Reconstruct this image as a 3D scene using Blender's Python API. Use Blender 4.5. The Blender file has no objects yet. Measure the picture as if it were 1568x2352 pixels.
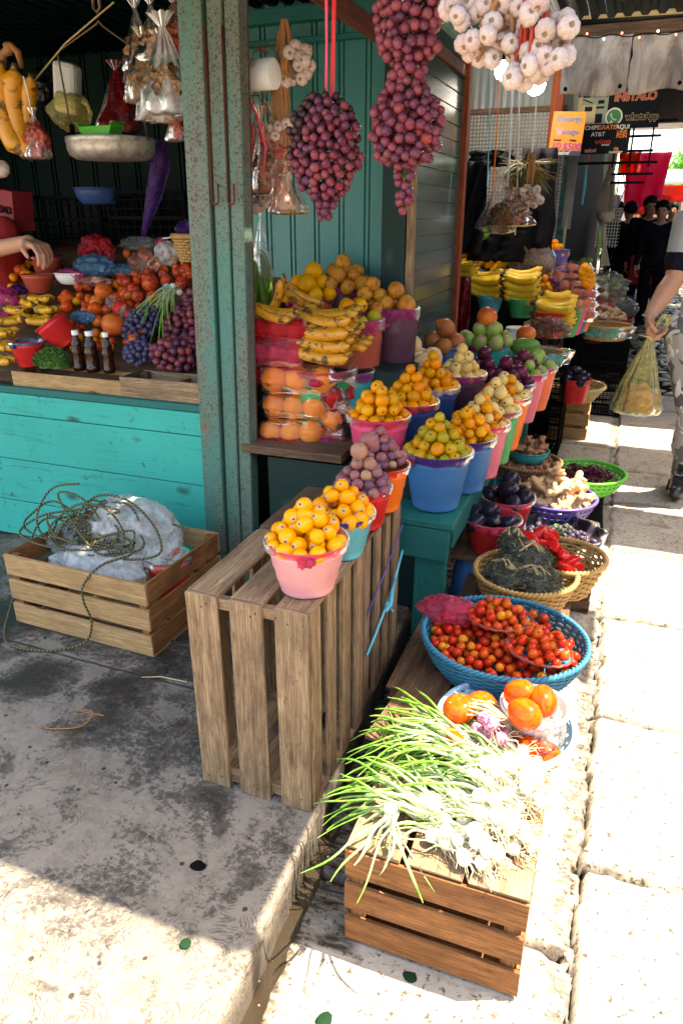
import bpy, math, random
from mathutils import Vector, Matrix, Euler, noise
R = math.radians
random.seed(7)
rnd = random.random
def uni(a, b): return a + (b - a) * random.random()
S = bpy.context.scene
COL = S.collection

# ------------------------------------------------------------------ camera
FPX, PITCH, YAW, EYE = 1640.0, R(22.7), R(20.8), Vector((0, 0, 1.5))
FW = Vector((-math.sin(YAW) * math.cos(PITCH), math.cos(YAW) * math.cos(PITCH), -math.sin(PITCH)))
RT = Vector((math.cos(YAW), math.sin(YAW), 0))
UP = RT.cross(FW)
cam_d = bpy.data.cameras.new('camera')
cam = bpy.data.objects.new('camera', cam_d)
COL.objects.link(cam)
cam.matrix_world = Matrix.Translation(EYE) @ Matrix((RT, UP, -FW)).transposed().to_4x4()
cam_d.sensor_fit = 'VERTICAL'; cam_d.sensor_height = 36; cam_d.lens = FPX / 2352 * 36
cam_d.clip_start = 0.05; cam_d.clip_end = 500
cam_d.dof.use_dof = True; cam_d.dof.focus_distance = 2.3; cam_d.dof.aperture_fstop = 13
S.camera = cam
def at(u, v, x=None, y=None, z=None):
    d = FW * FPX + RT * (u - 784) + UP * (1176 - v)
    if z is not None: t = (z - EYE.z) / d.z
    elif y is not None: t = y / d.y
    else: t = x / d.x
    return EYE + d * t

# ------------------------------------------------------------------ world, sun, exposure
SX, SY = -0.42, -0.17                      # how far a shadow falls per metre of height
sun_v = Vector((SX, SY, -1)).normalized()
W = bpy.data.worlds.new('World'); S.world = W; W.use_nodes = True
wn = W.node_tree.nodes; bg = wn['Background']
sky = wn.new('ShaderNodeTexSky'); sky.sky_type = 'NISHITA'; sky.sun_disc = False
sky.sun_elevation = math.asin(-sun_v.z); sky.sun_rotation = math.atan2(-sun_v.x, -sun_v.y)
sky.air_density = 1.0; sky.dust_density = 2.0
W.node_tree.links.new(sky.outputs[0], bg.inputs[0]); bg.inputs[1].default_value = 0.15
ld = bpy.data.lights.new('sun', 'SUN'); ld.energy = 3.6; ld.angle = R(0.5); ld.color = (1, .95, .86)
lo = bpy.data.objects.new('sun', ld); COL.objects.link(lo)
lo.rotation_euler = sun_v.to_track_quat('-Z', 'Y').to_euler(); lo.location = (3, 2, 8)
S.view_settings.view_transform = 'Standard'; S.view_settings.look = 'None'
S.view_settings.exposure = 2.6; S.view_settings.gamma = 1
S.view_settings.use_white_balance = True; S.view_settings.white_balance_temperature = 7600

# ------------------------------------------------------------------ mesh builder
class MB:
    def __init__(s): s.v = []; s.f = []; s.uv = []; s.mi = []; s.m = 0
    def face(s, idx, uvs): s.f.append(idx); s.uv.append(uvs); s.mi.append(s.m)
    def box(s, c, d, rot=None, jit=0.0, ax=None):
        c = Vector(c); n = len(s.v); M = rot if rot else Matrix.Identity(3)
        ou, ov = rnd() * 20, rnd() * 20
        P = []
        for i in range(8):
            p = Vector(((-1, 1)[i & 1] * d[0] / 2, (-1, 1)[i >> 1 & 1] * d[1] / 2, (-1, 1)[i >> 2 & 1] * d[2] / 2))
            P.append(p + Vector((uni(-jit, jit), uni(-jit, jit), uni(-jit, jit))))
        s.v += [c + M @ p for p in P]
        L = ax if ax is not None else max(range(3), key=lambda k: d[k])
        for fa in ((0, 2, 3, 1), (4, 5, 7, 6), (0, 1, 5, 4), (2, 6, 7, 3), (0, 4, 6, 2), (1, 3, 7, 5)):
            q = [P[k] for k in fa]
            nrm = (q[1] - q[0]).cross(q[2] - q[0]); k = max(range(3), key=lambda a: abs(nrm[a]))
            o = [a for a in range(3) if a != k]
            if L in o: o.remove(L); a, b = L, o[0]
            else: a, b = o
            s.face([n + i for i in fa], [(p[a] + ou, p[b] + ov + .37 * k) for p in q])
        return s
    def grid(s, P, cu=False, cv=False, flip=False, skip=None, usc=1, vsc=1):
        """P[i][j] points; cu closes i, cv closes j"""
        a, b, n = len(P), len(P[0]), len(s.v)
        for row in P: s.v += [Vector(p) for p in row]
        for i in range(a if cu else a - 1):
            for j in range(b if cv else b - 1):
                if skip and skip(i, j): continue
                i2, j2 = (i + 1) % a, (j + 1) % b
                f = [n + i * b + j, n + i2 * b + j, n + i2 * b + j2, n + i * b + j2]
                uvs = [(i / a * usc, j / b * vsc), ((i + 1) / a * usc, j / b * vsc), ((i + 1) / a * usc, (j + 1) / b * vsc), (i / a * usc, (j + 1) / b * vsc)]
                if flip: f.reverse(); uvs.reverse()
                s.face(f, uvs)
        return s
    def lathe(s, prof, n=32, c=(0, 0, 0), sx=1, sy=1, fn=None, skip=None, M=None):
        c = Vector(c); P = []
        for i in range(n):
            a = 2 * math.pi * i / n; row = []
            for j, (r, z) in enumerate(prof):
                if fn: r, z = fn(a, r, z, j)
                p = Vector((r * math.cos(a) * sx, r * math.sin(a) * sy, z))
                row.append(c + (M @ p if M else p))
            P.append(row)
        return s.grid(P, cu=True, skip=skip)
    def tube(s, pts, r, n=8, caps=True, fl=1.0):
        pts = [Vector(p) for p in pts]; m = len(pts)
        rr = r if isinstance(r, (list, tuple)) else [r] * m
        P = []; up = None
        for i in range(m):
            t = (pts[min(i + 1, m - 1)] - pts[max(i - 1, 0)])
            if t.length < 1e-9: t = Vector((0, 0, 1))
            t.normalize()
            if up is None: up = t.orthogonal().normalized()
            up = (up - t * up.dot(t))
            up = up.normalized() if up.length > 1e-6 else t.orthogonal().normalized()
            w = t.cross(up)
            P.append([pts[i] + (up * math.cos(2 * math.pi * k / n) + w * math.sin(2 * math.pi * k / n) * fl) * rr[i] for k in range(n)])
        b = len(s.v)
        s.grid(P, cv=True, flip=True)
        if caps:
            s.face([b + k for k in range(n)][::-1] if False else [b + k for k in range(n)], [(0, 0)] * n)
            s.face([b + (m - 1) * n + k for k in range(n)][::-1], [(1, 0)] * n)
        return s
    def ball(s, c, r, n=10, m=7, sc=(1, 1, 1), M=None, fn=None):
        c = Vector(c); P = []
        for i in range(n):
            a = 2 * math.pi * i / n; row = []
            for j in range(m + 1):
                b = math.pi * j / m
                p = Vector((math.sin(b) * math.cos(a) * sc[0], math.sin(b) * math.sin(a) * sc[1], -math.cos(b) * sc[2])) * r
                if fn: p = fn(p)
                row.append(c + (M @ p if M else p))
            P.append(row)
        return s.grid(P, cu=True)
    def add(s, o, M=None):
        n = len(s.v); s.v += [(M @ p if M else p) for p in o.v]
        for f, u, m in zip(o.f, o.uv, o.mi): s.f.append([n + i for i in f]); s.uv.append(u); s.mi.append(m)
        return s
    def mesh(s, name, mats, smooth=False):
        me = bpy.data.meshes.new(name)
        me.from_pydata([tuple(p) for p in s.v], [], s.f)
        uvl = me.uv_layers.new(name='uv')
        flat = []
        for u in s.uv:
            for a in u: flat += [a[0], a[1]]
        uvl.data.foreach_set('uv', flat)
        for m in (mats if isinstance(mats, (list, tuple)) else [mats]): me.materials.append(m)
        me.polygons.foreach_set('material_index', s.mi)
        if smooth: me.polygons.foreach_set('use_smooth', [True] * len(s.f))
        me.update()
        return me

def link(name, data, parent=None, loc=None, rot=None, sc=None):
    o = bpy.data.objects.new(name, data); COL.objects.link(o)
    if parent: o.parent = parent
    if loc is not None: o.location = loc
    if rot is not None: o.rotation_euler = rot
    if sc is not None: o.scale = sc if hasattr(sc, '__len__') else (sc,) * 3
    return o
def tag(o, label=None, cat=None, group=None, kind=None):
    if label: o['label'] = label
    if cat: o['category'] = cat
    if group: o['group'] = group
    if kind: o['kind'] = kind
    return o
def thing(name, label, cat, loc=(0, 0, 0), rz=0, group=None):
    return tag(link(name, None, loc=loc, rot=(0, 0, rz)), label, cat, group)
def part(name, mb, m, parent, smooth=False, bev=0, solid=0, sub=0, label=None, weld=False):
    o = link(name, mb.mesh(name, m, smooth), parent)
    mods(o, bev, solid, sub, weld)
    if label: o['label'] = label
    return o
def mods(o, bev=0, solid=0, sub=0, weld=False):
    if weld: o.modifiers.new('w', 'WELD').merge_threshold = 1e-4
    if bev:
        b = o.modifiers.new('b', 'BEVEL'); b.width = bev; b.segments = 2; b.limit_method = 'ANGLE'
    if solid:
        b = o.modifiers.new('s', 'SOLIDIFY'); b.thickness = solid; b.offset = 0
    if sub:
        b = o.modifiers.new('d', 'SUBSURF'); b.levels = sub; b.render_levels = sub
def solo(name, mb, m, label, cat, loc=(0, 0, 0), rot=(0, 0, 0), group=None, kind=None, smooth=False, **k):
    o = link(name, mb.mesh(name, m, smooth), None, loc, rot); mods(o, **k)
    return tag(o, label, cat, group, kind)
def struct(name, mb, m, smooth=False, **k):
    o = link(name, mb.mesh(name, m, smooth)); mods(o, **k); o['kind'] = 'structure'; return o
def RZ(a): return Matrix.Rotation(a, 3, 'Z')
def RX(a): return Matrix.Rotation(a, 3, 'X')
def RY(a): return Matrix.Rotation(a, 3, 'Y')
def nz(p, s=1.0, o=0.0): return noise.noise(Vector(p) * s + Vector((o, o * .7, o * 1.3)))

# ------------------------------------------------------------------ materials
class G:
    def __init__(s, name):
        s.m = bpy.data.materials.new(name); s.m.use_nodes = True; s.t = s.m.node_tree
        s.b = s.t.nodes['Principled BSDF']; s.o = s.t.nodes['Material Output']
    def n(s, ty, _o=None, _p=None, **k):
        nd = s.t.nodes.new('ShaderNode' + ty)
        if _p:
            for a, b in _p.items(): setattr(nd, a, b)
        for a, b in k.items():
            sock = nd.inputs[int(a[1:])] if a[0] == '_' else nd.inputs[a]
            s.set(sock, b)
        return nd.outputs[_o] if _o is not None else nd
    def set(s, sock, v):
        if isinstance(v, bpy.types.NodeSocket): s.t.links.new(v, sock)
        else:
            if isinstance(v, tuple) and len(v) == 3 and sock.type == 'RGBA': v = v + (1,)
            sock.default_value = v
    def coord(s, which='Object'): return s.n('TexCoord', which)
    def mapp(s, v, sc=(1, 1, 1), loc=(0, 0, 0)): return s.n('Mapping', 0, Vector=v, Scale=sc, Location=loc)
    def noise(s, v, scale, det=4, rough=.55, dist=0, w=None):
        nd = s.n('TexNoise', _p={'noise_dimensions': '4D'} if w is not None else None, Vector=v, Scale=scale, Detail=det, Roughness=rough, Distortion=dist)
        if w is not None: s.set(nd.inputs['W'], w)
        return nd.outputs[0]
    def ramp(s, f, stops, interp='LINEAR'):
        nd = s.n('ValToRGB', Fac=f); cr = nd.color_ramp; cr.interpolation = interp
        while len(cr.elements) < len(stops): cr.elements.new(.5)
        for e, (p, c) in zip(cr.elements, stops):
            e.position = p; e.color = (c + (1,)) if isinstance(c, tuple) else (c, c, c, 1)
        return nd.outputs[0]
    def mix(s, f, a, b, mode='MIX'):
        nd = s.t.nodes.new('ShaderNodeMix'); nd.data_type = 'RGBA'; nd.blend_type = mode
        s.set(nd.inputs[0], f); s.set(nd.inputs[6], a); s.set(nd.inputs[7], b); return nd.outputs[2]
    def math(s, op, a, b=0.0):
        nd = s.t.nodes.new('ShaderNodeMath'); nd.operation = op; s.set(nd.inputs[0], a); s.set(nd.inputs[1], b); return nd.outputs[0]
    def rand(s): return s.n('ObjectInfo', 'Random')
    def bump(s, h, st=.3, d=.01): s.set(s.b.inputs['Normal'], s.n('Bump', 0, Strength=st, Distance=d, Height=h))
    def fin(s, col=None, rough=None, spec=None, metal=None, sss=None, coat=None):
        if col is not None: s.set(s.b.inputs['Base Color'], col)
        if rough is not None: s.set(s.b.inputs['Roughness'], rough)
        if spec is not None: s.set(s.b.inputs['Specular IOR Level'], spec)
        if metal is not None: s.set(s.b.inputs['Metallic'], metal)
        if coat is not None: s.set(s.b.inputs['Coat Weight'], coat)
        return s.m
def flat(name, c, rough=.5, metal=0, bump=0, bs=60, var=.25):
    g = G(name); v = g.coord()
    f = g.noise(v, 9, 5); c2 = tuple(x * (1 - var) for x in c)
    col = g.mix(f, c2, tuple(min(1, x * (1 + var * .6)) for x in c))
    if bump: g.bump(g.noise(v, bs, 3), bump, .004)
    return g.fin(col, rough, .3 if max(c) > .03 else .06, metal=metal)
def hue(c, k): return tuple(x * k for x in c)

def wood(name, light, dark, stain=.5, gs=1.0):
    g = G(name); uv = g.coord('UV'); ob = g.rand()
    v = g.mapp(uv, (3 * gs, 70 * gs, 1)); grain = g.noise(v, 1, 6, .65, .6, w=g.math('MULTIPLY', ob, 30))
    fine = g.noise(g.mapp(uv, (14, 320, 1)), 1, 3, .6)
    blot = g.noise(g.mapp(uv, (5, 9, 1)), 1, 5, .6, .4)
    kn = g.n('TexVoronoi', 'Distance', Vector=g.mapp(uv, (3.2, 11, 1)), Scale=1.0)
    c = g.ramp(grain, [(.3, dark), (.5, tuple((a + b) / 2 for a, b in zip(light, dark))), (.68, light)])
    c = g.mix(g.ramp(fine, [(.42, 0.0), (.60, .65)]), c, hue(dark, .7))
    c = g.mix(g.ramp(g.noise(g.mapp(uv, (9, 26, 1)), 2.5, 6, .8), [(.54, 0.0), (.66, stain)]), c, hue(dark, .45))
    c = g.mix(g.ramp(g.n('TexVoronoi', 'Distance', Vector=g.mapp(uv, (26, 26, 1)), Scale=1), [(.05, stain), (.09, 0.0)]), c, hue(dark, .2))
    c = g.mix(g.ramp(blot, [(.45, 0.0), (.75, stain)]), c, hue(dark, .35))
    c = g.mix(g.ramp(kn, [(.04, .9), (.13, 0.0)]), c, hue(dark, .25))
    g.bump(g.math('ADD', grain, fine), .5, .003)
    return g.fin(c, .75, .25)
M = {}
M['crate_pine'] = wood('pale pine', (.58, .37, .17), (.34, .18, .07), .35)
M['crate_grey'] = wood('weathered wood', (.50, .33, .18), (.17, .095, .05), .65)
M['crate_brown'] = wood('brown wood', (.42, .18, .06), (.18, .065, .02), .6)
M['crate_dark'] = wood('old dark wood', (.24, .13, .07), (.085, .045, .025), .6)
M['red_beam'] = wood('red brown beam', (.22, .05, .025), (.07, .02, .012), .6)
M['orange_wood'] = wood('orange varnished wood', (.40, .085, .02), (.16, .03, .01), .5)

def painted(name, c, wear=.5, spots=(.02, .05, .04), sc=1.0, under=(.05, .06, .05)):
    g = G(name); v = g.coord(); uv = g.coord('UV')
    a = g.noise(v, 3 * sc, 6, .6); b = g.noise(g.mapp(v, (14, 14, 3)), 2 * sc, 6, .7, .5)
    col = g.mix(a, hue(c, .75), hue(c, 1.2))
    sp = g.noise(v, 28 * sc, 5, .7); col = g.mix(g.ramp(sp, [(.62, 0.0), (.70, wear)]), col, under)
    k = g.n('TexVoronoi', 'Distance', Vector=g.mapp(uv, (4.5, 9, 1)), Scale=1)
    kn = g.noise(v, 60, 3, .6); kk = g.math('ADD', k, g.math('MULTIPLY', kn, .12))
    col = g.mix(g.ramp(kk, [(.15, .85), (.27, 0.0)]), col, spots)
    col = g.mix(g.ramp(b, [(.6, 0.0), (.8, wear * .6)]), col, hue(c, .3))
    col = g.mix(g.ramp(g.noise(g.mapp(uv, (2.2, 34, 1)), 1, 7, .75, .4), [(.58, 0.0), (.68, wear * .75)]), col, hue(c, .28))
    col = g.mix(g.ramp(g.noise(g.mapp(uv, (6, 16, 1)), 2, 7, .8, .3), [(.63, 0.0), (.68, wear * .6)]), col, (.10, .11, .08))
    g.bump(g.noise(g.mapp(uv, (4, 90, 1)), 1, 5, .6), .5, .003)
    return g.fin(col, .6, .3)
M['teal_paint'] = painted('turquoise paint', (.016, .36, .285), .95)
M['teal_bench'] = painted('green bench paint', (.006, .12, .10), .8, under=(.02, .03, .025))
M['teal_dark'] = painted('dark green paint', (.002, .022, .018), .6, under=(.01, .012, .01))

def rusty(name, c, c2, amount=.5):
    g = G(name); v = g.coord()
    sp = g.noise(v, 150, 5, .75); big = g.noise(g.mapp(v, (8, 8, 1.3)), 1, 4, .6)
    col = g.mix(g.ramp(big, [(.4, 0.0), (.62, 1.0)]), c, c2)
    thr = g.math('ADD', sp, g.math('MULTIPLY', g.math('SUBTRACT', big, .5), .25))
    col = g.mix(g.ramp(thr, [(.53, 0.0), (.59, amount)]), col, (.045, .022, .015))
    r2 = g.noise(g.mapp(v, (10, 10, 2)), 2, 5, .7, .8)
    col = g.mix(g.ramp(r2, [(.62, 0.0), (.7, .8)]), col, (.20, .055, .02))
    g.bump(sp, .3, .002)
    return g.fin(col, .5, .4)
M['pillar'] = rusty('speckled rusty green steel', (.05, .165, .125), (.13, .135, .095), .95)
M['rust'] = flat('rust', (.13, .03, .012), .7, .3, .4)

def panel(name, c):
    g = G(name); v = g.coord()
    a = g.noise(g.mapp(v, (5, 5, 1)), 1.3, 5, .65); b = g.noise(v, 50, 4, .7)
    col = g.mix(a, hue(c, .55), hue(c, 1.5))
    col = g.mix(g.ramp(b, [(.6, 0.0), (.68, .5)]), col, hue(c, .25))
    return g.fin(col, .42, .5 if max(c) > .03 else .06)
M['sheet_teal'] = panel('teal wall sheet', (.03, .18, .165))
M['sheet_shaded'] = panel('shade-dark teal sheet', (.0012, .008, .0065))  # teal sheet taken near black: the bay's shade is put into the colour
M['soffit'] = panel('pale green soffit', (.14, .30, .24))
M['shutter'] = panel('glossy slate shutter', (.020, .065, .062)); M['shutter'].node_tree.nodes['Principled BSDF'].inputs['Roughness'].default_value = .16

def plastic(name, c, rough=.38, dirt=.35):
    g = G(name); v = g.coord(); r = g.rand()
    a = g.noise(v, 12, 5, .6, w=g.math('MULTIPLY', r, 9)); b = g.noise(g.mapp(v, (30, 30, 5)), 1.5, 5, .7)
    col = g.mix(a, hue(c, .8), tuple(min(.95, x * 1.15 + .01) for x in c))
    col = g.mix(g.ramp(b, [(.55, 0.0), (.8, dirt)]), col, hue(c, .45))
    g.set(g.b.inputs['Subsurface Weight'], .0)
    g.bump(g.noise(v, 40, 3), .12, .003)
    return g.fin(col, g.ramp(a, [(.3, rough - .08), (.8, rough + .2)]), .28 if max(c) > .05 else .12)
PC = dict(blue=(.035, .15, .36), cyan=(.10, .42, .52), pink=(.75, .32, .34), hotpink=(.72, .07, .17), red=(.62, .02, .02), orange=(.85, .16, .01),
          teal=(.02, .30, .27), green=(.03, .33, .10), coral=(.80, .14, .06), grey=(.12, .17, .22), violet=(.10, .07, .28), plum=(.09, .03, .05),
          brick=(.55, .10, .05), black=(.006, .006, .008), white=(.75, .74, .70), rose=(.66, .14, .20), skyblue=(.32, .52, .66), dkred=(.22, .015, .02), lime=(.10, .50, .04), navy=(.02, .05, .16), clay=(.42, .07, .035), peach=(.85, .40, .25))
P_ = {k: plastic(k + ' plastic', v) for k, v in PC.items()}
P_['black'] = flat('matt black plastic', (.003, .003, .004), .75)

def film(name, c, alpha=.35, rough=.18, bs=30, ior=1.32):
    g = G(name); v = g.coord(); t = g.t
    nn = g.noise(v, bs, 5, .6, .6)
    bp = g.n('Bump', 0, Strength=.5, Distance=.01, Height=nn)
    tr = g.n('BsdfTransparent', 0, Color=tuple(.35 + .65 * x for x in c))
    g.set(g.b.inputs['Base Color'], c); g.set(g.b.inputs['Roughness'], rough); g.set(g.b.inputs['Normal'], bp)
    g.set(g.b.inputs['Specular IOR Level'], .7)
    tl = g.n('BsdfTranslucent', 0, Color=c)
    df = g.n('BsdfDiffuse', 0, Color=c, Normal=bp)
    m0 = g.n('MixShader', 0, _0=.45, _1=df, _2=tl)
    lw = g.n('LayerWeight', 'Facing', Blend=.35, Normal=bp)
    e = g.math('MULTIPLY', g.math('POWER', lw, 2.5), .55)
    f = g.math('MINIMUM', g.math('ADD', g.math('MULTIPLY', e, min(1, alpha * 2 + .3)), g.math('MULTIPLY', g.ramp(nn, [(.35, .35), (.7, 1.0)]), alpha)), .98)
    mx = g.n('MixShader', 0, _0=f, _1=tr, _2=m0)
    gl = g.n('BsdfGlossy', 0, Color=(1, 1, 1), Roughness=rough, Normal=bp)
    fr = g.n('Fresnel', 0, IOR=1.18 if rough > .33 else ior, Normal=bp)
    mx = g.n('MixShader', 0, _0=fr, _1=mx, _2=gl)
    t.links.new(mx, g.o.inputs['Surface'])
    return g.m
FL = dict(clear=film('clear plastic film', (.88, .86, .85), .16), milky=film('milky plastic film', (.93, .92, .90), .72, .3),
          pink=film('pink plastic film', (.85, .10, .20), .62, .34), rose=film('rosy clear film', (.98, .62, .46), .14, .14), yellow=film('yellow plastic film', (.95, .86, .34), .30, .3),
          red=film('red plastic film', (.78, .03, .05), .55, .34), blue=film('blue plastic film', (.12, .38, .62), .6), teal=film('aqua plastic film', (.25, .68, .66), .7),
          black=film('black plastic film', (.012, .012, .015), .97, .22), violet=film('violet plastic film', (.10, .03, .22), .9, .34), dkred=film('dark red film', (.35, .01, .02), .85),
          magenta=film('magenta plastic film', (.75, .08, .35), .6, .34), amber=film('amber film', (.8, .6, .35), .3))

# ------------------------------------------------------------------ the setting
def wet_ground():
    g = G('stone paving'); v = g.coord()
    j = g.n('Attribute', 'Fac', _p={'attribute_name': 'joint'}); wet = g.n('Attribute', 'Fac', _p={'attribute_name': 'wet'})
    a = g.noise(v, 2.2, 6, .6); b = g.noise(g.mapp(v, (18, 60, 20), ), 1, 6, .65, .4); c = g.noise(v, 55, 4, .7)
    col = g.ramp(a, [(.3, (.28, .24, .19)), (.6, (.42, .37, .30))])
    col = g.mix(g.ramp(b, [(.52, 0.0), (.68, .6)]), col, (.22, .15, .08))
    col = g.mix(g.ramp(c, [(.57, 0.0), (.63, .9)]), col, (.035, .022, .014))
    col = g.mix(g.ramp(g.noise(v, 7, 6, .75, .5), [(.54, 0.0), (.66, .6)]), col, (.13, .085, .05))
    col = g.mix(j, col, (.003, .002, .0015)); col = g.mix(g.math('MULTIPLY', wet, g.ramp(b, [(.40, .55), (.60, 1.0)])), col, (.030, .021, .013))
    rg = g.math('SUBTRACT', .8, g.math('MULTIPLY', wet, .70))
    g.bump(g.math('ADD', b, c), .5, .006)
    return g.fin(col, rg, g.math('MULTIPLY', g.math('SUBTRACT', 1.0, j), .35))
YR = [-.5, .2, .82, 1.435, 2.055, 2.72, 3.38, 4.05, 4.62, 5.2, 5.75, 6.3, 6.9]; YL = [-.3, .5, 1.18, 1.9, 2.55, 3.12, 3.47, 4.0, 4.55, 5.1, 5.6, 6.2, 6.9]
def ground_h(x, y):
    wv = .012 * nz((x * 9, y * 9, 0)) + .006 * nz((x * 40, y * 40, 3))
    d = 9
    ys = YR if x > .07 else YL
    for q in ys: d = min(d, abs(y + wv * .8 - q))
    for q in ([.72, 1.35, 2.0, 2.7] if x > .09 else [-1.3]): d = min(d, abs(x + wv - q + .02 * math.sin(y * 3)))
    w = max(0, 1 - d / (.014 + .012 * nz((x * 5, y * 5, 9)))) if d < .04 else 0
    gx = x + wv * 1.5; gut = 0
    if .030 < gx < .105: gut = min(1, (gx - .030) / .02, (.105 - gx) / .008)
    rough = .6 + 1.2 * nz((x * 30, y * 18, 5))
    wgut = gut * (1 if y < 2.6 else .35 + .6 * max(0, nz((x * 4, y * 3, 1)) + .3))
    edge = 1 if (gut > .3 and gx > .092) else 0
    h = .0045 * nz((x * 3, y * 3, 2)) + .003 * nz((x * 14, y * 14, 4)) - .034 * min(1, w * 1.5) - wgut * (.012 + .010 * rough) - .03 * edge * wgut
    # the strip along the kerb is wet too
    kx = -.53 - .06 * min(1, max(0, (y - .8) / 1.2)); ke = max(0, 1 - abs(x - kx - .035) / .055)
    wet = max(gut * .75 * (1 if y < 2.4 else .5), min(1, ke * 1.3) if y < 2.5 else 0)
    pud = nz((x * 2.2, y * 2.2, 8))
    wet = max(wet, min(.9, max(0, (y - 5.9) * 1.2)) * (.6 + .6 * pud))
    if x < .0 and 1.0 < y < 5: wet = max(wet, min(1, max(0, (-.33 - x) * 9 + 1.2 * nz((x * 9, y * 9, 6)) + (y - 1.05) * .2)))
    if y > 6.9:
        w = 0
        cb = noise.voronoi(Vector((x * 7, y * 5, 0)))[0]
        h = .012 * min(1, (cb[1] - cb[0]) * 3); w = max(0, .8 - (cb[1] - cb[0]) * 3)
    joint = min(1, w * 2.2 + .95 * edge * wgut)
    return h, joint, wet
def build_ground():
    xs = []; x = -60
    def seg(a, b, st):
        out = []; k = a
        while k < b - 1e-6: out.append(k); k += st
        return out
    xs = [-60, -20, -6, -3, -1.5, -1.0] + seg(-.75, 1.15, .0105) + seg(1.15, 2.6, .05) + [3, 6, 20, 60]
    ys = [-60, -20, -5, -1] + seg(-.2, .7, .05) + seg(.7, 3.2, .011) + seg(3.2, 8.5, .026) + seg(8.5, 20, .08) + [21, 30, 60, 200]
    V = []; J = []; Wt = []
    for yy in ys:
        for xx in xs:
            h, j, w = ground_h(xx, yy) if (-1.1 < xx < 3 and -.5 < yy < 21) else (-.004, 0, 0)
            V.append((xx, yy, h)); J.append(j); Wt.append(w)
    n = len(xs)
    F = [(r * n + c, r * n + c + 1, (r + 1) * n + c + 1, (r + 1) * n + c) for r in range(len(ys) - 1) for c in range(n - 1)]
    me = bpy.data.meshes.new('lane_paving'); me.from_pydata(V, [], F)
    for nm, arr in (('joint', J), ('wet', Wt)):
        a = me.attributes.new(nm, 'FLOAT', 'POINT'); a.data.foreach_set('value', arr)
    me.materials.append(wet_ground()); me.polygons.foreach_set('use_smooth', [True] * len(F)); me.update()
    o = link('lane_paving', me); o['kind'] = 'structure'
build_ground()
def water_mat():
    g = G('puddle water'); g.bump(g.noise(g.coord(), 60, 2), .25, .003)
    return g.fin((.03, .021, .013), .06, .6)
def strip(pts, z, w0, w1):
    mb = MB(); P = [[(x + w0 + .006 * nz((x * 30, y * 20, 1)), y, z), (x + w1 + .010 * nz((x * 30, y * 20, 7)), y, z)] for x, y in pts]
    return mb.grid(P, flip=True)
o = struct('kerb_water', strip([(-.53 - .06 * min(1, max(0, (.6 + .03 * i - .8) / 1.2)), .6 + .03 * i) for i in range(26)], .0015, .0, .05), water_mat())

def concrete():
    g = G('combed concrete'); v = g.coord(); s = g.n('SeparateXYZ', Vector=v); y = s.outputs[1]
    big = g.noise(v, 1.6, 5, .6, .3); med = g.noise(v, 4.5, 6, .65, .6); fine = g.noise(v, 75, 5, .75); fine2 = g.noise(g.mapp(v, (1, 1, 1), (7, 3, 1)), 170, 3, .7); dv = g.noise(v, 2.3, 3, .5)
    vv = g.n('VectorMath', 0, _p={'operation': 'ADD'}, _0=v, _1=g.n('VectorMath', 0, _p={'operation': 'SCALE'}, _0=g.n('TexNoise', 'Color', Vector=v, Scale=4.5, Detail=2), Scale=.42))
    wv = g.n('TexWave', 'Fac', Vector=vv, Scale=52, Distortion=9, Detail=6); brk = g.noise(v, 16, 8, .85)
    lm = g.ramp(dv, [(.38, .1), (.58, 1.0)])
    col = g.ramp(big, [(.3, (.165, .138, .105)), (.7, (.25, .213, .168))])
    col = g.mix(g.ramp(fine, [(.40, .0), (.62, .55)]), col, (.24, .20, .165))
    stroke = g.math('MULTIPLY', g.ramp(wv, [(.05, 1.0), (.42, 0.0)]), g.ramp(brk, [(.50, 0.0), (.57, 1.0)]))
    col = g.mix(g.math('MULTIPLY', stroke, g.math('MULTIPLY', lm, .6)), col, (.10, .075, .06))
    band = g.ramp(g.math('MULTIPLY', g.math('SUBTRACT', y, .75), 1.25), [(0.0, 0.0), (.30, .045), (.60, .135), (1.0, .17)])
    dens = g.math('ADD', g.math('MULTIPLY', g.math('SUBTRACT', med, .5), 1.15), band)           # how much dirt lies here
    st = g.math('ADD', g.math('ADD', g.math('MULTIPLY', fine, .55), g.math('MULTIPLY', g.noise(g.mapp(v, (26, 52, 1)), 1, 7, .85, .9), .45)), dens)
    col = g.mix(g.ramp(st, [(.585, 0.0), (.64, .55), (.80, .9)]), col, (.010, .008, .007))
    sp = g.n('TexVoronoi', 'Distance', Vector=v, Scale=16); col = g.mix(g.ramp(g.math('ADD', sp, g.math('MULTIPLY', fine2, .10)), [(.13, .9), (.16, 0.0)]), col, (.02, .016, .015))
    rust = g.noise(g.mapp(v, (1, 1, 1), (5, 3, 1)), 3.1, 5, .7, .6); col = g.mix(g.ramp(rust, [(.58, 0.0), (.72, .5)]), col, (.15, .08, .035))
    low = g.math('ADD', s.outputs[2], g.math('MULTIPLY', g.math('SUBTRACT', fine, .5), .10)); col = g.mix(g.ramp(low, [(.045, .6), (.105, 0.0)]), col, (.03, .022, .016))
    ln = g.math('ABSOLUTE', g.math('SUBTRACT', g.math('ADD', y, g.math('MULTIPLY', g.noise(v, 3, 4), .05)), 1.60))
    col = g.mix(g.ramp(ln, [(.002, 1.0), (.006, 0.0)]), col, (.02, .018, .016))
    g.bump(g.math('ADD', g.math('MULTIPLY', stroke, -.7), g.math('ADD', g.math('MULTIPLY', med, .6), g.math('MULTIPLY', fine, .8))), .7, .006)
    return g.fin(col, g.ramp(st, [(.55, .85), (.70, .5)]), .3)
def kx(y): return -.517 - .05 * max(0, y - .8)
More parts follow.
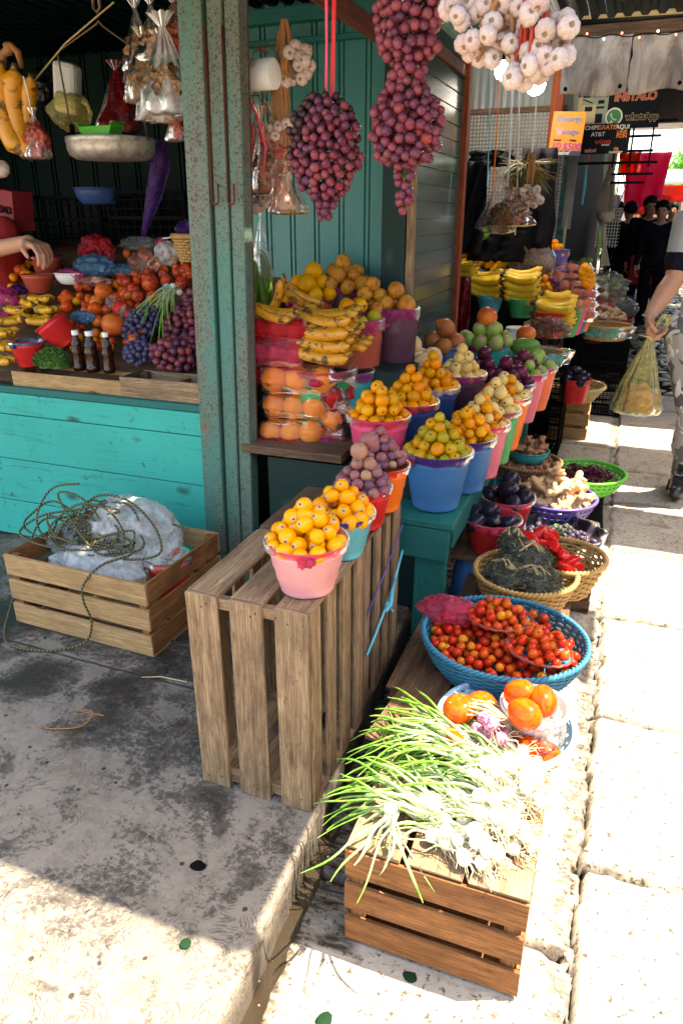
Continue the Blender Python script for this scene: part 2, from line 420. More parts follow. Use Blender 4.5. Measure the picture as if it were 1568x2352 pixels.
def build_platform():
    ys = [-3 + .5 * i for i in range(7)] + [.5 + .02 * i for i in range(80)] + [2.1 + .2 * i for i in range(40)]
    mb = MB(); P = []
    for y in ys:
        k = kx(min(y, 2.4)) + .004 * nz((0, y * 12, 0)) + .003 * nz((0, y * 40, 2)); row = [(-9, y, .12), (-3, y, .12)]
        row += [(k - .5, y, .12), (k - .05, y, .12), (k - .012 + .002 * nz((y * 30, 1, 1)), y, .1195), (k - .003, y, .113), (k, y, .10)]
        row += [(k + .004 * nz((y * 20, q, 3)), y, q) for q in (.07, .04, .0, -.05)]
        P.append(row)
    mb.grid(P)
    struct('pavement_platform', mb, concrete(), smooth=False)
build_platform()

# left stall ------------------------------------------------------
YF = 2.30
def board_wall(name, x0, x1, zs, y, th, m, label, cat, part_name='board'):
    t = thing(name, label, cat, ((x0 + x1) / 2, y, zs[0]))
    for a, b in zip(zs[:-1], zs[1:]):
        part(part_name, MB().box((0, uni(-.002, .002), (a + b) / 2 - zs[0]), (x1 - x0, th, b - a - .004), jit=.001), m, t, bev=.003)
    return t
t = board_wall('counter_front', -4.2, -1.425, [.125, .30, .50, .705, .80], YF, .025, M['teal_paint'], 'turquoise painted plank front of the fruit counter left of the rusty pillar', 'counter front')
part('trim', MB().box((-.0, -.004, .69), (2.77, .03, .028)), M['teal_bench'], t, bev=.003)

def pillar():
    t = thing('steel_pillar', 'speckled rusty green steel pillar between the two bays of the stall', 'pillar', (-1.325, YF, .12))
    t.rotation_euler = (0, .026, 0)
    for i, (dx, w, dy, m) in enumerate(((-.065, .085, 0, 'pillar'), (.012, .055, .004, 'pillar'), (.068, .05, .0, 'pillar'))):
        part('channel', MB().box((dx - .01, dy, 1.26), (w, .10 - .02 * i, 2.52)), M[m], t, bev=.006)
    part('core', MB().box((-.01, .03, 1.25), (.17, .04, 2.5)), M['rust'], t)
    for dx in (-.012, .046):
        pts = [(dx, -.066, 1.9)] + [(dx, -.066, 1.3 + .6)] + [(dx, -.066, 1.42)]
        pts += [(dx + .012 - .012 * math.cos(a), -.068, 1.42 - .012 * math.sin(a)) for a in [math.pi * k / 8 for k in range(1, 9)]] + [(dx + .024, -.068, 1.47)]
        part('hook', MB().tube(pts, .0035, 6), M['rust'], t, smooth=True)
pillar()

def ribbed(x0, x1, z0, z1, y, pitch=.115, dep=.012):
    """metal wall sheet facing -Y with vertical grooves"""
    xs = []; x = x0
    while x < x1:
        xs += [(x, 0), (x + pitch * .72, 0), (x + pitch * .74, dep), (x + pitch * .79, dep), (x + pitch * .81, 0), (x + pitch * .90, 0), (x + pitch * .92, dep), (x + pitch * .96, dep), (x + pitch * .98, 0)]
        x += pitch
    P = [[(a, y + b, z0), (a, y + b, z1)] for a, b in xs if a <= x1]
    return MB().grid(P)
solo('wall_sheet', ribbed(-1.62, -.90, .56, 2.30, 3.1), M['sheet_teal'], 'grooved teal metal wall behind the second bay of hanging grapes', 'wall', solid=.003)
solo('wall_sheet', ribbed(-4.2, -1.62, .12, 2.30, 3.6, .14), M['sheet_shaded'], 'grooved teal wall deep inside the left bay, shade put into its colour', 'wall', solid=.003)
solo('side_wall', MB().box((-4.22, 2.9, 1.25), (.04, 1.6, 2.3)), M['sheet_shaded'], 'dark end wall closing the left bay of the stall', 'wall')
solo('partition', MB().box((-1.60, 3.35, 1.2), (.02, .48, 2.2)), M['sheet_shaded'], 'dark partition behind the grooved wall sheet', 'partition')
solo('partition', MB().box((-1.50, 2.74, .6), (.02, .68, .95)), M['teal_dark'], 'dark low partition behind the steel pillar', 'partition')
# beam on top of the wall and red beam running back
solo('top_rail', MB().box((-1.3, 3.06, 2.22), (.72, .05, .05)).box((-1.3, 3.05, 2.13), (.72, .03, .02)), M['teal_bench'], 'dark green rail along the top of the grooved teal wall', 'rail', bev=.003)
solo('roof_beam', MB().box((-.885, 2.1, 2.055), (.035, 2.0, .05), jit=.002), M['red_beam'], 'rusty red beam running back under the awning to the shutter', 'beam', bev=.004)
def awning():
    t = thing('awning', 'pale green corrugated awning over the fruit stall', 'awning', (0, 0, 0))
    def corr(x0, x1, y0, y1, z, z2=None, pitch=.07, amp=.008):
        z2 = z if z2 is None else z2; P = []
        n = int((x1 - x0) / pitch * 6)
        for i in range(n + 1):
            x = x0 + (x1 - x0) * i / n; dz = amp * (1 if (i % 6) < 3 else -1)
            P.append([(x, y0, z + dz), (x, y1, z2 + dz)])
        return MB().grid(P)
    part('roof_sheet', corr(-4.25, .35, 1.21, 2.08, 2.25), M['soffit'], t, solid=.003)
    part('roof_sheet', corr(-4.25, -.86, 2.0, 3.7, 2.272), M['sheet_shaded'], t, solid=.003)
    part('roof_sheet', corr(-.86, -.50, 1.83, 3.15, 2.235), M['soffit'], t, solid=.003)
    part('roof_sheet', corr(-.50, .73, 1.83, 2.62, 2.255), M['sheet_shaded'], t, solid=.003)
    part('roof_sheet', corr(-.50, 1.03, 2.62, 3.15, 2.275), M['sheet_shaded'], t, solid=.003)  # jutting end, out of view, added to drop a shade patch on the lane
    part('roof_sheet', corr(-.90, .62, 3.15, 3.95, 2.31), M['sheet_shaded'], t, solid=.003)
    part('rafter', MB().box((-.80, 2.5, 2.19), (.03, 1.9, .035)), M['soffit'], t, bev=.002)
    part('rafter', MB().box((-.70, 2.5, 2.20), (.02, 1.9, .03)), M['teal_bench'], t, bev=.002)
    part('rafter', MB().box((-1.8, 1.24, 2.21), (4.4, .04, .05)), M['teal_bench'], t, bev=.002)
awning()
# shutter
def shutter():
    t = thing('slatted_shutter', 'glossy dark green slatted shutter running back beside the stall', 'shutter', (-.88, 3.5, .5))
    P = []; z = 0.0; n = 0
    prof = []
    while z < 1.75:
        prof += [(0.0, z), (.0, z + .062), (-.006, z + .064), (-.006, z + .0675)]; z += .07
    mb = MB().grid([[(a, -.45, b), (a, .53, b)] for a, b in prof])
    part('slats', mb, M['shutter'], t, solid=.002)
    part('front_post', MB().box((-.035, -.475, .83), (.10, .05, 1.68)), M['teal_dark'], t, bev=.003)
    part('front_trim', MB().box((.032, -.47, .83), (.03, .035, 1.68)), M['crate_grey'], t, bev=.003)
    part('rear_frame', MB().box((.0, .56, .84), (.05, .06, 1.9), jit=.003), M['orange_wood'], t, bev=.004)
    part('top_frame', MB().box((.0, .03, 1.64), (.03, 1.0, .05)), M['red_beam'], t, bev=.003)
shutter()

# ------------------------------------------------------------------ produce: materials and prototype meshes
def fruitmat(name, cols, mott=None, spots=None, calyx=None, rough=.32, bloom=None, sss=.0, bump=0, streak=None, tint=.25):
    g = G(name); v = g.coord(); r = g.rand(); w = g.math('MULTIPLY', r, 40)
    n = len(cols); col = g.ramp(r, [(i / max(1, n - 1), c) for i, c in enumerate(cols)]) if n > 1 else g.mix(0.0, cols[0], cols[0])
    big = g.noise(v, .9, 3, .5, w=w)
    col = g.mix(g.ramp(big, [(.35, 0.0), (.7, tint * 2)]), col, g.ramp(g.math('FRACT', g.math('MULTIPLY', r, 7.3)), [(i / max(1, n - 1), hue(c, .72)) for i, c in enumerate(cols)]) if n > 1 else hue(cols[0], .65))
    if streak: col = g.mix(g.ramp(g.noise(g.mapp(v, (3.5, 3.5, .6)), 1, 4, .6, w=w), [(.42, 0.0), (.62, streak[1])]), col, streak[0])
    if mott: col = g.mix(g.ramp(g.noise(v, mott[2] if len(mott) > 2 else 1.6, 5, .68, w=w), [(mott[1], 0.0), (mott[1] + .12, .85)]), col, mott[0])
    if spots:
        d = g.n('TexVoronoi', 'Distance', Vector=v, Scale=spots[1])
        col = g.mix(g.ramp(d, [(spots[2], .9), (spots[2] + .07, 0.0)]), col, spots[0])
    if bloom: col = g.mix(g.ramp(g.noise(v, .8, 3, .5, w=w), [(.30, 0.0), (.78, bloom[1])]), col, bloom[0])
    if calyx:
        s_ = g.n('SeparateXYZ', Vector=v); z = s_.outputs[2]
        k = g.n('VectorMath', 'Value', _p={'operation': 'LENGTH'}, _0=g.n('CombineXYZ', 0, X=s_.outputs[0], Y=s_.outputs[1]))
        k = g.math('ADD', k, g.math('MULTIPLY', g.math('SUBTRACT', g.noise(v, 7, 3), .5), calyx[1] * .9)); up_ = g.math('GREATER_THAN', z, 0.0)
        if calyx[1] < .2: up_ = g.math('MULTIPLY', up_, g.math('GREATER_THAN', g.math('FRACT', g.math('MULTIPLY', r, 5.17)), .45))
        col = g.mix(g.math('MULTIPLY', up_, g.ramp(k, [(calyx[1], 1.0), (calyx[1] + .05, 0.0)])), col, calyx[0])
        if len(calyx) > 2: col = g.mix(g.math('MULTIPLY', up_, g.ramp(k, [(calyx[2], 1.0), (calyx[2] + .03, 0.0)])), col, calyx[3])
    if bump: g.bump(g.noise(v, 6, 5, .65, w=w), bump, .05)
    return g.fin(col, rough, .22)
F_ = dict(
 loquat=fruitmat('yellow loquat skin', [(.88, .32, .003), (.92, .38, .004), (.84, .25, .002)], spots=((.20, .08, .01), 2.6, .05), calyx=((.52, .34, .16), 0.3, .12, (.05, .03, .02)), mott=((.45, .16, .01), .66, 2.2)),
 tejo=fruitmat('orange hawthorn apple skin', [(.82, .20, .002), (.86, .29, .003), (.64, .28, .006), (.88, .23, .003), (.82, .34, .005)], spots=((.06, .03, .01), 2.3, .07), mott=((.28, .12, .01), .62, 2.6), calyx=((.03, .015, .01), 0.13)),
 tejog=fruitmat('green and orange hawthorn apple skin', [(.72, .24, .004), (.50, .33, .01), (.24, .24, .01), (.78, .26, .004)], spots=((.05, .03, .01), 2.3, .07), calyx=((.03, .015, .01), 0.13)),
 guava=fruitmat('pale yellow guava skin', [(.78, .50, .14), (.84, .58, .20), (.74, .42, .10)], spots=((.30, .14, .04), 2.4, .05), calyx=((.12, .05, .02), 0.17), mott=((.62, .30, .06), .62)),
 orange=fruitmat('orange skin', [(.88, .33, .003), (.84, .42, .005), (.90, .26, .002)], calyx=((.10, .12, .03), 0.06), bump=.12, mott=((.60, .42, .04), .66), rough=.36),
 lime=fruitmat('green orange skin', [(.45, .42, .02), (.62, .44, .02), (.40, .40, .03)], calyx=((.08, .08, .02), 0.06), bump=.12, rough=.36),
 mango=fruitmat('blotched brown mango skin', [(.62, .26, .02), (.55, .18, .02), (.70, .34, .03)], mott=((.22, .055, .015), .50, 1.9), spots=((.08, .03, .01), 3, .08), calyx=((.05, .02, .01), 0.09), bump=.25),
 pome=fruitmat('rusty pomegranate skin', [(.52, .14, .04), (.60, .20, .06), (.45, .10, .04)], mott=((.26, .08, .03), .54, 2.0), spots=((.07, .025, .015), 3, .06), bump=.12),
 sapote=fruitmat('pale sapote skin', [(.70, .42, .20), (.76, .50, .26)], mott=((.42, .18, .06), .58, 2.2), bump=.1, rough=.6),
 tuna=fruitmat('green prickly pear skin', [(.24, .36, .06), (.30, .42, .09), (.20, .30, .05)], spots=((.55, .50, .30), 2.6, .045), mott=((.34, .30, .10), .62), calyx=((.38, .22, .12), 0.42), rough=.45),
 tunay=fruitmat('yellow prickly pear skin', [(.62, .30, .03), (.66, .22, .02)], spots=((.20, .12, .04), 2.8, .05), calyx=((.30, .15, .06), 0.34), rough=.45),
 plum=fruitmat('dark plum skin', [(.085, .005, .018), (.13, .008, .03), (.055, .004, .02)], bloom=((.26, .10, .17), .28), calyx=((.04, .01, .01), 0.06), rough=.2),
 apple=fruitmat('red apple skin', [(.42, .012, .012), (.34, .006, .012), (.52, .03, .012)], streak=((.66, .24, .03), .38), calyx=((.10, .08, .02), 0.1), rough=.22, tint=.15),
 peach=fruitmat('red and yellow mango skin', [(.70, .26, .03), (.62, .12, .02)], streak=((.62, .05, .015), .85), rough=.28),
 gapple=fruitmat('large orange red fruit skin', [(.72, .20, .02), (.70, .12, .015)], mott=((.45, .05, .02), .5, 1.4), spots=((.10, .03, .02), 3, .06), calyx=((.06, .03, .02), 0.14)),
 cherry=fruitmat('cherry tomato skin', [(.50, .014, .006), (.56, .030, .006), (.42, .010, .006), (.62, .09, .008), (.52, .020, .006), (.70, .28, .015)], calyx=((.07, .06, .02), 0.2), rough=.15),
 tomato=fruitmat('tomato skin', [(.62, .045, .006), (.68, .075, .006), (.56, .028, .006)], streak=((.74, .18, .012), .4), calyx=((.10, .12, .03), 0.09), rough=.14),
 pepper=fruitmat('red pepper skin', [(.60, .012, .01), (.50, .008, .008)], rough=.1),
 eggplant=fruitmat('black eggplant skin', [(.010, .008, .016), (.018, .010, .022)], rough=.1, bloom=((.05, .045, .07), .3), calyx=((.12, .10, .10), 0.28)),
 olive=fruitmat('small black plum skin', [(.018, .010, .022), (.035, .016, .032), (.012, .010, .018)], bloom=((.13, .10, .15), .65), rough=.4),
 grape=fruitmat('red grape skin', [(.11, .012, .026), (.20, .016, .022), (.05, .008, .026), (.30, .04, .025), (.09, .012, .03)], bloom=((.24, .14, .23), .33), calyx=((.05, .02, .02), 0.08), rough=.26),
 bgrape=fruitmat('black grape skin', [(.025, .018, .05), (.045, .02, .055), (.018, .02, .05)], bloom=((.14, .14, .26), .6), rough=.32),
 pgrape=fruitmat('mottled grape skin', [(.14, .03, .06), (.34, .09, .06), (.09, .02, .06), (.28, .05, .05), (.50, .28, .10)], bloom=((.28, .20, .27), .38), rough=.3),
 garlic=fruitmat('garlic skin', [(.52, .40, .33), (.60, .50, .42), (.50, .34, .29)], streak=((.45, .20, .20), .45), mott=((.52, .40, .28), .66, 3), rough=.5, bump=.15, calyx=((.26, .16, .09), .26)),
 onion=fruitmat('red onion skin', [(.40, .03, .12), (.52, .08, .18)], streak=((.80, .55, .58), .75), rough=.2),
 wonion=fruitmat('white onion skin', [(.80, .76, .62), (.84, .80, .70)], streak=((.62, .62, .35), .4), rough=.25),
 cucumber=fruitmat('dark green cucumber skin', [(.03, .09, .01), (.05, .13, .015)], mott=((.30, .34, .05), .60, 5), streak=((.20, .26, .04), .6), rough=.3, bump=.2),
 papaya=fruitmat('green papaya skin', [(.12, .24, .04)], mott=((.34, .30, .06), .58, 2), spots=((.03, .03, .01), 3, .05), rough=.35),
 lemon=fruitmat('green lime skin', [(.16, .30, .03), (.36, .42, .04), (.10, .22, .02)], rough=.25, bump=.15),
 ginger=fruitmat('ginger root skin', [(.60, .38, .20), (.68, .46, .26), (.52, .30, .14)], mott=((.34, .17, .07), .56, 22), rough=.5, bump=.3),
 turmeric=fruitmat('turmeric root skin', [(.34, .15, .08), (.42, .20, .11)], mott=((.16, .06, .03), .5, 20), rough=.6, bump=.4))
def banana_mat(name, c, c2, mott, thr):
    g = G(name); v = g.coord(); uv = g.coord('UV'); r = g.rand(); s = g.n('SeparateXYZ', Vector=uv); u = s.outputs[0]
    n = g.noise(v, 28, 5, .7, w=g.math('MULTIPLY', r, 20)); big = g.noise(g.mapp(v, (1, 1, 1)), 9, 3, w=r)
    col = g.mix(big, c, c2); col = g.mix(g.ramp(n, [(thr, 0.0), (thr + .07, .9)]), col, mott)
    col = g.mix(g.ramp(u, [(.03, 1.0), (.06, 0.0), (.95, 0.0), (.975, 1.0)]), col, (.06, .035, .02))
    return g.fin(col, .38)
F_['banana'] = banana_mat('ripe banana skin', (.80, .44, .015), (.84, .54, .04), (.16, .08, .02), .68)
F_['plantain'] = banana_mat('overripe plantain skin', (.58, .20, .008), (.66, .30, .015), (.04, .016, .008), .515)
F_['bbanana'] = banana_mat('small ripe banana skin', (.70, .28, .008), (.68, .36, .015), (.04, .02, .012), .54)

def pm(kind, mat, fn=None, n=18, m=12, var=3):
    out = []
    for k in range(var):
        o = k * 13.7 + len(kind)
        out.append(MB().ball((0, 0, 0), 1, n, m, fn=(lambda p, o=o: fn(p, o)) if fn else None).mesh(kind, F_[mat], True))
    return out
def lump(a, s=1.2): return lambda p, o: p * (1 + a * nz(p, s, o))
def dimple(a, b, sq=1.0, lob=0, la=0):
    def f(p, o):
        t = math.atan2(p.y, p.x); rr = math.hypot(p.x, p.y)
        k = 1 + a * .35 * nz(p, 1.1, o) + (la * math.cos(lob * t) * rr if lob else 0)
        q = p * k
        if rr < .55: q.z -= (1 if p.z > 0 else -1) * b * (1 - rr / .55) ** 2
        q.z *= sq; return q
    return f
def garlic_fn(p, o):
    t = math.atan2(p.y, p.x); rr = math.hypot(p.x, p.y)
    q = p * (.93 + .15 * math.sqrt(abs(math.cos(4.5 * t + o))) * min(1, rr * 1.3) + .05 * nz(p, 1, o)); q.z *= .86
    if p.z > 0 and rr < .35: q.z -= .20 * (1 - rr / .35)
    if p.z < -.8: q.z += (p.z + .8) * 3.0; q.x *= .75; q.y *= .75
    return q
def pome_fn(p, o):
    q = p * (1 + .05 * nz(p, 1.2, o)); t = math.atan2(p.y, p.x)
    if p.z > .93: q.z += (p.z - .93) * 4.5; q.x *= 1.15 + .3 * math.cos(5 * t); q.y *= 1.15 + .3 * math.cos(5 * t)
    return q
def pepper_fn(p, o):
    t = math.atan2(p.y, p.x); q = p * (1 + .12 * math.cos(3 * t + o) * math.hypot(p.x, p.y) + .08 * nz(p, 1.3, o))
    q.x *= .72 - .22 * p.z; q.y *= .72 - .22 * p.z; q.z *= 1.3; return q
def egg(k, a=.03, tap=0.0):
    def f(p, o):
        q = p * (1 + a * nz(p, 1.1, o)); q.z *= k; q.x *= 1 - tap * p.z; q.y *= 1 - tap * p.z; return q
    return f
K = dict(
 loquat=pm('loquat', 'loquat', egg(1.12, .05)), tejo=pm('hawthorn_apple', 'tejo', dimple(.18, .08, .95)), tejog=pm('hawthorn_apple', 'tejog', dimple(.18, .08, .95)),
 guava=pm('guava', 'guava', dimple(.2, .06, 1.0)), orange=pm('orange', 'orange', dimple(.08, .06, .96), 22, 14), lime=pm('green_orange', 'lime', dimple(.08, .06, .96), 22, 14),
 mango=pm('blotched_mango', 'mango', lump(.14)), pome=pm('pomegranate', 'pome', pome_fn, 24, 18), sapote=pm('sapote', 'sapote', egg(1.12, .08, .08), 22, 14),
 tuna=pm('prickly_pear', 'tuna', egg(1.28, .05, .05)), tunay=pm('prickly_pear', 'tunay', egg(1.1, .05)), plum=pm('plum', 'plum', dimple(.06, .07, 1)),
 apple=pm('apple', 'apple', dimple(.12, .22, .93), 24, 16), peach=pm('mango', 'peach', egg(1.12, .08, .05), 22, 14), gapple=pm('large_red_fruit', 'gapple', dimple(.1, .12, .92), 24, 16),
 cherry=pm('cherry_tomato', 'cherry', dimple(.05, .07, .95), 16, 10), tomato=pm('plum_tomato', 'tomato', egg(1.2, .05), 22, 14), rtomato=pm('tomato', 'tomato', dimple(.1, .16, .85), 24, 16),
 pepper=pm('red_pepper', 'pepper', pepper_fn, 22, 14), eggplant=pm('eggplant', 'eggplant', egg(1.3, .04, .14), 22, 14), olive=pm('small_black_plum', 'olive', egg(1.15, .05), 14, 9),
 grape=pm('berry', 'grape', egg(1.1, .03), 14, 10), bgrape=pm('berry', 'bgrape', egg(1.1, .03), 12, 8), pgrape=pm('grape', 'pgrape', egg(1.06, .03), 16, 10),
 garlic=pm('garlic_bulb', 'garlic', garlic_fn, 32, 16, 4), onion=pm('red_onion', 'onion', egg(1.1, .05, .1)), wonion=pm('onion_bulb', 'wonion', egg(1.15, .06, .12)),
 lemon=pm('green_lime', 'lemon', egg(1.15, .04)), papaya=pm('green_papaya', 'papaya', egg(1.9, .05, .12)), cucumber=pm('cucumber', 'cucumber', egg(3.0, .06)))

def rrot(): return (uni(-3.1, 3.1), uni(-3.1, 3.1), uni(-3.1, 3.1))
def facing(bias=(-.1, -.8, .45), spread=.7):
    """rotation that points a fruit's crown roughly at the aisle"""
    d = Vector(bias).normalized() + Vector((uni(-1, 1), uni(-1, 1), uni(-1, 1))) * spread
    return d.to_track_quat('Z', 'Y').to_euler()
def fruit(kind, p, r, label, cat, group=None, rot=None, name=None, parent=None):
    me = random.choice(K[kind])
    o = link(name or me.name.split('.')[0], me, parent, p, rot if rot else (facing() if kind in ('loquat', 'guava', 'tuna', 'tejo', 'tejog') and rnd() < .65 else rrot()), (r * uni(.95, 1.05), r * uni(.95, 1.05), r * uni(.95, 1.05)))
    if not parent: tag(o, label, cat, group)
    return o
def pack(n, r, Rx, Ry=None, slope=.5, floor=0.0, k=70, jr=.10, seed=0, top=None, flfn=None, power=1):
    """drop n balls one by one into a disc; the lowest free spot near the middle wins: a natural heap"""
    rg = random.Random(seed); Ry = Ry or Rx; out = []
    for i in range(n):
        best = None; ri = r * (1 + rg.uniform(-jr, jr))
        for _ in range(k):
            a = rg.uniform(0, 6.2832); q = math.sqrt(rg.random())
            x, y = (Rx - ri) * q * math.cos(a), (Ry - ri) * q * math.sin(a)
            z = (flfn(x, y) if flfn else floor) + ri
            for (X, Y, Z, RR) in out:
                d2 = (x - X) ** 2 + (y - Y) ** 2; s2 = (ri + RR) ** 2 * .93
                if d2 < s2: z = max(z, Z + math.sqrt(s2 - d2))
            sc = z + slope * r * 0 + slope * (q ** power) * Rx
            if best is None or sc < best[0]: best = (sc, x, y, z)
        if slope > .15 and best[0] > floor + r * 2.0 + slope * Rx: break
        out.append((best[1], best[2], best[3], ri))
    return out
def pyramid(r, Rx, Ry, slope, seed):
    rg = random.Random(seed + 900); out = []; L = 0; k = 1.0; dz = 1.42 * r
    while True:
        Rl = Rx - r * 1.02 - L * dz / slope
        if Rl < -.2 * r: break
        z = r + L * dz
        for ring in range(4):
            q = Rl - ring * 1.85 * r
            if ring and q < .3 * r and Rl > .9 * r and ring > 1: break
            if q < -.1 * r: break
            n = max(1, int(6.2832 * max(q, 0) / (2.03 * r))) if q > .75 * r else 1
            a0 = rg.uniform(0, 6.28)
            for i in range(n):
                if rg.random() < .09 and n > 5 and ring == 0: continue
                a = a0 + 6.2832 * i / n + rg.uniform(-.25, .25) * r / max(q, r); qq = max(0, q) + rg.uniform(-.16, .12) * r
                out.append((qq * math.cos(a), qq * math.sin(a) * Ry / Rx, z + ring * .12 * r + rg.uniform(-.2, .2) * r, r * rg.uniform(.82, 1.14)))
        L += 1
    return out
def heap(kind, c, n, r, Rx, Ry=None, slope=.5, label='', cat='fruit', group=None, seed=0, name=None, mixk=None, power=1, floor=0):
    c = Vector(c)
    if slope > .55 and r < .055:
        for x, y, z, ri in pyramid(r, Rx, Ry or Rx, min(1.5, slope * 1.28), seed):
            kk, lb, gp = kind, label, group
            if mixk and rnd() < mixk[1]: kk, lb, gp = mixk[0], mixk[2], mixk[3]
            fruit(kk, c + Vector((x, y, z)), ri, lb, cat, gp, name=name)
        return
    for i, (x, y, z, ri) in enumerate(pack(n, r, Rx, Ry, slope, floor, seed=seed, power=power)):
        kk, lb, gp = kind, label, group
        if mixk and rnd() < mixk[1]: kk, lb, gp = mixk[0], mixk[2], mixk[3]
        fruit(kk, c + Vector((x, y, z)), ri, lb, cat, gp, name=name)

# ------------------------------------------------------------------ containers
def bucket(base, r0, r1, h, col, label, liner=None, name='plastic_bucket', group=None, tilt=None, flip=False, ring=True, cat='bucket', fill=None):
    t = thing(name, label, cat, base, uni(0, 3), group)
    if tilt: t.rotation_euler = tilt
    pr = [(0.001, .003), (r0 * .9, .003), (r0, 0), (r0 * 1.01, h * .03)]
    for q in (.08, .22, .24, .5, .52, .78, .80, .84, .86, .93):
        d = .0022 if q in (.24, .52, .80, .84) and ring else 0
        pr.append((r0 + (r1 - r0) * q + d, h * q))
    pr += [(r1 * .985, h * .95), (r1, h * .955), (r1 * 1.035, h * .96), (r1 * 1.04, h * .985), (r1 * 1.02, h), (r1 * .985, h), (r1 * .965, h * .97), (r0 * .96, .012), (.001, .010)]
    if flip: pr = [(a, h - b) for a, b in pr][::-1]
    part('body', MB().lathe(pr, 40), P_[col], t, True)
    if liner:
        sd = rnd() * 50; n = 72; P = []
        for i in range(n):
            a = 6.2832 * i / n; row = []
            dr = .02 + .016 * nz((math.cos(a) * 2, math.sin(a) * 2, sd)); fl = .10 + .07 * nz((math.cos(a) * 3, math.sin(a) * 3, sd + 4))
            for j, (rr, zz) in enumerate(((.86, -.20), (.955, -.03), (1.0, .022), (1.055, .022), (1.075, -.01), (1.07, -fl * .6), (1.055 + .03 * nz((a * 3, 1, sd)), -fl * 1.15))):
                cr = 1 + (.014 * nz((math.cos(a) * 9, math.sin(a) * 9, sd + j)) if 1 < j else 0)
                row.append((r1 * rr * cr * math.cos(a), r1 * rr * cr * math.sin(a), h + zz * (h * .9 if j > 3 else r1)))
            P.append(row)
        lo_ = part('liner', MB().grid(P, cu=True), FL[liner], t, True)
        kn = MB(); a0 = uni(-2.4, -1.2) - t.rotation_euler[2]
        for q in range(3):
            b = a0 + uni(-.12, .12); c0 = Vector((math.cos(b) * r1 * 1.07, math.sin(b) * r1 * 1.07, h * .88))
            kn.add(rag(c0, r1 * .13, uni(.6, 1), rnd() * 9))
        part('knot', kn, FL['pink' if liner in ('pink', 'rose', 'magenta', 'violet') else liner], lo_, True)
    return t
def rag(c, r, sq=.7, o=0, n=14, m=9, amp=.75, f=1.6):
    """crumpled film lump"""
    return MB().ball(c, r, n, m, sc=(1, 1, sq), fn=lambda p: p * (1 + amp * (abs(nz(p / r, f, o)) + .5 * nz(p / r, f * 2.6, o) - .1)))
def crumple(name, c, dims, mat, label, cat='bag', group=None, o=0, amp=.55, f=1.5, n=46, m=30, rot=(0, 0, 0)):
    def fn(p):
        d = 1 - 2 * abs(nz(p, f, o)); e = 1 - 2 * abs(nz(p, f * 2.3, o + 5))
        return p * (1 + amp * (.45 * d + .3 * e + .14 * nz(p, f * 6, o) - .35))
    mb = MB().ball((0, 0, 0), 1, n, m, fn=fn)
    for q in mb.v: q.x *= dims[0]; q.y *= dims[1]; q.z *= dims[2]
    return solo(name, mb, FL[mat], label, cat, c, rot, group, smooth=True)
def wmat(name, c, c2):
    g = G(name); v = g.coord(); r = g.rand()
    n = g.noise(v, 30, 4, .6); col = g.mix(n, c, c2); col = g.mix(g.ramp(g.noise(v, 110, 3), [(.55, 0.0), (.7, .6)]), col, hue(c2, .4))
    return g.fin(col, .5, .4)
WK = dict(cane=wmat('wicker cane', (.55, .34, .11), (.32, .16, .045)), pale=wmat('pale wicker', (.68, .54, .26), (.50, .34, .12)), brown=wmat('brown wicker', (.30, .15, .06), (.14, .06, .025)),
          blue=wmat('blue woven cord', (.02, .13, .28), (.02, .20, .24)), green=wmat('green woven cord', (.03, .16, .06), (.02, .10, .05)), redc=wmat('red woven cord', (.35, .05, .03), (.2, .03, .02)))
def basket(base, r0, r1, h, label, mat='cane', rows=12, stakes=36, sy=1.0, rz=0, stripe=None, name='wicker_basket', th=None, group=None, bulge=.0, cat='basket'):
    t = thing(name, label, cat, base, rz, group); th = th or h / rows * .52
    def rad(q): return r0 + (r1 - r0) * q + bulge * math.sin(math.pi * q)
    mbs = [MB(), MB()]
    for k in range(rows):
        q = (k + .5) / rows; n = stakes * 4; pts = []
        for i in range(n + 1):
            a = 6.2832 * i / n; rr = rad(q) + th * .75 * math.cos(stakes / 2 * a + math.pi * k)
            pts.append((rr * math.cos(a), rr * math.sin(a) * sy, h * q + .0015 * nz((a * 3, k, 1))))
        mbs[0].tube(pts, th * uni(.85, 1.05), 5, caps=False)
    part('weave', mbs[0], WK[mat], t, True)
    for k in range(stakes):
        a = 6.2832 * (k + .5) / stakes
        mbs[1].tube([(rad(q) * math.cos(a), rad(q) * math.sin(a) * sy, h * q) for q in (0, .5, 1)], th * .75, 5)
    part('stakes', mbs[1], WK[stripe or mat], t, True)
    rim = MB()
    for ph in (0, math.pi):
        n = stakes * 6; tw = stakes
        rim.tube([((r1 + th * 1.0 * math.cos(tw * a + ph)) * math.cos(a), (r1 + th * 1.0 * math.cos(tw * a + ph)) * math.sin(a) * sy, h + th * 1.0 * math.sin(tw * a + ph)) for a in [6.2832 * i / n for i in range(n + 1)]], th * 1.25, 6, caps=False)
    part('rim', rim, WK[mat], t, True)
    part('bottom', MB().lathe([(.001, .004), (r0 * 1.02, .004), (r0 * 1.02, 0), (.001, 0)], 32, sy=sy), WK[mat], t, True)
    return t
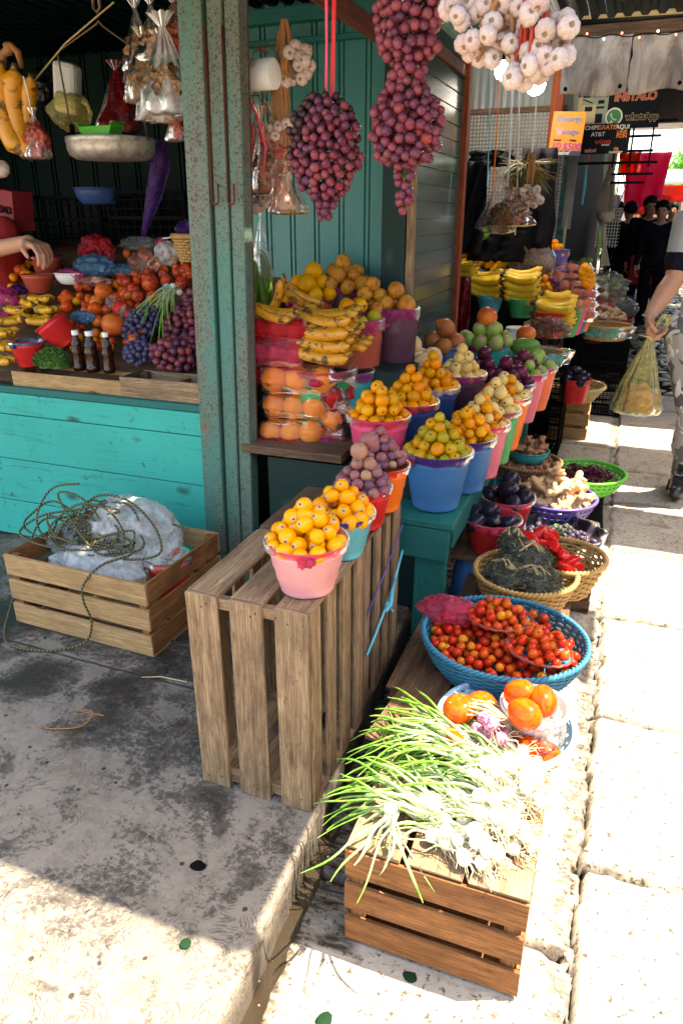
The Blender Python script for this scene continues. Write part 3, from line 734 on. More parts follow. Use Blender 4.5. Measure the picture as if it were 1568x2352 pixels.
def colander(base, r0, r1, h, col, label, rows=4, n=64, sy=1, name='colander', rz=0, rimw=.012, cat='colander', holes=True, group=None):
    t = thing(name, label, cat, base, rz, group)
    prof = []; N = rows * 4
    for j in range(N + 1):
        q = j / N; prof.append((r0 + (r1 - r0) * math.sin(q * 1.5708) ** .8, h * (1 - math.cos(q * 1.5708)) ** .75 if False else h * q))
    mb = MB().lathe(prof, n, sy=sy, skip=(lambda i, j: holes and j % 4 in (1, 2) and i % 2 == 0 and j < N - 2))
    mb.lathe([(.001, .002), (r0, .002)], n, sy=sy)
    part('body', mb, P_[col], t, True, solid=.003, weld=True)
    part('rim', MB().lathe([(r1 - .002, h - .006), (r1 + rimw * .8, h - .008), (r1 + rimw, h), (r1 + rimw * .6, h + .004), (r1 - .003, h + .003), (r1 - .002, h - .006)], n, sy=sy), P_[col], t, True)
    return t
def bowl(base, r0, r1, h, col, label, name='plastic_bowl', liner=None, cat='bowl', sy=1, group=None):
    t = thing(name, label, cat, base, 0, group)
    pr = [(.001, .002), (r0, 0)] + [(r0 + (r1 - r0) * math.sin(q * 1.5708), h * (1 - math.cos(q * 1.5708)) ** .8) for q in (.15, .3, .5, .7, .85, 1)]
    pr += [(r1 * 1.04, h), (r1 * 1.04, h + .004), (r1 * .99, h + .004), (r1 * .95, h * .85), (r0, .008), (.001, .008)]
    part('body', MB().lathe(pr, 40, sy=sy), P_[col], t, True)
    return t
def wooden_crate(label, L=.50, D=.36, H=.28, m='crate_pine', base=(0, 0, 0), rot=(0, 0, 0), ns=3, group=None, gap=.022, ends='crate_brown', bottom=True, topside=False, name='wooden_crate', th=.009, mfront=None):
    """open crate: long sides of ns slats along X, short ends, corner posts, slatted bottom"""
    t = thing(name, label, 'crate', base, 0, group); t.rotation_euler = rot
    sh = (H - gap * (ns - 1)) / ns
    for sy in (-1, 1):
        mb = MB()
        for k in range(ns): mb.box((uni(-.002, .002), sy * (D / 2 - th / 2), sh / 2 + k * (sh + gap)), (L, th, sh * uni(.96, 1.0)), jit=.0012)
        part('long_side', mb, M[mfront or m] if sy < 0 else M[m], t, bev=.0015)
    for sx in (-1, 1):
        mb = MB()
        for k in range(ns): mb.box((sx * (L / 2 - th * .5 - .0), 0, sh / 2 + k * (sh + gap) + .001), (th, D - 2 * th - .002, sh * uni(.95, 1.0)), jit=.001)
        part('end_side', mb, M[ends], t, bev=.0015)
        for sy in (-1, 1):
            part('corner_post', MB().box((sx * (L / 2 - th - .017), sy * (D / 2 - th - .0145), H / 2 - .002), (.03, .028, H - .006), jit=.001), M[ends], t, bev=.002)
    if bottom:
        mb = MB()
        for k in range(4): mb.box((0, -D / 2 + D * (k + .5) / 4, -.0045), (L - .004, D / 4 - .016, .008), jit=.0008)
        part('bottom_slats', mb, M[m], t, bev=.001)
    return t
def lattice_crate(base, L, D, H, label, rz=0, col='black', group=None, nx=14, nh=9, ny=10, name='plastic_crate'):
    t = thing(name, label, 'crate', base, rz, group)
    def side(n1, L1, put, fr=.012):
        mb = MB()
        for k in range(n1 + 1): put(mb, -L1 / 2 + L1 * k / n1, H / 2, .004 if 0 < k < n1 else .016, H)
        for k in range(nh + 1): put(mb, 0, H * k / nh, L1, .0045 if k not in (0, nh, nh // 2) else .016)
        return mb
    for s_ in (-1, 1):
        part('side_panel', side(nx, L, lambda mb, a, z, w, hh: mb.box((a, s_ * D / 2, min(max(z, .008), H - .008)), (w, .005 if w != L else .008, hh))), P_[col], t)
        part('side_panel', side(ny, D, lambda mb, a, z, w, hh: mb.box((s_ * L / 2, a, min(max(z, .008), H - .008)), (.005 if w != D else .008, w, hh))), P_[col], t)
    mb = MB()
    for k in range(nx + 1): mb.box((-L / 2 + L * k / nx, 0, .004), (.004, D, .004))
    for k in range(ny + 1): mb.box((0, -D / 2 + D * k / ny, .006), (L, .004, .004))
    part('bottom_grid', mb, P_[col], t)
    return t

# ------------------------------------------------------------------ the two crates standing on end, with four buckets
def end_crate(loc, W, Dp, H, label, m, side_m, front=True):
    """crate stood on its short end: slats run up it; W along X, Dp along Y"""
    t = thing('upright_crate', label, 'crate', loc, 0, 'crates standing on end beside the bench')
    th = .011
    def verts(n, span, put, mm):
        mb = MB(); gp_ = .031 if n == 3 else .046; w = (span - gp_ * (n - 1)) / n
        for k in range(n): put(mb, -span / 2 + w / 2 + k * (w + gp_), w)
        return mb
    for s_ in (-1, 1):
        if s_ < 0 and not front: continue
        part('long_side', verts(3, W - .004, lambda mb, a, w: mb.box((a, s_ * (Dp / 2 - th / 2), H / 2), (w, th, H - .004), jit=.0018), m), M[m], t, bev=.0015)
    for s_ in (-1, 1):
        part('side_panel', verts(4, Dp - 2 * th - .01, lambda mb, a, w: mb.box((s_ * (W / 2 - th / 2), a, H / 2 - .002), (th, w, H - .016), jit=.0016), m), M[side_m], t, bev=.0015)
    for z in (.012, H - .006):
        mb = MB(); n = 3; w = (W - .03 * 2) / 3
        for k in range(n): mb.box((-W / 2 + w / 2 + k * (w + .03), 0.0, z), (w, Dp - 2 * th - .004, th), jit=.0015)
        part('end_slats', mb, M[m], t, bev=.0015)
    nl = MB()
    for q in range(3):
        for z in (.028, .036, H - .024, H - .034): nl.ball((-W / 2 + W * (q + .5) / 3 + uni(-.03, .03), -Dp / 2 - .0005, z), .0026, 6, 4, sc=(1, .4, 1))
    part('nails', nl, M['rust'], t)
    for s_ in (-1, 1):
        for z in (.030, H - .026):
            part('cleat', MB().box((0, s_ * (Dp / 2 - th - .012), z), (W - .03, .022, .028), jit=.001), M['crate_grey'], t, bev=.002)
    return t
end_crate((-.705, 1.43, .12), .315, .385, .57, 'weathered crate standing on end nearest the camera, pale pink bucket on top', 'crate_grey', 'crate_grey')
end_crate((-.715, 1.815, .12), .315, .36, .565, 'second upright crate farther from the camera, blue and purple strings tied on it', 'crate_dark', 'crate_grey')
# strings on the far crate
tt = -.5515
solo('string', MB().tube([(tt + .002, 1.645, .46), (tt + .004, 1.75, .50), (tt + .004, 1.86, .545), (tt + .002, 1.985, .60)], .0022, 6), P_['violet'], 'thin purple string stretched over the far upright crate', 'string', smooth=True)
sb = thing('string', 'pale blue string with a frayed knot on the far upright crate', 'string', (tt + .003, 1.82, .40))
part('cord', MB().tube([(0, -.17, -.075), (.004, -.09, -.035), (.004, 0, .0), (.004, .09, .055), (.002, .165, .11)], .004, 6), P_['cyan'], sb, True)
part('knot', MB().tube([(.008, -.02, -.01), (.018, .0, .012), (.012, .03, .04), (.02, .045, .075)], [.005, .007, .006, .003], 6).tube([(.008, 0, 0), (.02, .02, -.03)], .003, 5).add(rag(Vector((.01, 0, 0)), .012, 1, 3)), P_['cyan'], sb, True)

ZT = .692
def loq_bucket(c, r0, r1, h, col, liner, label, kind, n, fr, flabel, fcat, fgroup, slope=.5, seed=1, Rf=.98, power=1, mixk=None, **k):
    bucket(c, r0, r1, h, col, label, liner, **k)
    heap(kind, (c[0], c[1], c[2] + h - fr * 1.2), n, fr, r1 * Rf, None, slope, flabel, fcat, fgroup, seed, power=power, mixk=mixk)
loq_bucket((-.60, 1.355, ZT), .062, .092, .125, 'pink', 'pink', 'pale pink bucket of loquats with a pink film rim, nearest on the upright crates', 'loquat', 50, .0190, 'yellow loquat heaped in the pale pink bucket', 'loquat', 'loquats in the pale pink bucket', .95, 3, 1.06)
loq_bucket((-.592, 1.555, ZT), .055, .083, .115, 'cyan', 'violet', 'light blue bucket of loquats between the pale pink and the red one', 'loquat', 44, .0178, 'yellow loquat heaped in the light blue bucket', 'loquat', 'loquats in the light blue bucket', 1.0, 5, 1.06)
loq_bucket((-.60, 1.745, ZT), .055, .078, .115, 'red', 'red', 'small red bucket of large mottled grapes behind the light blue bucket', 'pgrape', 62, .0165, 'large mottled grape heaped over the small red bucket', 'grape', 'grapes in the small red bucket', 1.2, 8, 1.12)
bucket((-.592, 1.885, ZT), .055, .080, .135, 'orange', 'bright orange bucket of dusky grapes at the far end of the upright crates', 'red')
heap('pgrape', (-.602, 1.90, ZT + .13), 55, .0150, .080, None, 1.1, 'dusky purple grape heaped over the bright orange bucket', 'grape', 'grapes in the bright orange bucket', 9)
fruit('pgrape', at(824, 1036, y=1.70), .023, 'largest mottled dusky grape high on the red bucket heap, left of the pink one', 'grape')
fruit('pgrape', at(848, 1012, y=1.76), .026, 'largest pink grape high on the red bucket heap', 'grape')

# ------------------------------------------------------------------ the green bench and what stands on it
def bench():
    t = thing('green_bench', 'chipped dark green wooden bench carrying the rows of fruit buckets', 'bench', (-.8, 2.9, 0))
    zt = .56
    part('table_top', MB().box((.2475, -.18, zt - .0125), (.265, 1.18, .025), jit=.002), M['teal_bench'], t, bev=.003)
    part('table_top', MB().box((.12, 1.02, zt - .0125), (.60, 1.20, .025), jit=.002), M['teal_bench'], t, bev=.003)
    part('front_rail', MB().box((.2425, -.755, zt - .085), (.25, .025, .115), jit=.002), M['teal_bench'], t, bev=.003)
    part('side_rail', MB().box((.362, .40, zt - .075), (.022, 2.2, .09), jit=.002), M['teal_bench'], t, bev=.003)
    part('leg', MB().box((.30, -.71, .22), (.105, .05, .45), jit=.002), M['teal_bench'], t, bev=.003)
    for x, y in ((.33, .3), (.33, 1.5)): part('leg', MB().box((x, y, .22), (.05, .06, .45)), M['teal_bench'], t, bev=.003)
    part('leg', MB().box((.15, .9, .33), (.06, .05, .41)), M['teal_bench'], t, bev=.003)
bench()
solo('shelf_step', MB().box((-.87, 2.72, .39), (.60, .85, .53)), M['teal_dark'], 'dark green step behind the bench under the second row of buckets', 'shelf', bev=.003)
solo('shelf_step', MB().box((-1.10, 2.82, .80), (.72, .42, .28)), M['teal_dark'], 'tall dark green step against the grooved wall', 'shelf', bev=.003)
ZB = .563
BR = [  # x, y, r0, r1, h, colour, liner, label, kind, n, r, fruit label, cat, group, slope, mix
 (-.515, 2.275, .079, .113, .20, 'blue', 'violet', 'large blue bucket at the front corner of the green bench', 'tejog', 74, .0208, 'yellow green hawthorn apple in the large blue front bucket', 'hawthorn apple', 'hawthorn apples in the front blue bucket', 1.0, None),
 (-.462, 2.475, .075, .105, .20, 'blue', 'violet', 'second blue bucket on the bench, half hidden behind the large front one', 'tejo', 46, .0210, 'orange hawthorn apple in the second blue bucket on the bench', 'hawthorn apple', 'hawthorn apples in the second blue bucket', 1.0, None),
 (-.440, 2.645, .075, .105, .21, 'rose', 'pink', 'rose pink bucket third along the edge of the green bench', 'tejo', 46, .0210, 'orange hawthorn apple in the rose pink bench bucket', 'hawthorn apple', 'hawthorn apples in the rose pink bucket', 1.0, ('guava', .3, 'pale guava among the hawthorn apples of the rose pink bucket', 'guavas in the rose pink bucket')),
 (-.425, 2.83, .075, .105, .22, 'green', 'pink', 'green bucket in the middle of the bench edge', 'guava', 40, .0245, 'pale yellow guava in the green bench bucket', 'guava', 'guavas in the green bench bucket', 1.0, None),
 (-.415, 3.03, .075, .108, .23, 'orange', 'rose', 'orange bucket on the bench edge under the dark plums', 'guava', 36, .0245, 'pale yellow guava in the orange bench bucket', 'guava', 'guavas in the orange bench bucket', .9, ('tejo', .35, 'orange hawthorn apple among the guavas of the orange bucket', 'hawthorn apples in the orange bench bucket')),
 (-.430, 3.25, .075, .112, .24, 'grey', 'violet', 'blue grey bucket of dark plums on the bench edge', 'plum', 56, .030, 'dark red plum in the blue grey bench bucket', 'plum', 'plums in the blue grey bucket', 1.0, None),
 (-.405, 3.50, .075, .112, .24, 'rose', 'magenta', 'tall pink bucket beyond the plums on the bench edge', 'plum', 30, .030, 'dark red plum in the tall pink bucket beyond', 'plum', 'plums in the tall pink bucket', .8, ('tuna', .5, 'green prickly pear beside the plums of the tall pink bucket', 'prickly pears in the tall pink bucket')),
 (-.375, 3.76, .075, .110, .22, 'coral', 'magenta', 'coral bucket of green prickly pears last on the bench edge', 'tuna', 24, .034, 'green prickly pear in the coral bucket', 'prickly pear', 'prickly pears in the coral bucket', .8, ('tunay', .15, 'yellow prickly pear in the coral bucket', 'yellow prickly pears in the coral bucket')),
]
for i, (x, y, r0, r1, h, c, l, lb, kd, n, fr, fl, fc, fg, sl, mk) in enumerate(BR):
    loq_bucket((x, y, ZB), r0, r1, h, c, l, lb, kd, n, fr, fl, fc, fg, sl, 20 + i, 1.03, mixk=mk)
Z2 = .658
B2 = [
 (-.735, 2.30, .072, .105, .20, 'hotpink', 'pink', 'hot pink bucket of hawthorn apples on the step behind the dusky grapes', 'tejo', 62, .0215, 'orange hawthorn apple in the hot pink bucket', 'hawthorn apple', 'hawthorn apples in the hot pink bucket', 1.05, None),
 (-.690, 2.53, .072, .105, .20, 'navy', 'pink', 'dark blue bucket with a pink rim on the step behind the hot pink one', 'tejo', 56, .0210, 'orange hawthorn apple in the pink rimmed dark blue bucket', 'hawthorn apple', 'hawthorn apples in the pink rimmed dark blue bucket', 1.05, None),
 (-.665, 2.77, .072, .105, .21, 'navy', 'milky', 'dark blue bucket with a whitish rim on the step', 'tejo', 52, .0210, 'orange hawthorn apple in the white rimmed dark blue bucket', 'hawthorn apple', 'hawthorn apples in the white rimmed dark blue bucket', 1.05, None),
 (-.600, 3.00, .072, .105, .22, 'plum', 'magenta', 'dark purple bucket of guavas on the step beside the plums', 'guava', 44, .0245, 'pale guava in the dark purple bucket', 'guava', 'guavas in the dark purple bucket', 1.0, None),
]
for i, (x, y, r0, r1, h, c, l, lb, kd, n, fr, fl, fc, fg, sl, mk) in enumerate(B2):
    loq_bucket((x, y, Z2), r0, r1, h, c, l, lb, kd, n, fr, fl, fc, fg, sl, 40 + i, 1.05, mixk=mk)
# plums spilling between the two rows, plums' far bucket
loq_bucket((-.555, 3.26, ZB), .08, .115, .24, 'magenta' if 'magenta' in P_ else 'hotpink', 'magenta', 'hot pink bucket of dark plums behind the blue grey bucket', 'plum', 52, .0285, 'dark plum in the hot pink bucket at the back', 'plum', 'plums in the hot pink bucket', 1.0, 61, 1.1)
# sapotes, pomegranates, prickly pears further back
def tower(items, kind, label, cat, group):
    for q in items: fruit(kind, q[0], q[1], label, cat, group)
bucket((-.790, 2.92, .70), .07, .11, .22, 'teal', 'teal bucket of pale sapotes in front of the shutter', 'milky')
heap('sapote', (-.785, 2.92, .89), 12, .042, .125, None, .6, 'pale tan sapote heaped before the shutter', 'sapote', 'pale sapotes', 62)
fruit('sapote', at(917, 776, y=2.9), .047, 'tallest egg shaped sapote on top of the pale heap', 'sapote', rot=(.1, .1, 0))
bucket((-.765, 3.42, .68), .075, .105, .24, 'blue', 'blue bucket of pomegranates against the shutter', None)
heap('pome', (-.765, 3.40, .88), 9, .049, .115, None, .85, 'rusty brown pomegranate heaped against the shutter', 'pomegranate', 'pomegranates against the shutter', 63)
bucket((-.595, 3.58, .69), .08, .115, .24, 'teal', 'teal bucket of prickly pears at the back of the bench', 'magenta')
heap('tuna', (-.595, 3.58, .90), 20, .034, .145, None, .62, 'green prickly pear heaped in the teal bucket', 'prickly pear', 'prickly pears in the teal bucket', 64, mixk=('tunay', .22, 'yellow orange prickly pear in the teal bucket', 'yellow prickly pears in the teal bucket'))
fruit('gapple', at(1118, 728, y=3.56), .050, 'large orange red pomegranate crowning the prickly pears', 'pomegranate')
fruit('papaya', at(1205, 795, y=3.8), .042, 'long green papaya lying on the coral bucket', 'papaya', rot=(0, 1.45, .2))
fruit('peach', at(1207, 768, y=3.9), .048, 'yellow and red mango lying behind the green papaya', 'mango', rot=(0, 1.2, .3))

# rear rows on the tall step -------------------------------------------------
ZR = .943
bucket((-1.235, 2.90, ZR), .07, .10, .235, 'brick', 'brick red bucket of oranges behind the leaning plantains', 'magenta')
heap('orange', (-1.235, 2.90, ZR + .21), 24, .034, .140, None, .8, 'yellow orange piled behind the leaning plantains', 'orange', 'oranges behind the plantains', 70)
bucket((-1.12, 2.97, ZR), .06, .09, .27, 'plum', 'dark bucket of blotched mangoes against the grooved wall', 'magenta')
heap('mango', (-1.11, 2.97, ZR + .25), 22, .031, .125, None, .9, 'blotched brown mango piled against the grooved wall', 'mango', 'mangoes against the grooved wall', 71)
bucket((-.985, 2.72, .66), .085, .12, .46, 'brick', 'tall brick red bucket of green oranges', 'magenta')
heap('orange', (-.985, 2.71, 1.08), 18, .034, .125, None, .7, 'yellow orange in the tall brick red bucket', 'orange', 'oranges in the tall brick red bucket', 72, mixk=('lime', .3, 'greenish orange in the tall brick red bucket', 'greenish oranges in the tall brick red bucket'))
bucket((-.945, 2.86, .66), .07, .095, .48, 'plum', 'tall black purple bucket left of the shutter post', 'magenta')
heap('mango', (-.950, 2.86, 1.12), 22, .032, .105, None, .95, 'blotched mango in the tall black purple bucket', 'mango', 'mangoes in the tall black purple bucket', 73)
bucket((-.845, 2.86, .66), .06, .085, .49, 'plum', 'tall dark bucket of russet mangoes touching the shutter post', 'magenta')
heap('mango', (-.845, 2.86, 1.13), 13, .033, .085, None, 1.1, 'russet mango in the dark bucket by the shutter post', 'mango', 'mangoes by the shutter post', 74)
fruit('papaya', at(600, 618, y=2.75), .045, 'upright striped green cucumber behind the pillar', 'cucumber', rot=(.1, -.15, 0), name='cucumber')
random.seed(11)
for (u, v, y, r_, ry) in ((604, 645, 2.62, .034, -.12), (585, 655, 2.6, .030, .05)):
    o = link('cucumber', K['cucumber'][0], None, at(u, v, y=y), (.05, ry, 0), r_); tag(o, 'dark green cucumber standing upright beside the pillar' + (', the taller one' if r_ > .032 else ', the shorter one'), 'cucumber')

# bananas -------------------------------------------------------------------
def banana_mesh(L=.2, r=.019, curve=1.0, mat='banana', n=16, o=0):
    pts, rr = [], []
    for i in range(n + 1):
        q = i / n; a = (q - .5) * curve
        pts.append(Vector((math.sin(a) * L / max(curve, .01), .004 * nz((q * 2, o, 0)), (1 - math.cos(a)) * L / max(curve, .01))))
        k = min(1, q / .14, (1 - q) / .10); w = .30 + .70 * math.sin(min(1, k) * 1.5708) ** .8
        if q < .08: w = .30
        if q > .93: w = .30
        if q > .99: w = .12
        rr.append(r * w * (1 + .05 * nz((q * 6, o, 1))))
    mb = MB(); mb.tube(pts, rr, 10)
    m = len(pts)
    uvs = []
    for f in mb.f: uvs.append(tuple(((k // 10) / (m - 1), .5) for k in f))
    mb.uv = uvs
    return mb
BM = {k: [banana_mesh(L_, r_, c_, k, o=i).mesh('banana', F_[k], True) for i in range(3)] for k, L_, r_, c_ in (('banana', .21, .019, 1.15), ('plantain', .26, .021, .8), ('bbanana', .13, .017, .9))}
def hand(loc, kind, n, label, cat, rz=0, spread=.30, lift=.012, group=None, tilt=0.0, sc=1.0, yaw=0.0, name=None):
    """bananas of one hand lying side by side, joined at the stalk end (at -X)"""
    t = thing(name or ('plantain_bunch' if kind == 'plantain' else 'banana_bunch'), label, cat, loc, rz, group); t.rotation_euler = (tilt, 0, rz)
    L = {'banana': .21, 'plantain': .26, 'bbanana': .13}[kind] * sc
    for i in range(n):
        f = (i - (n - 1) / 2); a = f * spread / max(1, n) * 2
        o = link('banana', random.choice(BM[kind]), t, None, None, sc)
        o.rotation_euler = (-.35 * f / max(1, n / 2) + uni(-.06, .06), uni(-.05, .05), a)
        o.location = (-L / 2 + math.cos(a) * L / 2, math.sin(a) * L / 2 + f * .013 * sc, abs(f) * .004 + lift * (i % 2) * .6)
    mb = MB().ball((-L / 2 - .002, 0, .018 * sc), .019 * sc, 8, 6, sc=(.8, .9, .7))
    part('stalk', mb, M['crate_dark'], t, True)
    return t
# big plantains leaning over the green bucket
bucket((-1.045, 2.52, .70), .09, .135, .26, 'green', 'green tub under the stacked plantains', 'pink')
bucket((-.945, 2.60, .66), .06, .085, .28, 'teal', 'teal tub tucked beside the plantain tub', 'magenta')
for k, (u, v, y, n, rz, sc, lab) in enumerate(((745, 815, 2.45, 5, .10, 1.0, 'lowest hand of overripe plantains on the green tub'), (750, 790, 2.46, 4, .05, 1.0, 'second hand up of spotted plantains on the green tub'),
        (745, 762, 2.47, 4, .0, 1.08, 'third hand up of yellow plantains curving over the tub'), (750, 735, 2.50, 3, -.04, 1.1, 'topmost blackened plantain hand of the stack'))):
    hand(at(u, v, y=y), 'plantain', n, lab, 'plantains', rz, sc=sc, tilt=.25, spread=.22)
for (u, v, y, lab, ry, n) in ((640, 690, 2.5, 'plantain hand leaning upright against the oranges', -1.1, 3), (690, 690, 2.6, 'spotted plantain pair lying slantwise on the oranges', .45, 2), (800, 790, 2.5, 'short browned plantains at the right end of the stack', .1, 3), (630, 725, 2.42, 'blackened plantains above the red apple bags', .2, 3)):
    t = hand(at(u, v, y=y), 'plantain', n, lab, 'plantains', 0, sc=.75); t.rotation_euler = (.2, ry, .1)

# bags of fruit on the plank --------------------------------------------------
solo('shelf_plank', MB().box((-1.06, 2.43, .690), (.40, .34, .03), jit=.003), M['crate_dark'], 'rough dark plank under the bagged oranges', 'plank', bev=.003)
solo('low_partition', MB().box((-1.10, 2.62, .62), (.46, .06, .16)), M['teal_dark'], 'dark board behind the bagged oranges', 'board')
def bag_row(c, dr, n, r, mat, kind, blabel, flabel, fgroup, cat='bag', rz=0, knot=1, fcat='orange', tail=.08, flat_=.98):
    """n fruit in a row inside a stretched film sleeve, knotted at one end; dr = unit direction of the row"""
    c = Vector(c); dr = Vector(dr).normalized()
    X = dr; Y = Vector((0, 0, 1)).cross(X).normalized(); Z = X.cross(Y); MM = Matrix((X, Y, Z)).transposed()
    pos = [(i - (n - 1) / 2) * 2 * r * .88 for i in range(n)]
    for p in pos: fruit(kind, c + X * p + Y * uni(-.004, .004), r * .97, flabel, fcat, fgroup)
    prof = []; L = pos[-1] + r; o = rnd() * 30; N = 40
    for j in range(N + 1):
        x = -L - tail * .35 + (2 * L + tail * 1.35) * j / N
        e = max([math.sqrt(max(0, r * r * 1.1 - (x - p) ** 2)) for p in pos]); base = r * .97 if abs(x) < L * .93 else 0
        k = max(e, base) + .004
        if x > L * .95: k = max(k if x < L else 0, .55 * r * max(.10, 1 - (x - L * .95) / (tail * .45)))
        if x > L + tail * .5: k = r * (.10 + .40 * (x - L - tail * .5) / (tail * .5))
        if x < -L * .97: k = max(k if x > -L else 0, r * .55 * max(.05, 1 - (-L * .97 - x) / (tail * .3)))
        prof.append((k, x))
    def fn(a, rr, z, j):
        w = 1 + .05 * math.cos(7 * a + z * 20) * (1 if abs(z) < L else 2.5) + .06 * nz((math.cos(a) * 2, math.sin(a) * 2, z * 25 + o))
        if z > L: w += .25 * math.cos(9 * a)
        return rr * w, z
    mb = MB().lathe(prof, 48, fn=fn)
    for q in mb.v: q.xyz = (q.z * knot, q.y, q.x)
    for i, q in enumerate(mb.v): mb.v[i] = MM @ q
    return solo('fruit_bag', mb, FL[mat], blabel, cat, c, smooth=True)
bdir = (1, .10, .03)
def bag3(u, v, y, lab, n=3, r=.046, mat='rose', kind='orange', dr=bdir, fc='orange', knot=1):
    p = at(u, v, y=y)
    bag_row(p, dr, n, r, mat, kind, lab, 'fruit inside the ' + lab.split(' of ')[0], 'fruit inside the ' + lab.split(' of ')[0], knot=knot, fcat=fc)
bag3(668, 993, 2.40, 'lowest sleeve bag of three oranges on the dark plank')
bag3(675, 932, 2.42, 'middle sleeve bag of three oranges on the dark plank')
bag3(685, 872, 2.42, 'top sleeve bag of three large oranges above the others', r=.052)
bag3(775, 905, 2.50, 'orange tomato bag of round fruit behind the top orange sleeve', 2, .044, 'red', 'gapple', (.3, 1, .0))
bag3(780, 960, 2.48, 'clear red bag of tangerines behind the middle sleeve', 2, .042, 'rose', 'orange', (.4, 1, 0))
bag3(768, 1000, 2.46, 'small red bag of tangerines beside the lowest sleeve', 1, .042, 'rose', 'gapple', (.4, 1, 0))
bag3(635, 757, 2.42, 'upper red film bag of apples beside the pillar', 3, .042, 'red', 'apple', (1, .1, .0), 'apple')
bag3(632, 812, 2.41, 'lower red film bag of apples beside the pillar', 3, .041, 'pink', 'apple', (1, .1, .0), 'apple')
bag3(620, 862, 2.44, 'red film bag of apples squeezed behind the orange sleeves', 3, .040, 'red', 'apple', (1, .3, .0), 'apple')
crumple('plastic_bag', at(735, 1010, y=2.44), (.11, .05, .03), 'magenta', 'flattened magenta film lying at the right of the plank', o=3)
crumple('plastic_bag', at(640, 1015, y=2.36), (.16, .05, .012), 'red', 'red film skirt under the lowest orange sleeve', o=9)

# ------------------------------------------------------------------ the low row along the aisle
wooden_crate('slatted crate under the spring onions, nearest the camera', L=.378, D=.52, H=.265, m='crate_brown', base=(-.198, 1.295, .008), ends='crate_brown', ns=3, gap=.022, mfront='crate_brown')
random.seed(5)
def lid_slats(x, y, z, L, D, n, gapx, mm='crate_pine', label=''):
    mb = MB(); w = (L - gapx * (n - 1)) / n
    for k in range(n): mb.box((-L / 2 + w / 2 + k * (w + gapx), 0, 0), (w, D, .008), jit=.0015)
    return solo('slatted_board', mb, M[mm], label, 'board', (x, y, z), bev=.001)
lid_slats(-.198, 1.295, .279, .374, .51, 3, .014, 'crate_grey', 'slatted wooden lid under the spring onions')
wooden_crate('crate under the big tomato basket, mostly hidden', L=.40, D=.50, H=.255, m='crate_dark', base=(-.265, 1.86, .008), ends='crate_dark')
lid_slats(-.275, 1.86, .270, .40, .52, 3, .02, 'crate_dark', 'slatted lid under the big tomato basket')
solo('loose_board', MB().box((0, 0, 0), (.12, .34, .010), jit=.002), M['crate_dark'], 'loose grey board sticking out left of the tomato tray', 'board', (-.375, 1.52, .290), (0, .02, -.12), bev=.002)
wooden_crate('crate under the herb basket', L=.36, D=.42, H=.22, m='crate_dark', base=(-.215, 2.32, .008), ends='crate_dark')
lid_slats(-.215, 2.32, .238, .38, .42, 3, .02, 'crate_dark', 'slatted lid under the basket of dried herbs')

# tomato tray and tomatoes
t = colander((-.128, 1.475, .292), .115, .160, .055, 'skyblue', 'pale blue perforated tray with a wavy rim holding big tomatoes', rows=3, n=72, name='plastic_tray', cat='tray')
colander((-.065, 1.49, .345), .055, .078, .055, 'white', 'small whitish bowl of sunlit plum tomatoes on the blue tray', rows=2, n=48, name='plastic_bowl', cat='bowl', holes=False, rimw=.006)
for i, (u, v, z, r_, kd, lb) in enumerate(((1055, 1628, .38, .042, 'rtomato', 'big round red tomato at the left of the blue tray'), (1105, 1622, .37, .040, 'rtomato', 'big round red tomato second from the left on the blue tray'),
        (1192, 1592, .44, .034, 'tomato', 'upper left plum tomato in the small whitish bowl'), (1245, 1612, .44, .036, 'tomato', 'sunlit plum tomato standing at the right in the small bowl'), (1204, 1640, .44, .036, 'tomato', 'plum tomato lying in front in the small bowl'),
        (1040, 1705, .34, .034, 'tomato', 'orange red tomato low at the left edge of the blue tray'), (1212, 1722, .33, .034, 'tomato', 'sunlit tomato below the small bowl on the blue tray'), (1248, 1735, .33, .034, 'tomato', 'rightmost sunlit tomato on the blue tray'), (1205, 1685, .34, .030, 'tomato', 'dark orange tomato tucked under the small bowl'))):
    fruit(kd, at(u, v, z=z), r_, lb, 'tomato', None, rot=(uni(-.6, .6), uni(.9, 1.6), uni(-2, 2)) if kd == 'tomato' else (uni(-.5, .2), uni(-.4, .4), 0))
crumple('plastic_bag', at(1255, 1680, z=.36), (.038, .07, .05), 'clear', 'crumpled clear bag hanging over the right of the small tomato bowl', o=4)
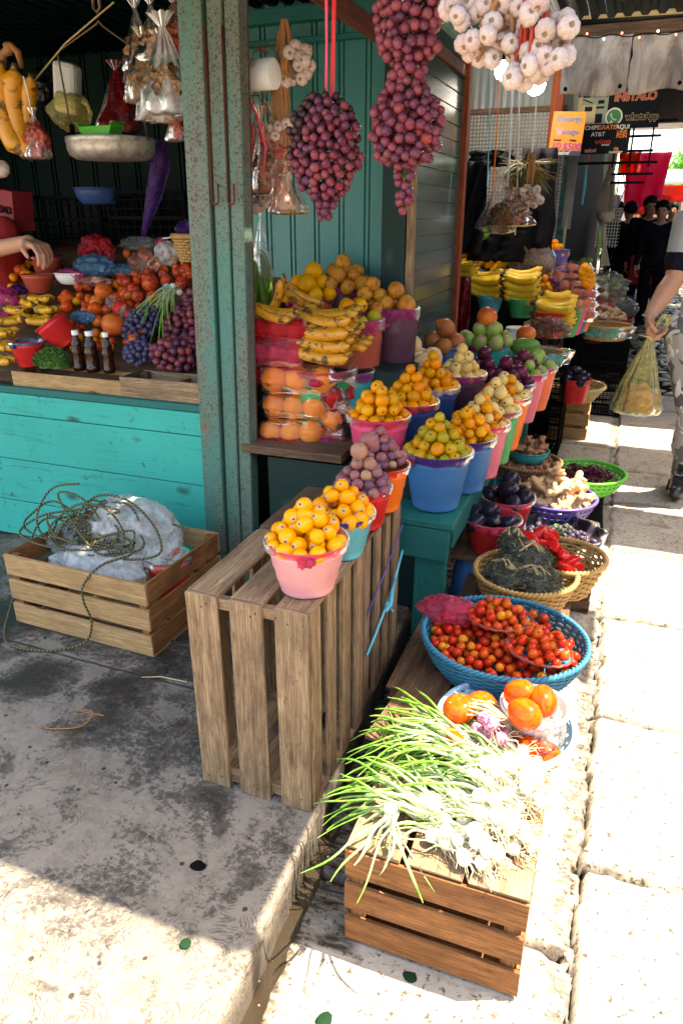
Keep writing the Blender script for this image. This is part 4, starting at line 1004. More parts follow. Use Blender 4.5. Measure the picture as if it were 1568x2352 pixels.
def bulb_bunch(base, n, r, kind, label, cat, group=None, rz=0, sp=.05, name='onion_bunch', leaf=None, nl=0, Ll=.25, ldir=(-1, 0, 0), roots=True, pname='bulb', lmat='leafg'):
    t = thing(name, label, cat, base, rz, group)
    pts = pack(n, r, sp, sp * .8, .7, 0, seed=int(base[0] * 1000) + n)
    for (x, y, z, ri) in pts: fruit(kind, (x, y, z), ri, None, None, rot=rrot(), name=pname, parent=t)
    if nl:
        mb = MB(); d0 = Vector(ldir).normalized(); sd = d0.cross(Vector((0, 0, 1))).normalized()
        for i in range(nl):
            p = Vector((uni(-sp, sp) * .6, uni(-sp, sp) * .6, r + uni(0, .03))); L = Ll * uni(.55, 1.1); a = uni(-.55, .55); dr = (d0 + sd * a * .8).normalized(); lift = uni(.10, .5); droop = uni(.6, 1.6)
            path = []; curl = uni(-1.6, 1.6)
            for q in range(13):
                s_ = q / 12; path.append(p + dr * L * s_ + sd * curl * .06 * s_ * s_ + Vector((.004 * math.sin(s_ * 9 + i), .004 * math.cos(s_ * 11 + i), L * (lift * s_ - droop * .5 * s_ * s_) - (.03 * max(0, s_ - .6) if i % 3 == 0 else 0))))
            w = uni(.0014, .0034)
            mb.tube(path, [w * (1.3 - .25 * (k / 12)) * (1 if k < 11 else (.7 if k == 11 else .25)) for k in range(13)], 5)
            mb.uv[-(12 * 5 + 2):] = [tuple((min(1, (kk // 5) / 12), 0) for kk in range(len(f))) for f in mb.f[-(12 * 5 + 2):]]
        part('leaves', mb, M[lmat], t, True)
    if roots:
        mb = MB()
        for (x, y, z, ri) in pts:
            for k in range(13):
                d = Vector((uni(.2, 1), uni(-1, .4), uni(-.6, .5))).normalized(); p = Vector((x, y, z)) + d * ri
                mb.tube([p, p + d * .016 + Vector((0, 0, uni(-.01, .01))), p + d * .030 + Vector((uni(-.014, .014), uni(-.014, .014), -.010))], .0009, 3, caps=False)
        part('roots', mb, M['rootm'], t)
    return t
def leafmat(name, a, b, base=None):
    g = G(name); v = g.coord(); n = g.noise(v, 45, 3, .6); col = g.mix(g.ramp(n, [(.3, 0.0), (.7, 1.0)]), a, b)
    col = g.mix(g.ramp(g.noise(v, 14, 4, .6), [(.60, 0.0), (.72, .7)]), col, (.42, .36, .08))
    if base:
        s_ = g.n('SeparateXYZ', Vector=v); ln = g.n('VectorMath', 'Value', _p={'operation': 'LENGTH'}, _0=v)
        col = g.mix(g.ramp(ln, [(.06, 1.0), (.17, 0.0)]), col, base)
    g.set(g.b.inputs['Subsurface Weight'], 0.0)
    tl = g.n('BsdfTranslucent', 0, Color=col); g.fin(col, .4, .35)
    g.t.links.new(g.n('MixShader', 0, _0=.3, _1=g.b.outputs[0], _2=tl), g.o.inputs['Surface'])
    return g.m
M['leafg'] = leafmat('onion leaf green', (.08, .30, .02), (.34, .56, .09), (.72, .76, .46))
M['leafd'] = leafmat('herb leaf green', (.04, .13, .015), (.12, .26, .05))
M['leaff'] = leafmat('fresh leaf green', (.05, .24, .02), (.16, .42, .05))
M['dryherb'] = leafmat('dried grey herb', (.08, .075, .06), (.17, .17, .11))
M['straw'] = flat('dry straw', (.55, .42, .20), .7)
M['rootm'] = flat('pale root hair', (.55, .45, .28), .8)
M['husk'] = flat('dry garlic leaf', (.40, .17, .06), .6, var=.6)
zo = .288
for i, (x, y, n, sp, nl, L, dr, lb) in enumerate(((-.235, 1.16, 7, .05, 44, .24, (-1, .25, 0), 'front bunch of spring onions, bulbs hanging over the crate edge'), (-.16, 1.20, 9, .06, 40, .25, (-1, .5, 0), 'bunch of spring onions in the middle of the near crate'),
        (-.09, 1.22, 8, .05, 34, .27, (-1, .55, 0), 'sunlit bunch of spring onions at the right of the near crate'), (-.17, 1.32, 9, .06, 50, .28, (-1, .35, 0), 'spring onion bunch behind the front ones, leaves thrown left'),
        (-.08, 1.33, 9, .06, 30, .26, (-1, .0, 0), 'spring onion bunch at the back right of the crate'), (-.23, 1.36, 6, .05, 44, .22, (-1, .05, 0), 'rearmost spring onion bunch with curling leaf tips'), (-.06, 1.27, 8, .05, 10, .2, (-1, .6, 0), 'pale stack of onion bulbs at the right edge of the crate'))):
    bulb_bunch((x, y, zo + (.03 if i > 1 else 0)), n, .0150, 'wonion', lb, 'spring onions', 'spring onion bunches on the near crate', sp=sp, nl=nl, Ll=L, ldir=dr)
bulb_bunch((-.315, 1.12, zo), 3, .014, 'wonion', 'thin bunch of onion leaves falling over the front left of the crate', 'spring onions', None, sp=.025, nl=9, Ll=.20, ldir=(.1, -1, 0), roots=False)
bulb_bunch((-.150, 1.375, zo + .075), 12, .0165, 'onion', 'bunch of small red onions between the spring onions and tomatoes', 'red onions', None, sp=.06, nl=0, name='red_onion_bunch')
mb = MB()
for k in range(16):
    y0 = uni(-.02, .02); mb.tube([(uni(-.01, .01), y0, .01), (-.07, y0 + uni(-.02, .03), .03 + uni(-.01, .01)), (-.16, y0 + uni(-.03, .05), .02 + uni(-.015, .015))], [.0035, .003, .0015], 5)
solo('onion_stalks', mb, M['straw'], 'pale dry onion stalks lying over the blue tray', 'stalks', (-.10, 1.43, zo + .085), smooth=True)

# big tomato basket
basket((-.185, 1.775, .277), .155, .228, .125, 'large blue woven basket full of cherry tomatoes', 'blue', rows=17, stakes=44, stripe='green', name='woven_basket', th=.0042, bulge=.012, sy=.93)
for i, (x, y, z, ri) in enumerate(pack(250, .0135, .212, .195, .10, 0, k=24, seed=80)):
    if z > .045: continue
    fruit('cherry', (-.185 + x, 1.775 + y, .345 + z + .018 * math.exp(-((x + .02) ** 2 + (y - .0) ** 2) * 60)), ri, 'cherry tomato loose in the big blue basket', 'cherry tomato', 'cherry tomatoes loose in the blue basket')
def plate(base, r, label, tilt=(0, 0, 0)):
    t = thing('woven_plate', label, 'plate', base); t.rotation_euler = tilt
    part('dish', MB().lathe([(.001, .002), (r * .6, .003), (r * .9, .010), (r * 1.0, .017), (r * .97, .019), (r * .6, .007), (.001, .006)], 40, fn=lambda a, rr, z, j: (rr, z + .0012 * math.cos(22 * a))), WK['blue'], t, True)
    part('rim', MB().tube([(r * math.cos(a), r * math.sin(a), .018 + .0015 * math.cos(18 * a)) for a in [6.2832 * k / 72 for k in range(73)]], .0042, 6, caps=False), WK['redc'], t, True)
plate((-.205, 1.815, .415), .090, 'small woven plate piled with cherry tomatoes in the middle of the blue basket', (-.10, 0, 0))
heap('cherry', (-.205, 1.815, .424), 62, .0135, .098, None, .42, 'cherry tomato piled on the middle woven plate', 'cherry tomato', 'cherry tomatoes on the middle plate', 82)
plate((-.085, 1.715, .395), .088, 'small woven plate piled with cherry tomatoes at the right of the blue basket', (-.12, .10, 0))
heap('cherry', (-.085, 1.715, .405), 58, .0135, .096, None, .40, 'cherry tomato piled on the right woven plate', 'cherry tomato', 'cherry tomatoes on the right plate', 84)
crumple('plastic_bag', at(1030, 1400, z=.42), (.085, .05, .035), 'pink', 'pink film bag folded over the back left rim of the tomato basket', o=7)

# herbs and peppers
basket((-.185, 2.255, .245), .125, .170, .125, 'round wicker basket of dried grey green herbs', 'cane', rows=13, stakes=34, th=.0048)
basket((-.075, 2.42, .245), .10, .145, .13, 'wicker basket of red peppers behind the herb basket', 'cane', rows=11, stakes=30, th=.0048)
def tuft(n, rx, ry, rz_, leaf, sz, c=(0, 0, 0), shell=.6, fan=False, mbx=None):
    mb = mbx or MB()
    for i in range(n):
        d = Vector((random.gauss(0, 1), random.gauss(0, 1), random.gauss(0, 1))).normalized(); d.z = abs(d.z)
        k = shell + (1 - shell) * rnd(); k *= 1 + .22 * nz(d, 3.0, n)
        p = Vector(c) + Vector((d.x * rx, d.y * ry, d.z * rz_)) * k
        a = Vector((uni(-1, 1), uni(-1, 1), uni(-.3, 1))).normalized(); b = a.cross(Vector((uni(-1, 1), uni(-1, 1), uni(-1, 1)))).normalized(); s_ = sz * uni(.6, 1.4)
        q = len(mb.v); mb.v += [p - a * s_, p + b * s_ * .38, p + a * s_, p - b * s_ * .38]
        mb.face([q, q + 1, q + 2, q + 3], [(0, 0), (1, 0), (1, 1), (0, 1)])
    return mb
def herb_bundle(c, dims, m, label, n=1500, sz=.008, ties=2, name='herb_bundle', group=None, cat='herbs'):
    t = thing(name, label, cat, c, 0, group)
    part('leaves', tuft(n, *dims, None, sz), M[m], t)
    core = MB().ball((0, 0, 0), 1, 16, 10, fn=lambda p: p * (.80 + .25 * nz(p, 2.5, c[0] * 10)))
    for q in core.v: q.x *= dims[0]; q.y *= dims[1]; q.z = max(q.z, -.1) * dims[2]
    part('core', core, M[m], t)
    if ties:
        mb = MB()
        for k in range(ties):
            a = uni(-.8, .8); x0 = uni(-.4, .4) * dims[0]
            for j in range(5):
                o = uni(-.012, .012); mb.tube([(x0 + o - dims[0] * .45 * math.cos(a), -dims[1] * .75 * math.sin(a) - .02, dims[2] * .72), (x0 + o * .4, -dims[1] * .1, dims[2] * 1.08), (x0 - o + dims[0] * .35 * math.cos(a), dims[1] * .3 * math.sin(a) - .03, dims[2] * .85)], .0016, 4)
        part('straw_tie', mb, M['straw'], t, True)
    return t
for x, y, z, d, lb in ((-.235, 2.20, .36, (.085, .085, .07), 'dried herb bundle at the front left of the wicker basket'), (-.135, 2.20, .36, (.085, .08, .065), 'greener dried herb bundle at the front right of the wicker basket'), (-.19, 2.31, .37, (.10, .08, .09), 'dried herb bundle at the back of the wicker basket'), (-.245, 2.33, .42, (.05, .05, .07), 'smallest herb bundle standing topmost at the back left')):
    herb_bundle((x, y, z), d, 'dryherb', lb, 2200, .0065, 3)
for i, (u, v, z) in enumerate(((1215, 1238, .44), (1240, 1225, .45), (1258, 1235, .44), (1270, 1255, .42), (1245, 1250, .42), (1290, 1275, .40), (1308, 1290, .39), (1298, 1305, .38), (1275, 1262, .40), (1316, 1302, .37), (1225, 1260, .42), (1285, 1318, .36), (1262, 1228, .43))):
    fruit('pepper', at(u, v, z=z), .030, 'glossy red pepper in the wicker basket behind the herbs', 'red pepper', 'red peppers behind the herbs')
# board, upturned bucket, eggplant buckets
solo('wooden_board', MB().box((0, 0, 0), (.20, .34, .02), jit=.003), M['crate_dark'], 'dark board under the two red eggplant buckets', 'board', (-.37, 2.58, .305), bev=.003)
bucket((-.395, 2.50, .0), .072, .105, .292, 'blue', 'blue bucket turned upside down under the eggplant board', None, flip=True)
loq_bucket((-.345, 2.505, .318), .072, .103, .13, 'red', 'pink', 'red bucket of eggplants nearest the herb basket', 'eggplant', 9, .034, 'black eggplant in the nearer red bucket', 'eggplant', 'eggplants in the nearer red bucket', .7, 90, 1.05)
loq_bucket((-.325, 2.745, .318), .072, .103, .13, 'red', 'pink', 'red bucket of eggplants behind the nearer one', 'eggplant', 10, .034, 'black eggplant in the farther red bucket', 'eggplant', 'eggplants in the farther red bucket', .8, 91, 1.05)
# black bag of small plums
t = wooden_crate('low crate hidden under the black film of the small plums', L=.32, D=.26, H=.19, m='crate_dark', base=(-.12, 2.83, .008), ends='crate_dark')
def skirt(c, r0, r1, h, mat, label, o=0, sy=1, name='film_liner', k=11, am=.09, top=True):
    n = 90; P = []
    for i in range(n):
        a = 6.2832 * i / n; row = []
        for j, (q, zz) in enumerate(((0.0, 0), (.75, .0), (1.0, .22), (1.08, .6), (1.16, .95), (1.22, 1.05), (1.24, .95), (1.20, .5), (1.12, .12), (1.16, -.05))):
            w = 1 + am * (math.cos(k * a + o + j * .35) * .5 + nz((math.cos(a) * 3, math.sin(a) * 3, j * .35 + o))) * min(1, j / 3)
            row.append((r0 * q * w * math.cos(a), r0 * q * w * math.sin(a) * sy, h * zz + .012 * nz((a * 2, j, o)) * min(1, j / 3)))
        P.append(row)
    return solo(name, MB().grid(P, cu=True), FL[mat], label, 'plastic bag', c, smooth=True)
skirt((-.125, 2.83, .215), .150, .17, .085, 'black', 'black plastic bag spread open under the small black plums', 3)
heap('olive', (-.125, 2.83, .235), 150, .0140, .165, .15, .22, 'small black plum in the open black bag', 'small plum', 'small plums in the black bag', 92)
mb = MB()
for k in range(4):
    a = uni(0, 3); x, y = uni(-.06, .05), uni(-.07, .04); mb.tube([(x, y, .075), (x + .03 * math.cos(a), y + .03 * math.sin(a), .085), (x + .055 * math.cos(a), y + .05 * math.sin(a), .078)], [.003, .004, .001], 6)
solo('green_chilli', mb, M['leaff'], 'thin green chillies lying on the small black plums', 'chillies', (-.125, 2.80, .235), smooth=True)

# ginger, turmeric, hibiscus
dg = bpy.context.evaluated_depsgraph_get
def rootmesh(name, seed, mat, knob=7, L=1.0, fat=1.0):
    rg = random.Random(seed); mb = MB(); p = Vector((0, 0, 0)); d = Vector((1, 0, 0)); pts = []
    for i in range(knob):
        r = rg.uniform(.17, .25) * fat; mb.ball(p, r, 12, 8, sc=(1.15, .95, .85)); pts.append((p.copy(), r, d.copy()))
        d = (d + Vector((rg.uniform(-.7, .7), rg.uniform(-.9, .9), rg.uniform(-.5, .5)))).normalized(); p = p + d * r * 1.05
    for i in range(knob):
        q, r, dd = pts[rg.randrange(knob)]; e = dd.cross(Vector((rg.uniform(-1, 1), rg.uniform(-1, 1), 1))).normalized() * rg.choice((-1, 1))
        for k in range(rg.choice((2, 3))): mb.ball(q + e * r * (.7 + .75 * k), r * (.85 - .13 * k), 10, 7)
    o = link('tmp', mb.mesh('tmp', mat)); m = o.modifiers.new('r', 'REMESH'); m.mode = 'VOXEL'; m.voxel_size = .05; m.use_smooth_shade = True
    sm = o.modifiers.new('s', 'SMOOTH'); sm.factor = .5; sm.iterations = 3
    g_ = dg(); g_.update(); me = bpy.data.meshes.new_from_object(o.evaluated_get(g_)); me.name = name; bpy.data.objects.remove(o)
    c = sum((v.co for v in me.vertices), Vector()) / len(me.vertices)
    for v in me.vertices: v.co -= c
    me.materials.clear(); me.materials.append(mat)
    return me
K['ginger'] = [rootmesh('ginger_root', i, F_['ginger'], 6) for i in range(5)]
K['turm'] = [rootmesh('turmeric_root', 20 + i, F_['turmeric'], 8, fat=.62) for i in range(3)]
def roots(kind, c, n, r, Rx, Ry, slope, label, cat, group, seed, size):
    for (x, y, z, ri) in pack(n, r, Rx, Ry, slope, 0, seed=seed):
        me = random.choice(K[kind]); o = link(me.name.split('.')[0], me, None, Vector(c) + Vector((x, y, z)), (uni(-.6, .6), uni(-.7, .7), uni(-3, 3)), size * uni(.8, 1.15)); tag(o, label, cat, group)
colander((-.165, 3.14, .235), .125, .175, .095, 'violet', 'purple rimmed basin piled with ginger', rows=3, n=72, rimw=.012)
colander((-.165, 3.14, .0), .10, .10, .23, 'white', 'pale tub holding up the ginger basin', rows=2, n=24, name='plastic_tub', cat='tub', holes=False)
roots('ginger', (-.165, 3.14, .30), 26, .033, .185, .17, .62, 'knobbly ginger root piled in the purple basin', 'ginger', 'ginger roots in the purple basin', 95, .085)
colander((-.055, 3.62, .20), .12, .185, .10, 'lime', 'bright green colander of dried red hibiscus', rows=4, n=72, rimw=.012)
colander((-.055, 3.62, .0), .12, .10, .19, 'black', 'dark tub under the green colander', rows=2, n=24, name='plastic_tub', cat='tub', holes=False)
M['hib'] = flat('dried hibiscus', (.10, .008, .03), .5, var=.6)
t = solo('dried_hibiscus', tuft(900, .155, .155, .05, None, .015, shell=.2), M['hib'], 'heap of dried dark red hibiscus in the green colander', 'hibiscus', (-.055, 3.62, .265), kind='stuff')
basket((-.335, 3.42, .30), .135, .165, .085, 'brown wicker basket of turmeric with a blue bowl in it', 'brown', rows=9, stakes=34)
roots('turm', (-.335, 3.42, .35), 30, .022, .16, .15, .25, 'turmeric root lying in the brown wicker basket', 'turmeric', 'turmeric roots in the brown wicker basket', 96, .075)
bowl((-.325, 3.42, .385), .06, .092, .055, 'teal', 'blue bowl of turmeric standing in the brown basket')
roots('turm', (-.325, 3.42, .425), 14, .022, .10, .09, .35, 'turmeric root heaped in the blue bowl', 'turmeric', 'turmeric roots in the blue bowl', 97, .085)
bucket((-.385, 3.30, 0), .085, .11, .29, 'cyan', 'blue bucket standing under the turmeric basket', None)

# more bulbs piled on the near crate
for i, (x, y, z, n, sp, lb) in enumerate(((-.13, 1.10, 0, 13, .062, 'pale bulbs with muddy roots at the front edge of the near crate'), (-.06, 1.16, 0, 12, .055, 'sunlit pale bulbs at the front right of the near crate'), (-.19, 1.10, 0, 8, .045, 'pale bulbs left of the front middle of the near crate'),
        (-.11, 1.19, .03, 12, .065, 'pale bulbs heaped in the centre of the near crate'), (-.055, 1.30, .03, 14, .06, 'pale bulbs on the right side of the heap on the near crate'), (-.10, 1.30, .05, 10, .06, 'topmost pale bulbs of the heap on the near crate'), (-.07, 1.36, .03, 10, .05, 'pale bulbs at the back right beside the tomato tray'), (-.10, 1.15, .035, 12, .055, 'second layer of pale bulbs over the front of the near crate'), (-.05, 1.24, .045, 11, .05, 'second layer of pale bulbs along the right of the near crate'), (-.14, 1.26, .06, 12, .055, 'crest of the pale bulb heap in the middle of the near crate'))):
    bulb_bunch((x, y, zo + z), int(n * 1.7), .0145, 'wonion', lb, 'spring onions', 'onion bulb bunches on the near crate', sp=sp, nl=6, Ll=.16, ldir=(-1, .5, 0))

# ------------------------------------------------------------------ left bay: counter heap
def slope_at(u, v, off=0.0):
    d = at(u, v, z=0) - EYE; a = .56   # plane z = .90 + a*(y-2.38)
    t = (.90 + off - a * 2.38 - EYE.z) / (d.z - a * d.y); return EYE + d * t
solo('sloping_counter', MB().box((-2.75, 2.87, 1.085), (2.6, 1.12, .03), rot=RX(math.atan(.56))), M['crate_dark'], 'dark sloping counter under the heaped fruit of the left bay', 'counter')
random.seed(21)
wooden_crate('pale flat crate along the counter edge beside the red bucket', L=.78, D=.16, H=.066, m='crate_pine', base=(-1.97, 2.39, .822), ends='crate_brown', ns=1, bottom=False)
wooden_crate('darker crate along the counter edge under the grapes', L=.38, D=.16, H=.085, m='crate_grey', base=(-1.62, 2.385, .822), ends='crate_dark', ns=1, bottom=False, mfront='crate_grey')
def sl(u, v, r): return slope_at(u, v, r * .9)
PX = 640.
for kd, lst, cat_ in (
  ('peach', (('yellow and red mango behind the drink bottle', 238, 669, 27), ('greenish mango with a dark blotch beside the sauce bottles', 262, 746, 30)), 'mango'),
  ('apple', (('largest red and yellow apple on the left counter', 345, 650, 27), ('dark red apple left of the largest one', 308, 664, 19), ('dark red apple above the drink bottle', 317, 682, 18), ('bright red apple under the largest apple', 353, 684, 20), ('red apple behind the largest apple', 383, 645, 19), ('shiny red apple right of the apple heap', 418, 650, 21), ('dim red apple at the back right of the heap', 438, 630, 17), ('small red apple left of the dark ones', 289, 670, 14), ('red apple lying low beside the black grapes', 322, 708, 17), ('small yellow red apple beside the bottle neck', 247, 712, 15)), 'apple'),
  ('rtomato', (('red tomato lying above the tilted bucket', 154, 704, 18), ('small red tomato beside the yellow bananas', 152, 676, 14), ('large red tomato behind the drink bottle', 219, 711, 22), ('orange red tomato under the blue rag', 198, 716, 17), ('red tomato left of the mango', 205, 688, 15)), 'tomato'),
  ('gapple', (('orange mamey at the right of the tilted bucket', 224, 737, 16), ('golden fruit touching the tilted bucket', 137, 735, 19), ('orange fruit under the wicker basket', 413, 587, 17), ('dark orange fruit beside the wicker basket', 426, 605, 16), ('shaded orange fruit behind the clear bags', 292, 583, 14), ('brown wrinkled fruit between the clear bags', 329, 580, 18), ('shaded orange fruit at the back left of the white film', 400, 598, 14)), 'fruit')):
    for lb, u, v, r in lst: fruit(kd, sl(u, v, r / PX), r / PX, lb, cat_)
for i in range(74):
    kd = ('apple', 'rtomato', 'peach', 'tejo', 'apple')[i % 5]; u, v = (uni(120, 330), uni(640, 800)) if i < 56 else (uni(5, 330), uni(600, 700)); r = .018 + .012 * rnd()
    fruit(kd, sl(u, v, .004), r if kd != 'tejo' else .02, 'mixed small fruit filling the left heap, ' + {'apple': 'a red apple', 'rtomato': 'a tomato', 'peach': 'a mango', 'tejo': 'an orange hawthorn apple'}[kd], 'fruit', {'apple': 'filler apples', 'rtomato': 'filler tomatoes', 'peach': 'filler mangoes', 'tejo': 'filler hawthorn apples'}[kd] + ' of the left heap')
for i in range(14):
    fruit('apple', sl(uni(270, 440), uni(610, 650), .02), uni(.022, .03), 'small shaded red apple in the back of the left heap', 'apple', 'shaded apples at the back of the left heap')
for i in range(22):
    fruit('gapple', sl(uni(330, 460), uni(585, 625), .02), uni(.014, .019), 'small shaded orange fruit at the back right of the left heap', 'fruit', 'small orange fruit at the back right of the left heap')
for i in range(18):
    fruit('tejo', sl(uni(5, 110), uni(600, 640), .02) + Vector((0, .05, 0)), uni(.018, .024), 'small orange fruit in the shade behind the clay buckets', 'fruit', 'small orange fruit behind the clay buckets')
for i, (u, v, r, rz) in enumerate(((40, 715, 3, .3), (75, 700, 3, -.2), (95, 690, 3, .4), (20, 740, 3, .9), (62, 735, 3, -.5), (110, 715, 3, .1), (8, 770, 4, .2), (15, 800, 4, .5), (12, 830, 3, .1), (90, 740, 2, .7), (30, 690, 3, -.4))):
    hand(slope_at(u, v, .03), 'bbanana', r, 'small spotted banana hand ' + ('behind the red bucket' if i > 5 else 'heaped left of the tomatoes'), 'bananas', rz, group='small banana hands ' + ('behind the red bucket' if i > 5 else 'left of the tomatoes'), sc=.95)
def grape_bunch(name, c, fnR, z0, z1, n, r, kind, label, group=None, seed=0, stem=None, sq=1.0, lay=None):
    """berries packed on and in a hanging body of radius fnR(z); the 100 nearest the camera are parts of their own"""
    t = thing(name, label, 'grapes', c, 0, group); rg = random.Random(seed); P = []; tries = 0
    while len(P) < n and tries < n * 120:
        tries += 1; z = z0 + (z1 - z0) * rg.random(); R_ = fnR(z) * (1 + .22 * noise.noise(Vector((z * 18, seed, tries % 7)))); a = rg.uniform(0, 6.2832); q = 1 if rg.random() < .8 else rg.uniform(.4, .95)
        R_ *= 1 + .20 * noise.noise(Vector((math.cos(a) * 1.6, math.sin(a) * 1.6, z * 22 + seed)))
        p = Vector((R_ * q * math.cos(a), R_ * q * math.sin(a) * sq, z)); ri = r * rg.uniform(.84, 1.10)
        if all((p - b[0]).length_squared > ((ri + b[1]) * .86) ** 2 for b in P): P.append((p, ri))
    eye = EYE - Vector(c); P.sort(key=lambda b: (b[0] - eye).length)
    vis = sorted(P[:], key=lambda b: (b[0] - eye).length)
    for p, ri in vis[:100]: fruit(kind, p, ri, None, None, rot=rrot(), name='berry', parent=t)
    if len(vis) > 100:
        mb = MB()
        for p, ri in vis[100:]: mb.ball(p, ri, 10, 7)
        o = part('berries', mb, F_[kind], t, True); o['kind'] = 'stuff'
    mb = MB(); mb.tube([(0, 0, z1 + .02), (0, 0, (z0 + z1) / 2), (0, 0, z0 + .01)], .0035, 6)
    for k in range(18):
        z = z0 + (z1 - z0) * rg.random(); a = rg.uniform(0, 6.28); mb.tube([(0, 0, z), (fnR(z) * .8 * math.cos(a), fnR(z) * .8 * math.sin(a) * sq, z - .01)], .0015, 4, caps=False)
    part('stem', mb, M['leafd'], t, True)
    return t
# grape clusters lying on the counter: bodies flattened on the slope
def lying(u, v, w, h, n, r, kind, lb, seed):
    c = slope_at(u, v, .02)
    t = grape_bunch('grape_bunch', (c.x, c.y, c.z), lambda z: w * math.sqrt(max(.05, 1 - (z / h) ** 2)), -h, h, n, r, kind, lb, seed=seed, sq=.55)
    t.rotation_euler = (-.9, 0, 0)
    return t
lying(325, 745, .075, .11, 110, .0125, 'bgrape', 'black grape cluster between the apples and the sauce bottles', 31)
lying(318, 810, .06, .05, 45, .0135, 'bgrape', 'black grape cluster low at the counter edge beside the bottles', 32)
lying(420, 740, .07, .10, 100, .0165, 'grape', 'dusty red grape cluster under the tied onion bunch', 33)
lying(445, 690, .05, .07, 40, .018, 'pgrape', 'pink grape cluster against the rusty pillar', 34)
lying(400, 815, .10, .06, 80, .0165, 'grape', 'red grape cluster along the counter edge by the pillar', 35)
lying(450, 790, .05, .09, 60, .0165, 'grape', 'red grape cluster touching the pillar', 36)
c = slope_at(399, 678, .05)
t = bulb_bunch(tuple(c), 16, .013, 'wonion', 'bunch of white spring onions tied with blue string on the grapes', 'spring onions', None, sp=.045, nl=26, Ll=.26, ldir=(-.15, -1, -.55), roots=False)
part('string_tie', MB().tube([(.02 * math.cos(a), -.045, .03 + .02 * math.sin(a)) for a in [6.2832 * k / 12 for k in range(13)]], .003, 5), P_['cyan'], t, True)

# sauce bottles
g = G('dark sauce'); M['sauce'] = g.fin(g.mix(g.noise(g.coord(), 20), (.012, .003, .002), (.04, .008, .003)), .12, .4)
def bottle(base, r, h, label, liquid=None, group=None, rot=None, capcol='white', name='sauce_bottle'):
    t = thing(name, label, 'bottle', base, 0, group)
    if rot: t.rotation_euler = rot
    pr = [(.001, .002), (r * .85, 0), (r, .006), (r, h * .12), (r * .94, h * .14), (r * .94, h * .42), (r, h * .45), (r, h * .52), (r * .80, h * .60), (r * .88, h * .64), (r * .86, h * .68), (r * .5, h * .80), (r * .42, h * .86), (r * .42, h * .90)]
    part('body', MB().lathe(pr, 28), M['sauce'] if not liquid else FL['clear'], t, True)
    part('cap', MB().lathe([(.001, h), (r * .50, h), (r * .53, h * .985), (r * .53, h * .90), (r * .48, h * .885), (.001, h * .885)], 24, fn=lambda a, rr, z, j: (rr * (1 + .03 * math.cos(24 * a)), z)), P_[capcol], t)
    return t
for u, w, lb in ((187, .026, 'leftmost of the three dark sauce bottles on the counter edge'), (228, .030, 'middle and widest dark sauce bottle on the counter edge'), (275, .024, 'rightmost dark sauce bottle beside the black grapes')):
    p = at(u, 850, z=.892); bottle((p.x, 2.41, .892), w, .165, lb)
# lying soft drink bottle
a, b = slope_at(258, 692, .04), slope_at(318, 742, .05)
t = bottle(tuple(a), .034, .20, 'empty clear drink bottle with a red label and red cap lying on the apples', 1, None, (b - a).to_track_quat('Z', 'Y').to_euler(), 'red', 'drink_bottle')
part('label', MB().lathe([(.0345, .085), (.0355, .09), (.0355, .135), (.0345, .14)], 28), P_['red'], t, True)
bucket(at(58, 843, z=.895).to_tuple()[:1] + (2.405, .895), .045, .072, .105, 'red', 'red bucket with a blue rim on the counter edge beside the green herbs', 'blue')
for (u, v, r0, r1, h, col, lb, tilt, l) in ((160, 790, .05, .075, .12, 'red', 'red bucket tipped over beside the sauce bottles', (.25, -.55, 0), None), (92, 672, .045, .075, .085, 'clay', 'empty clay coloured bucket in front of the reaching arm', None, None), (112, 632, .05, .075, .09, 'clay', 'clay coloured bucket the hand reaches into', None, 'dkred')):
    bucket(slope_at(u, v, .01), r0, r1, h, col, lb, l, tilt=tilt)
crumple('plastic_rag', slope_at(190, 728, .06), (.055, .03, .025), 'blue', 'blue film rag draped over the tipped red bucket', 'rag', o=2)
herb_bundle(tuple(at(122, 838, y=2.40)), (.088, .06, .075), 'leafd', 'green thyme bundle beside the red bucket on the counter edge', 2600, .0065, 0)
bowl(tuple(slope_at(172, 652, .0)), .05, .085, .05, 'white', 'white bowl lined with pink film behind the tomatoes')
for nm, u, v, off, d, m, lb, o in (('plastic_bag', 165, 632, .06, (.08, .04, .03), 'magenta', 'pink film crumpled in the white bowl', 1), ('plastic_bag', 217, 612, .07, (.095, .06, .05), 'blue', 'crumpled blue plastic bag in front of the red one', 2), ('plastic_bag', 222, 574, .09, (.085, .06, .065), 'red', 'bright red plastic bag standing at the back of the heap', 3),
        ('plastic_bag', 322, 560, .07, (.11, .05, .03), 'clear', 'long whitish clear bag lying at the back of the heap', 4), ('plastic_bag', 332, 604, .07, (.07, .05, .05), 'rose', 'clear bag of dark dried chillies in the middle of the heap', 5), ('plastic_bag', 383, 582, .08, (.055, .05, .05), 'milky', 'whitish knotted bag near the wicker basket', 6),
        ('plastic_bag', 18, 697, .03, (.07, .05, .07), 'magenta', 'magenta plastic bag at the left edge of the counter', 7), ('plastic_bag', 40, 670, .04, (.05, .04, .03), 'violet', 'dark violet film behind the magenta bag', 8), ('plastic_bag', 290, 622, .02, (.07, .05, .03), 'blue', 'dark blue film under the clear chilli bag', 9), ('plastic_bag', 215, 645, .05, (.09, .04, .02), 'rose', 'pale pink film spread before the blue bag', 10), ('plastic_bag', 372, 560, .07, (.03, .03, .03), 'pink', 'small pink knotted bag at the back right', 11)):
    crumple(nm, slope_at(u, v, off), d, m, lb, o=o)
p = slope_at(436, 590, .06); basket((p.x + .02, p.y, p.z - .02), .055, .085, .11, 'small wicker basket wedged beside the pillar', 'cane', rows=9, stakes=26)
crumple('plastic_bag', (p.x + .02, p.y, p.z + .11), (.07, .05, .045), 'violet', 'dark purple film bag stuffed in the small wicker basket', o=12)
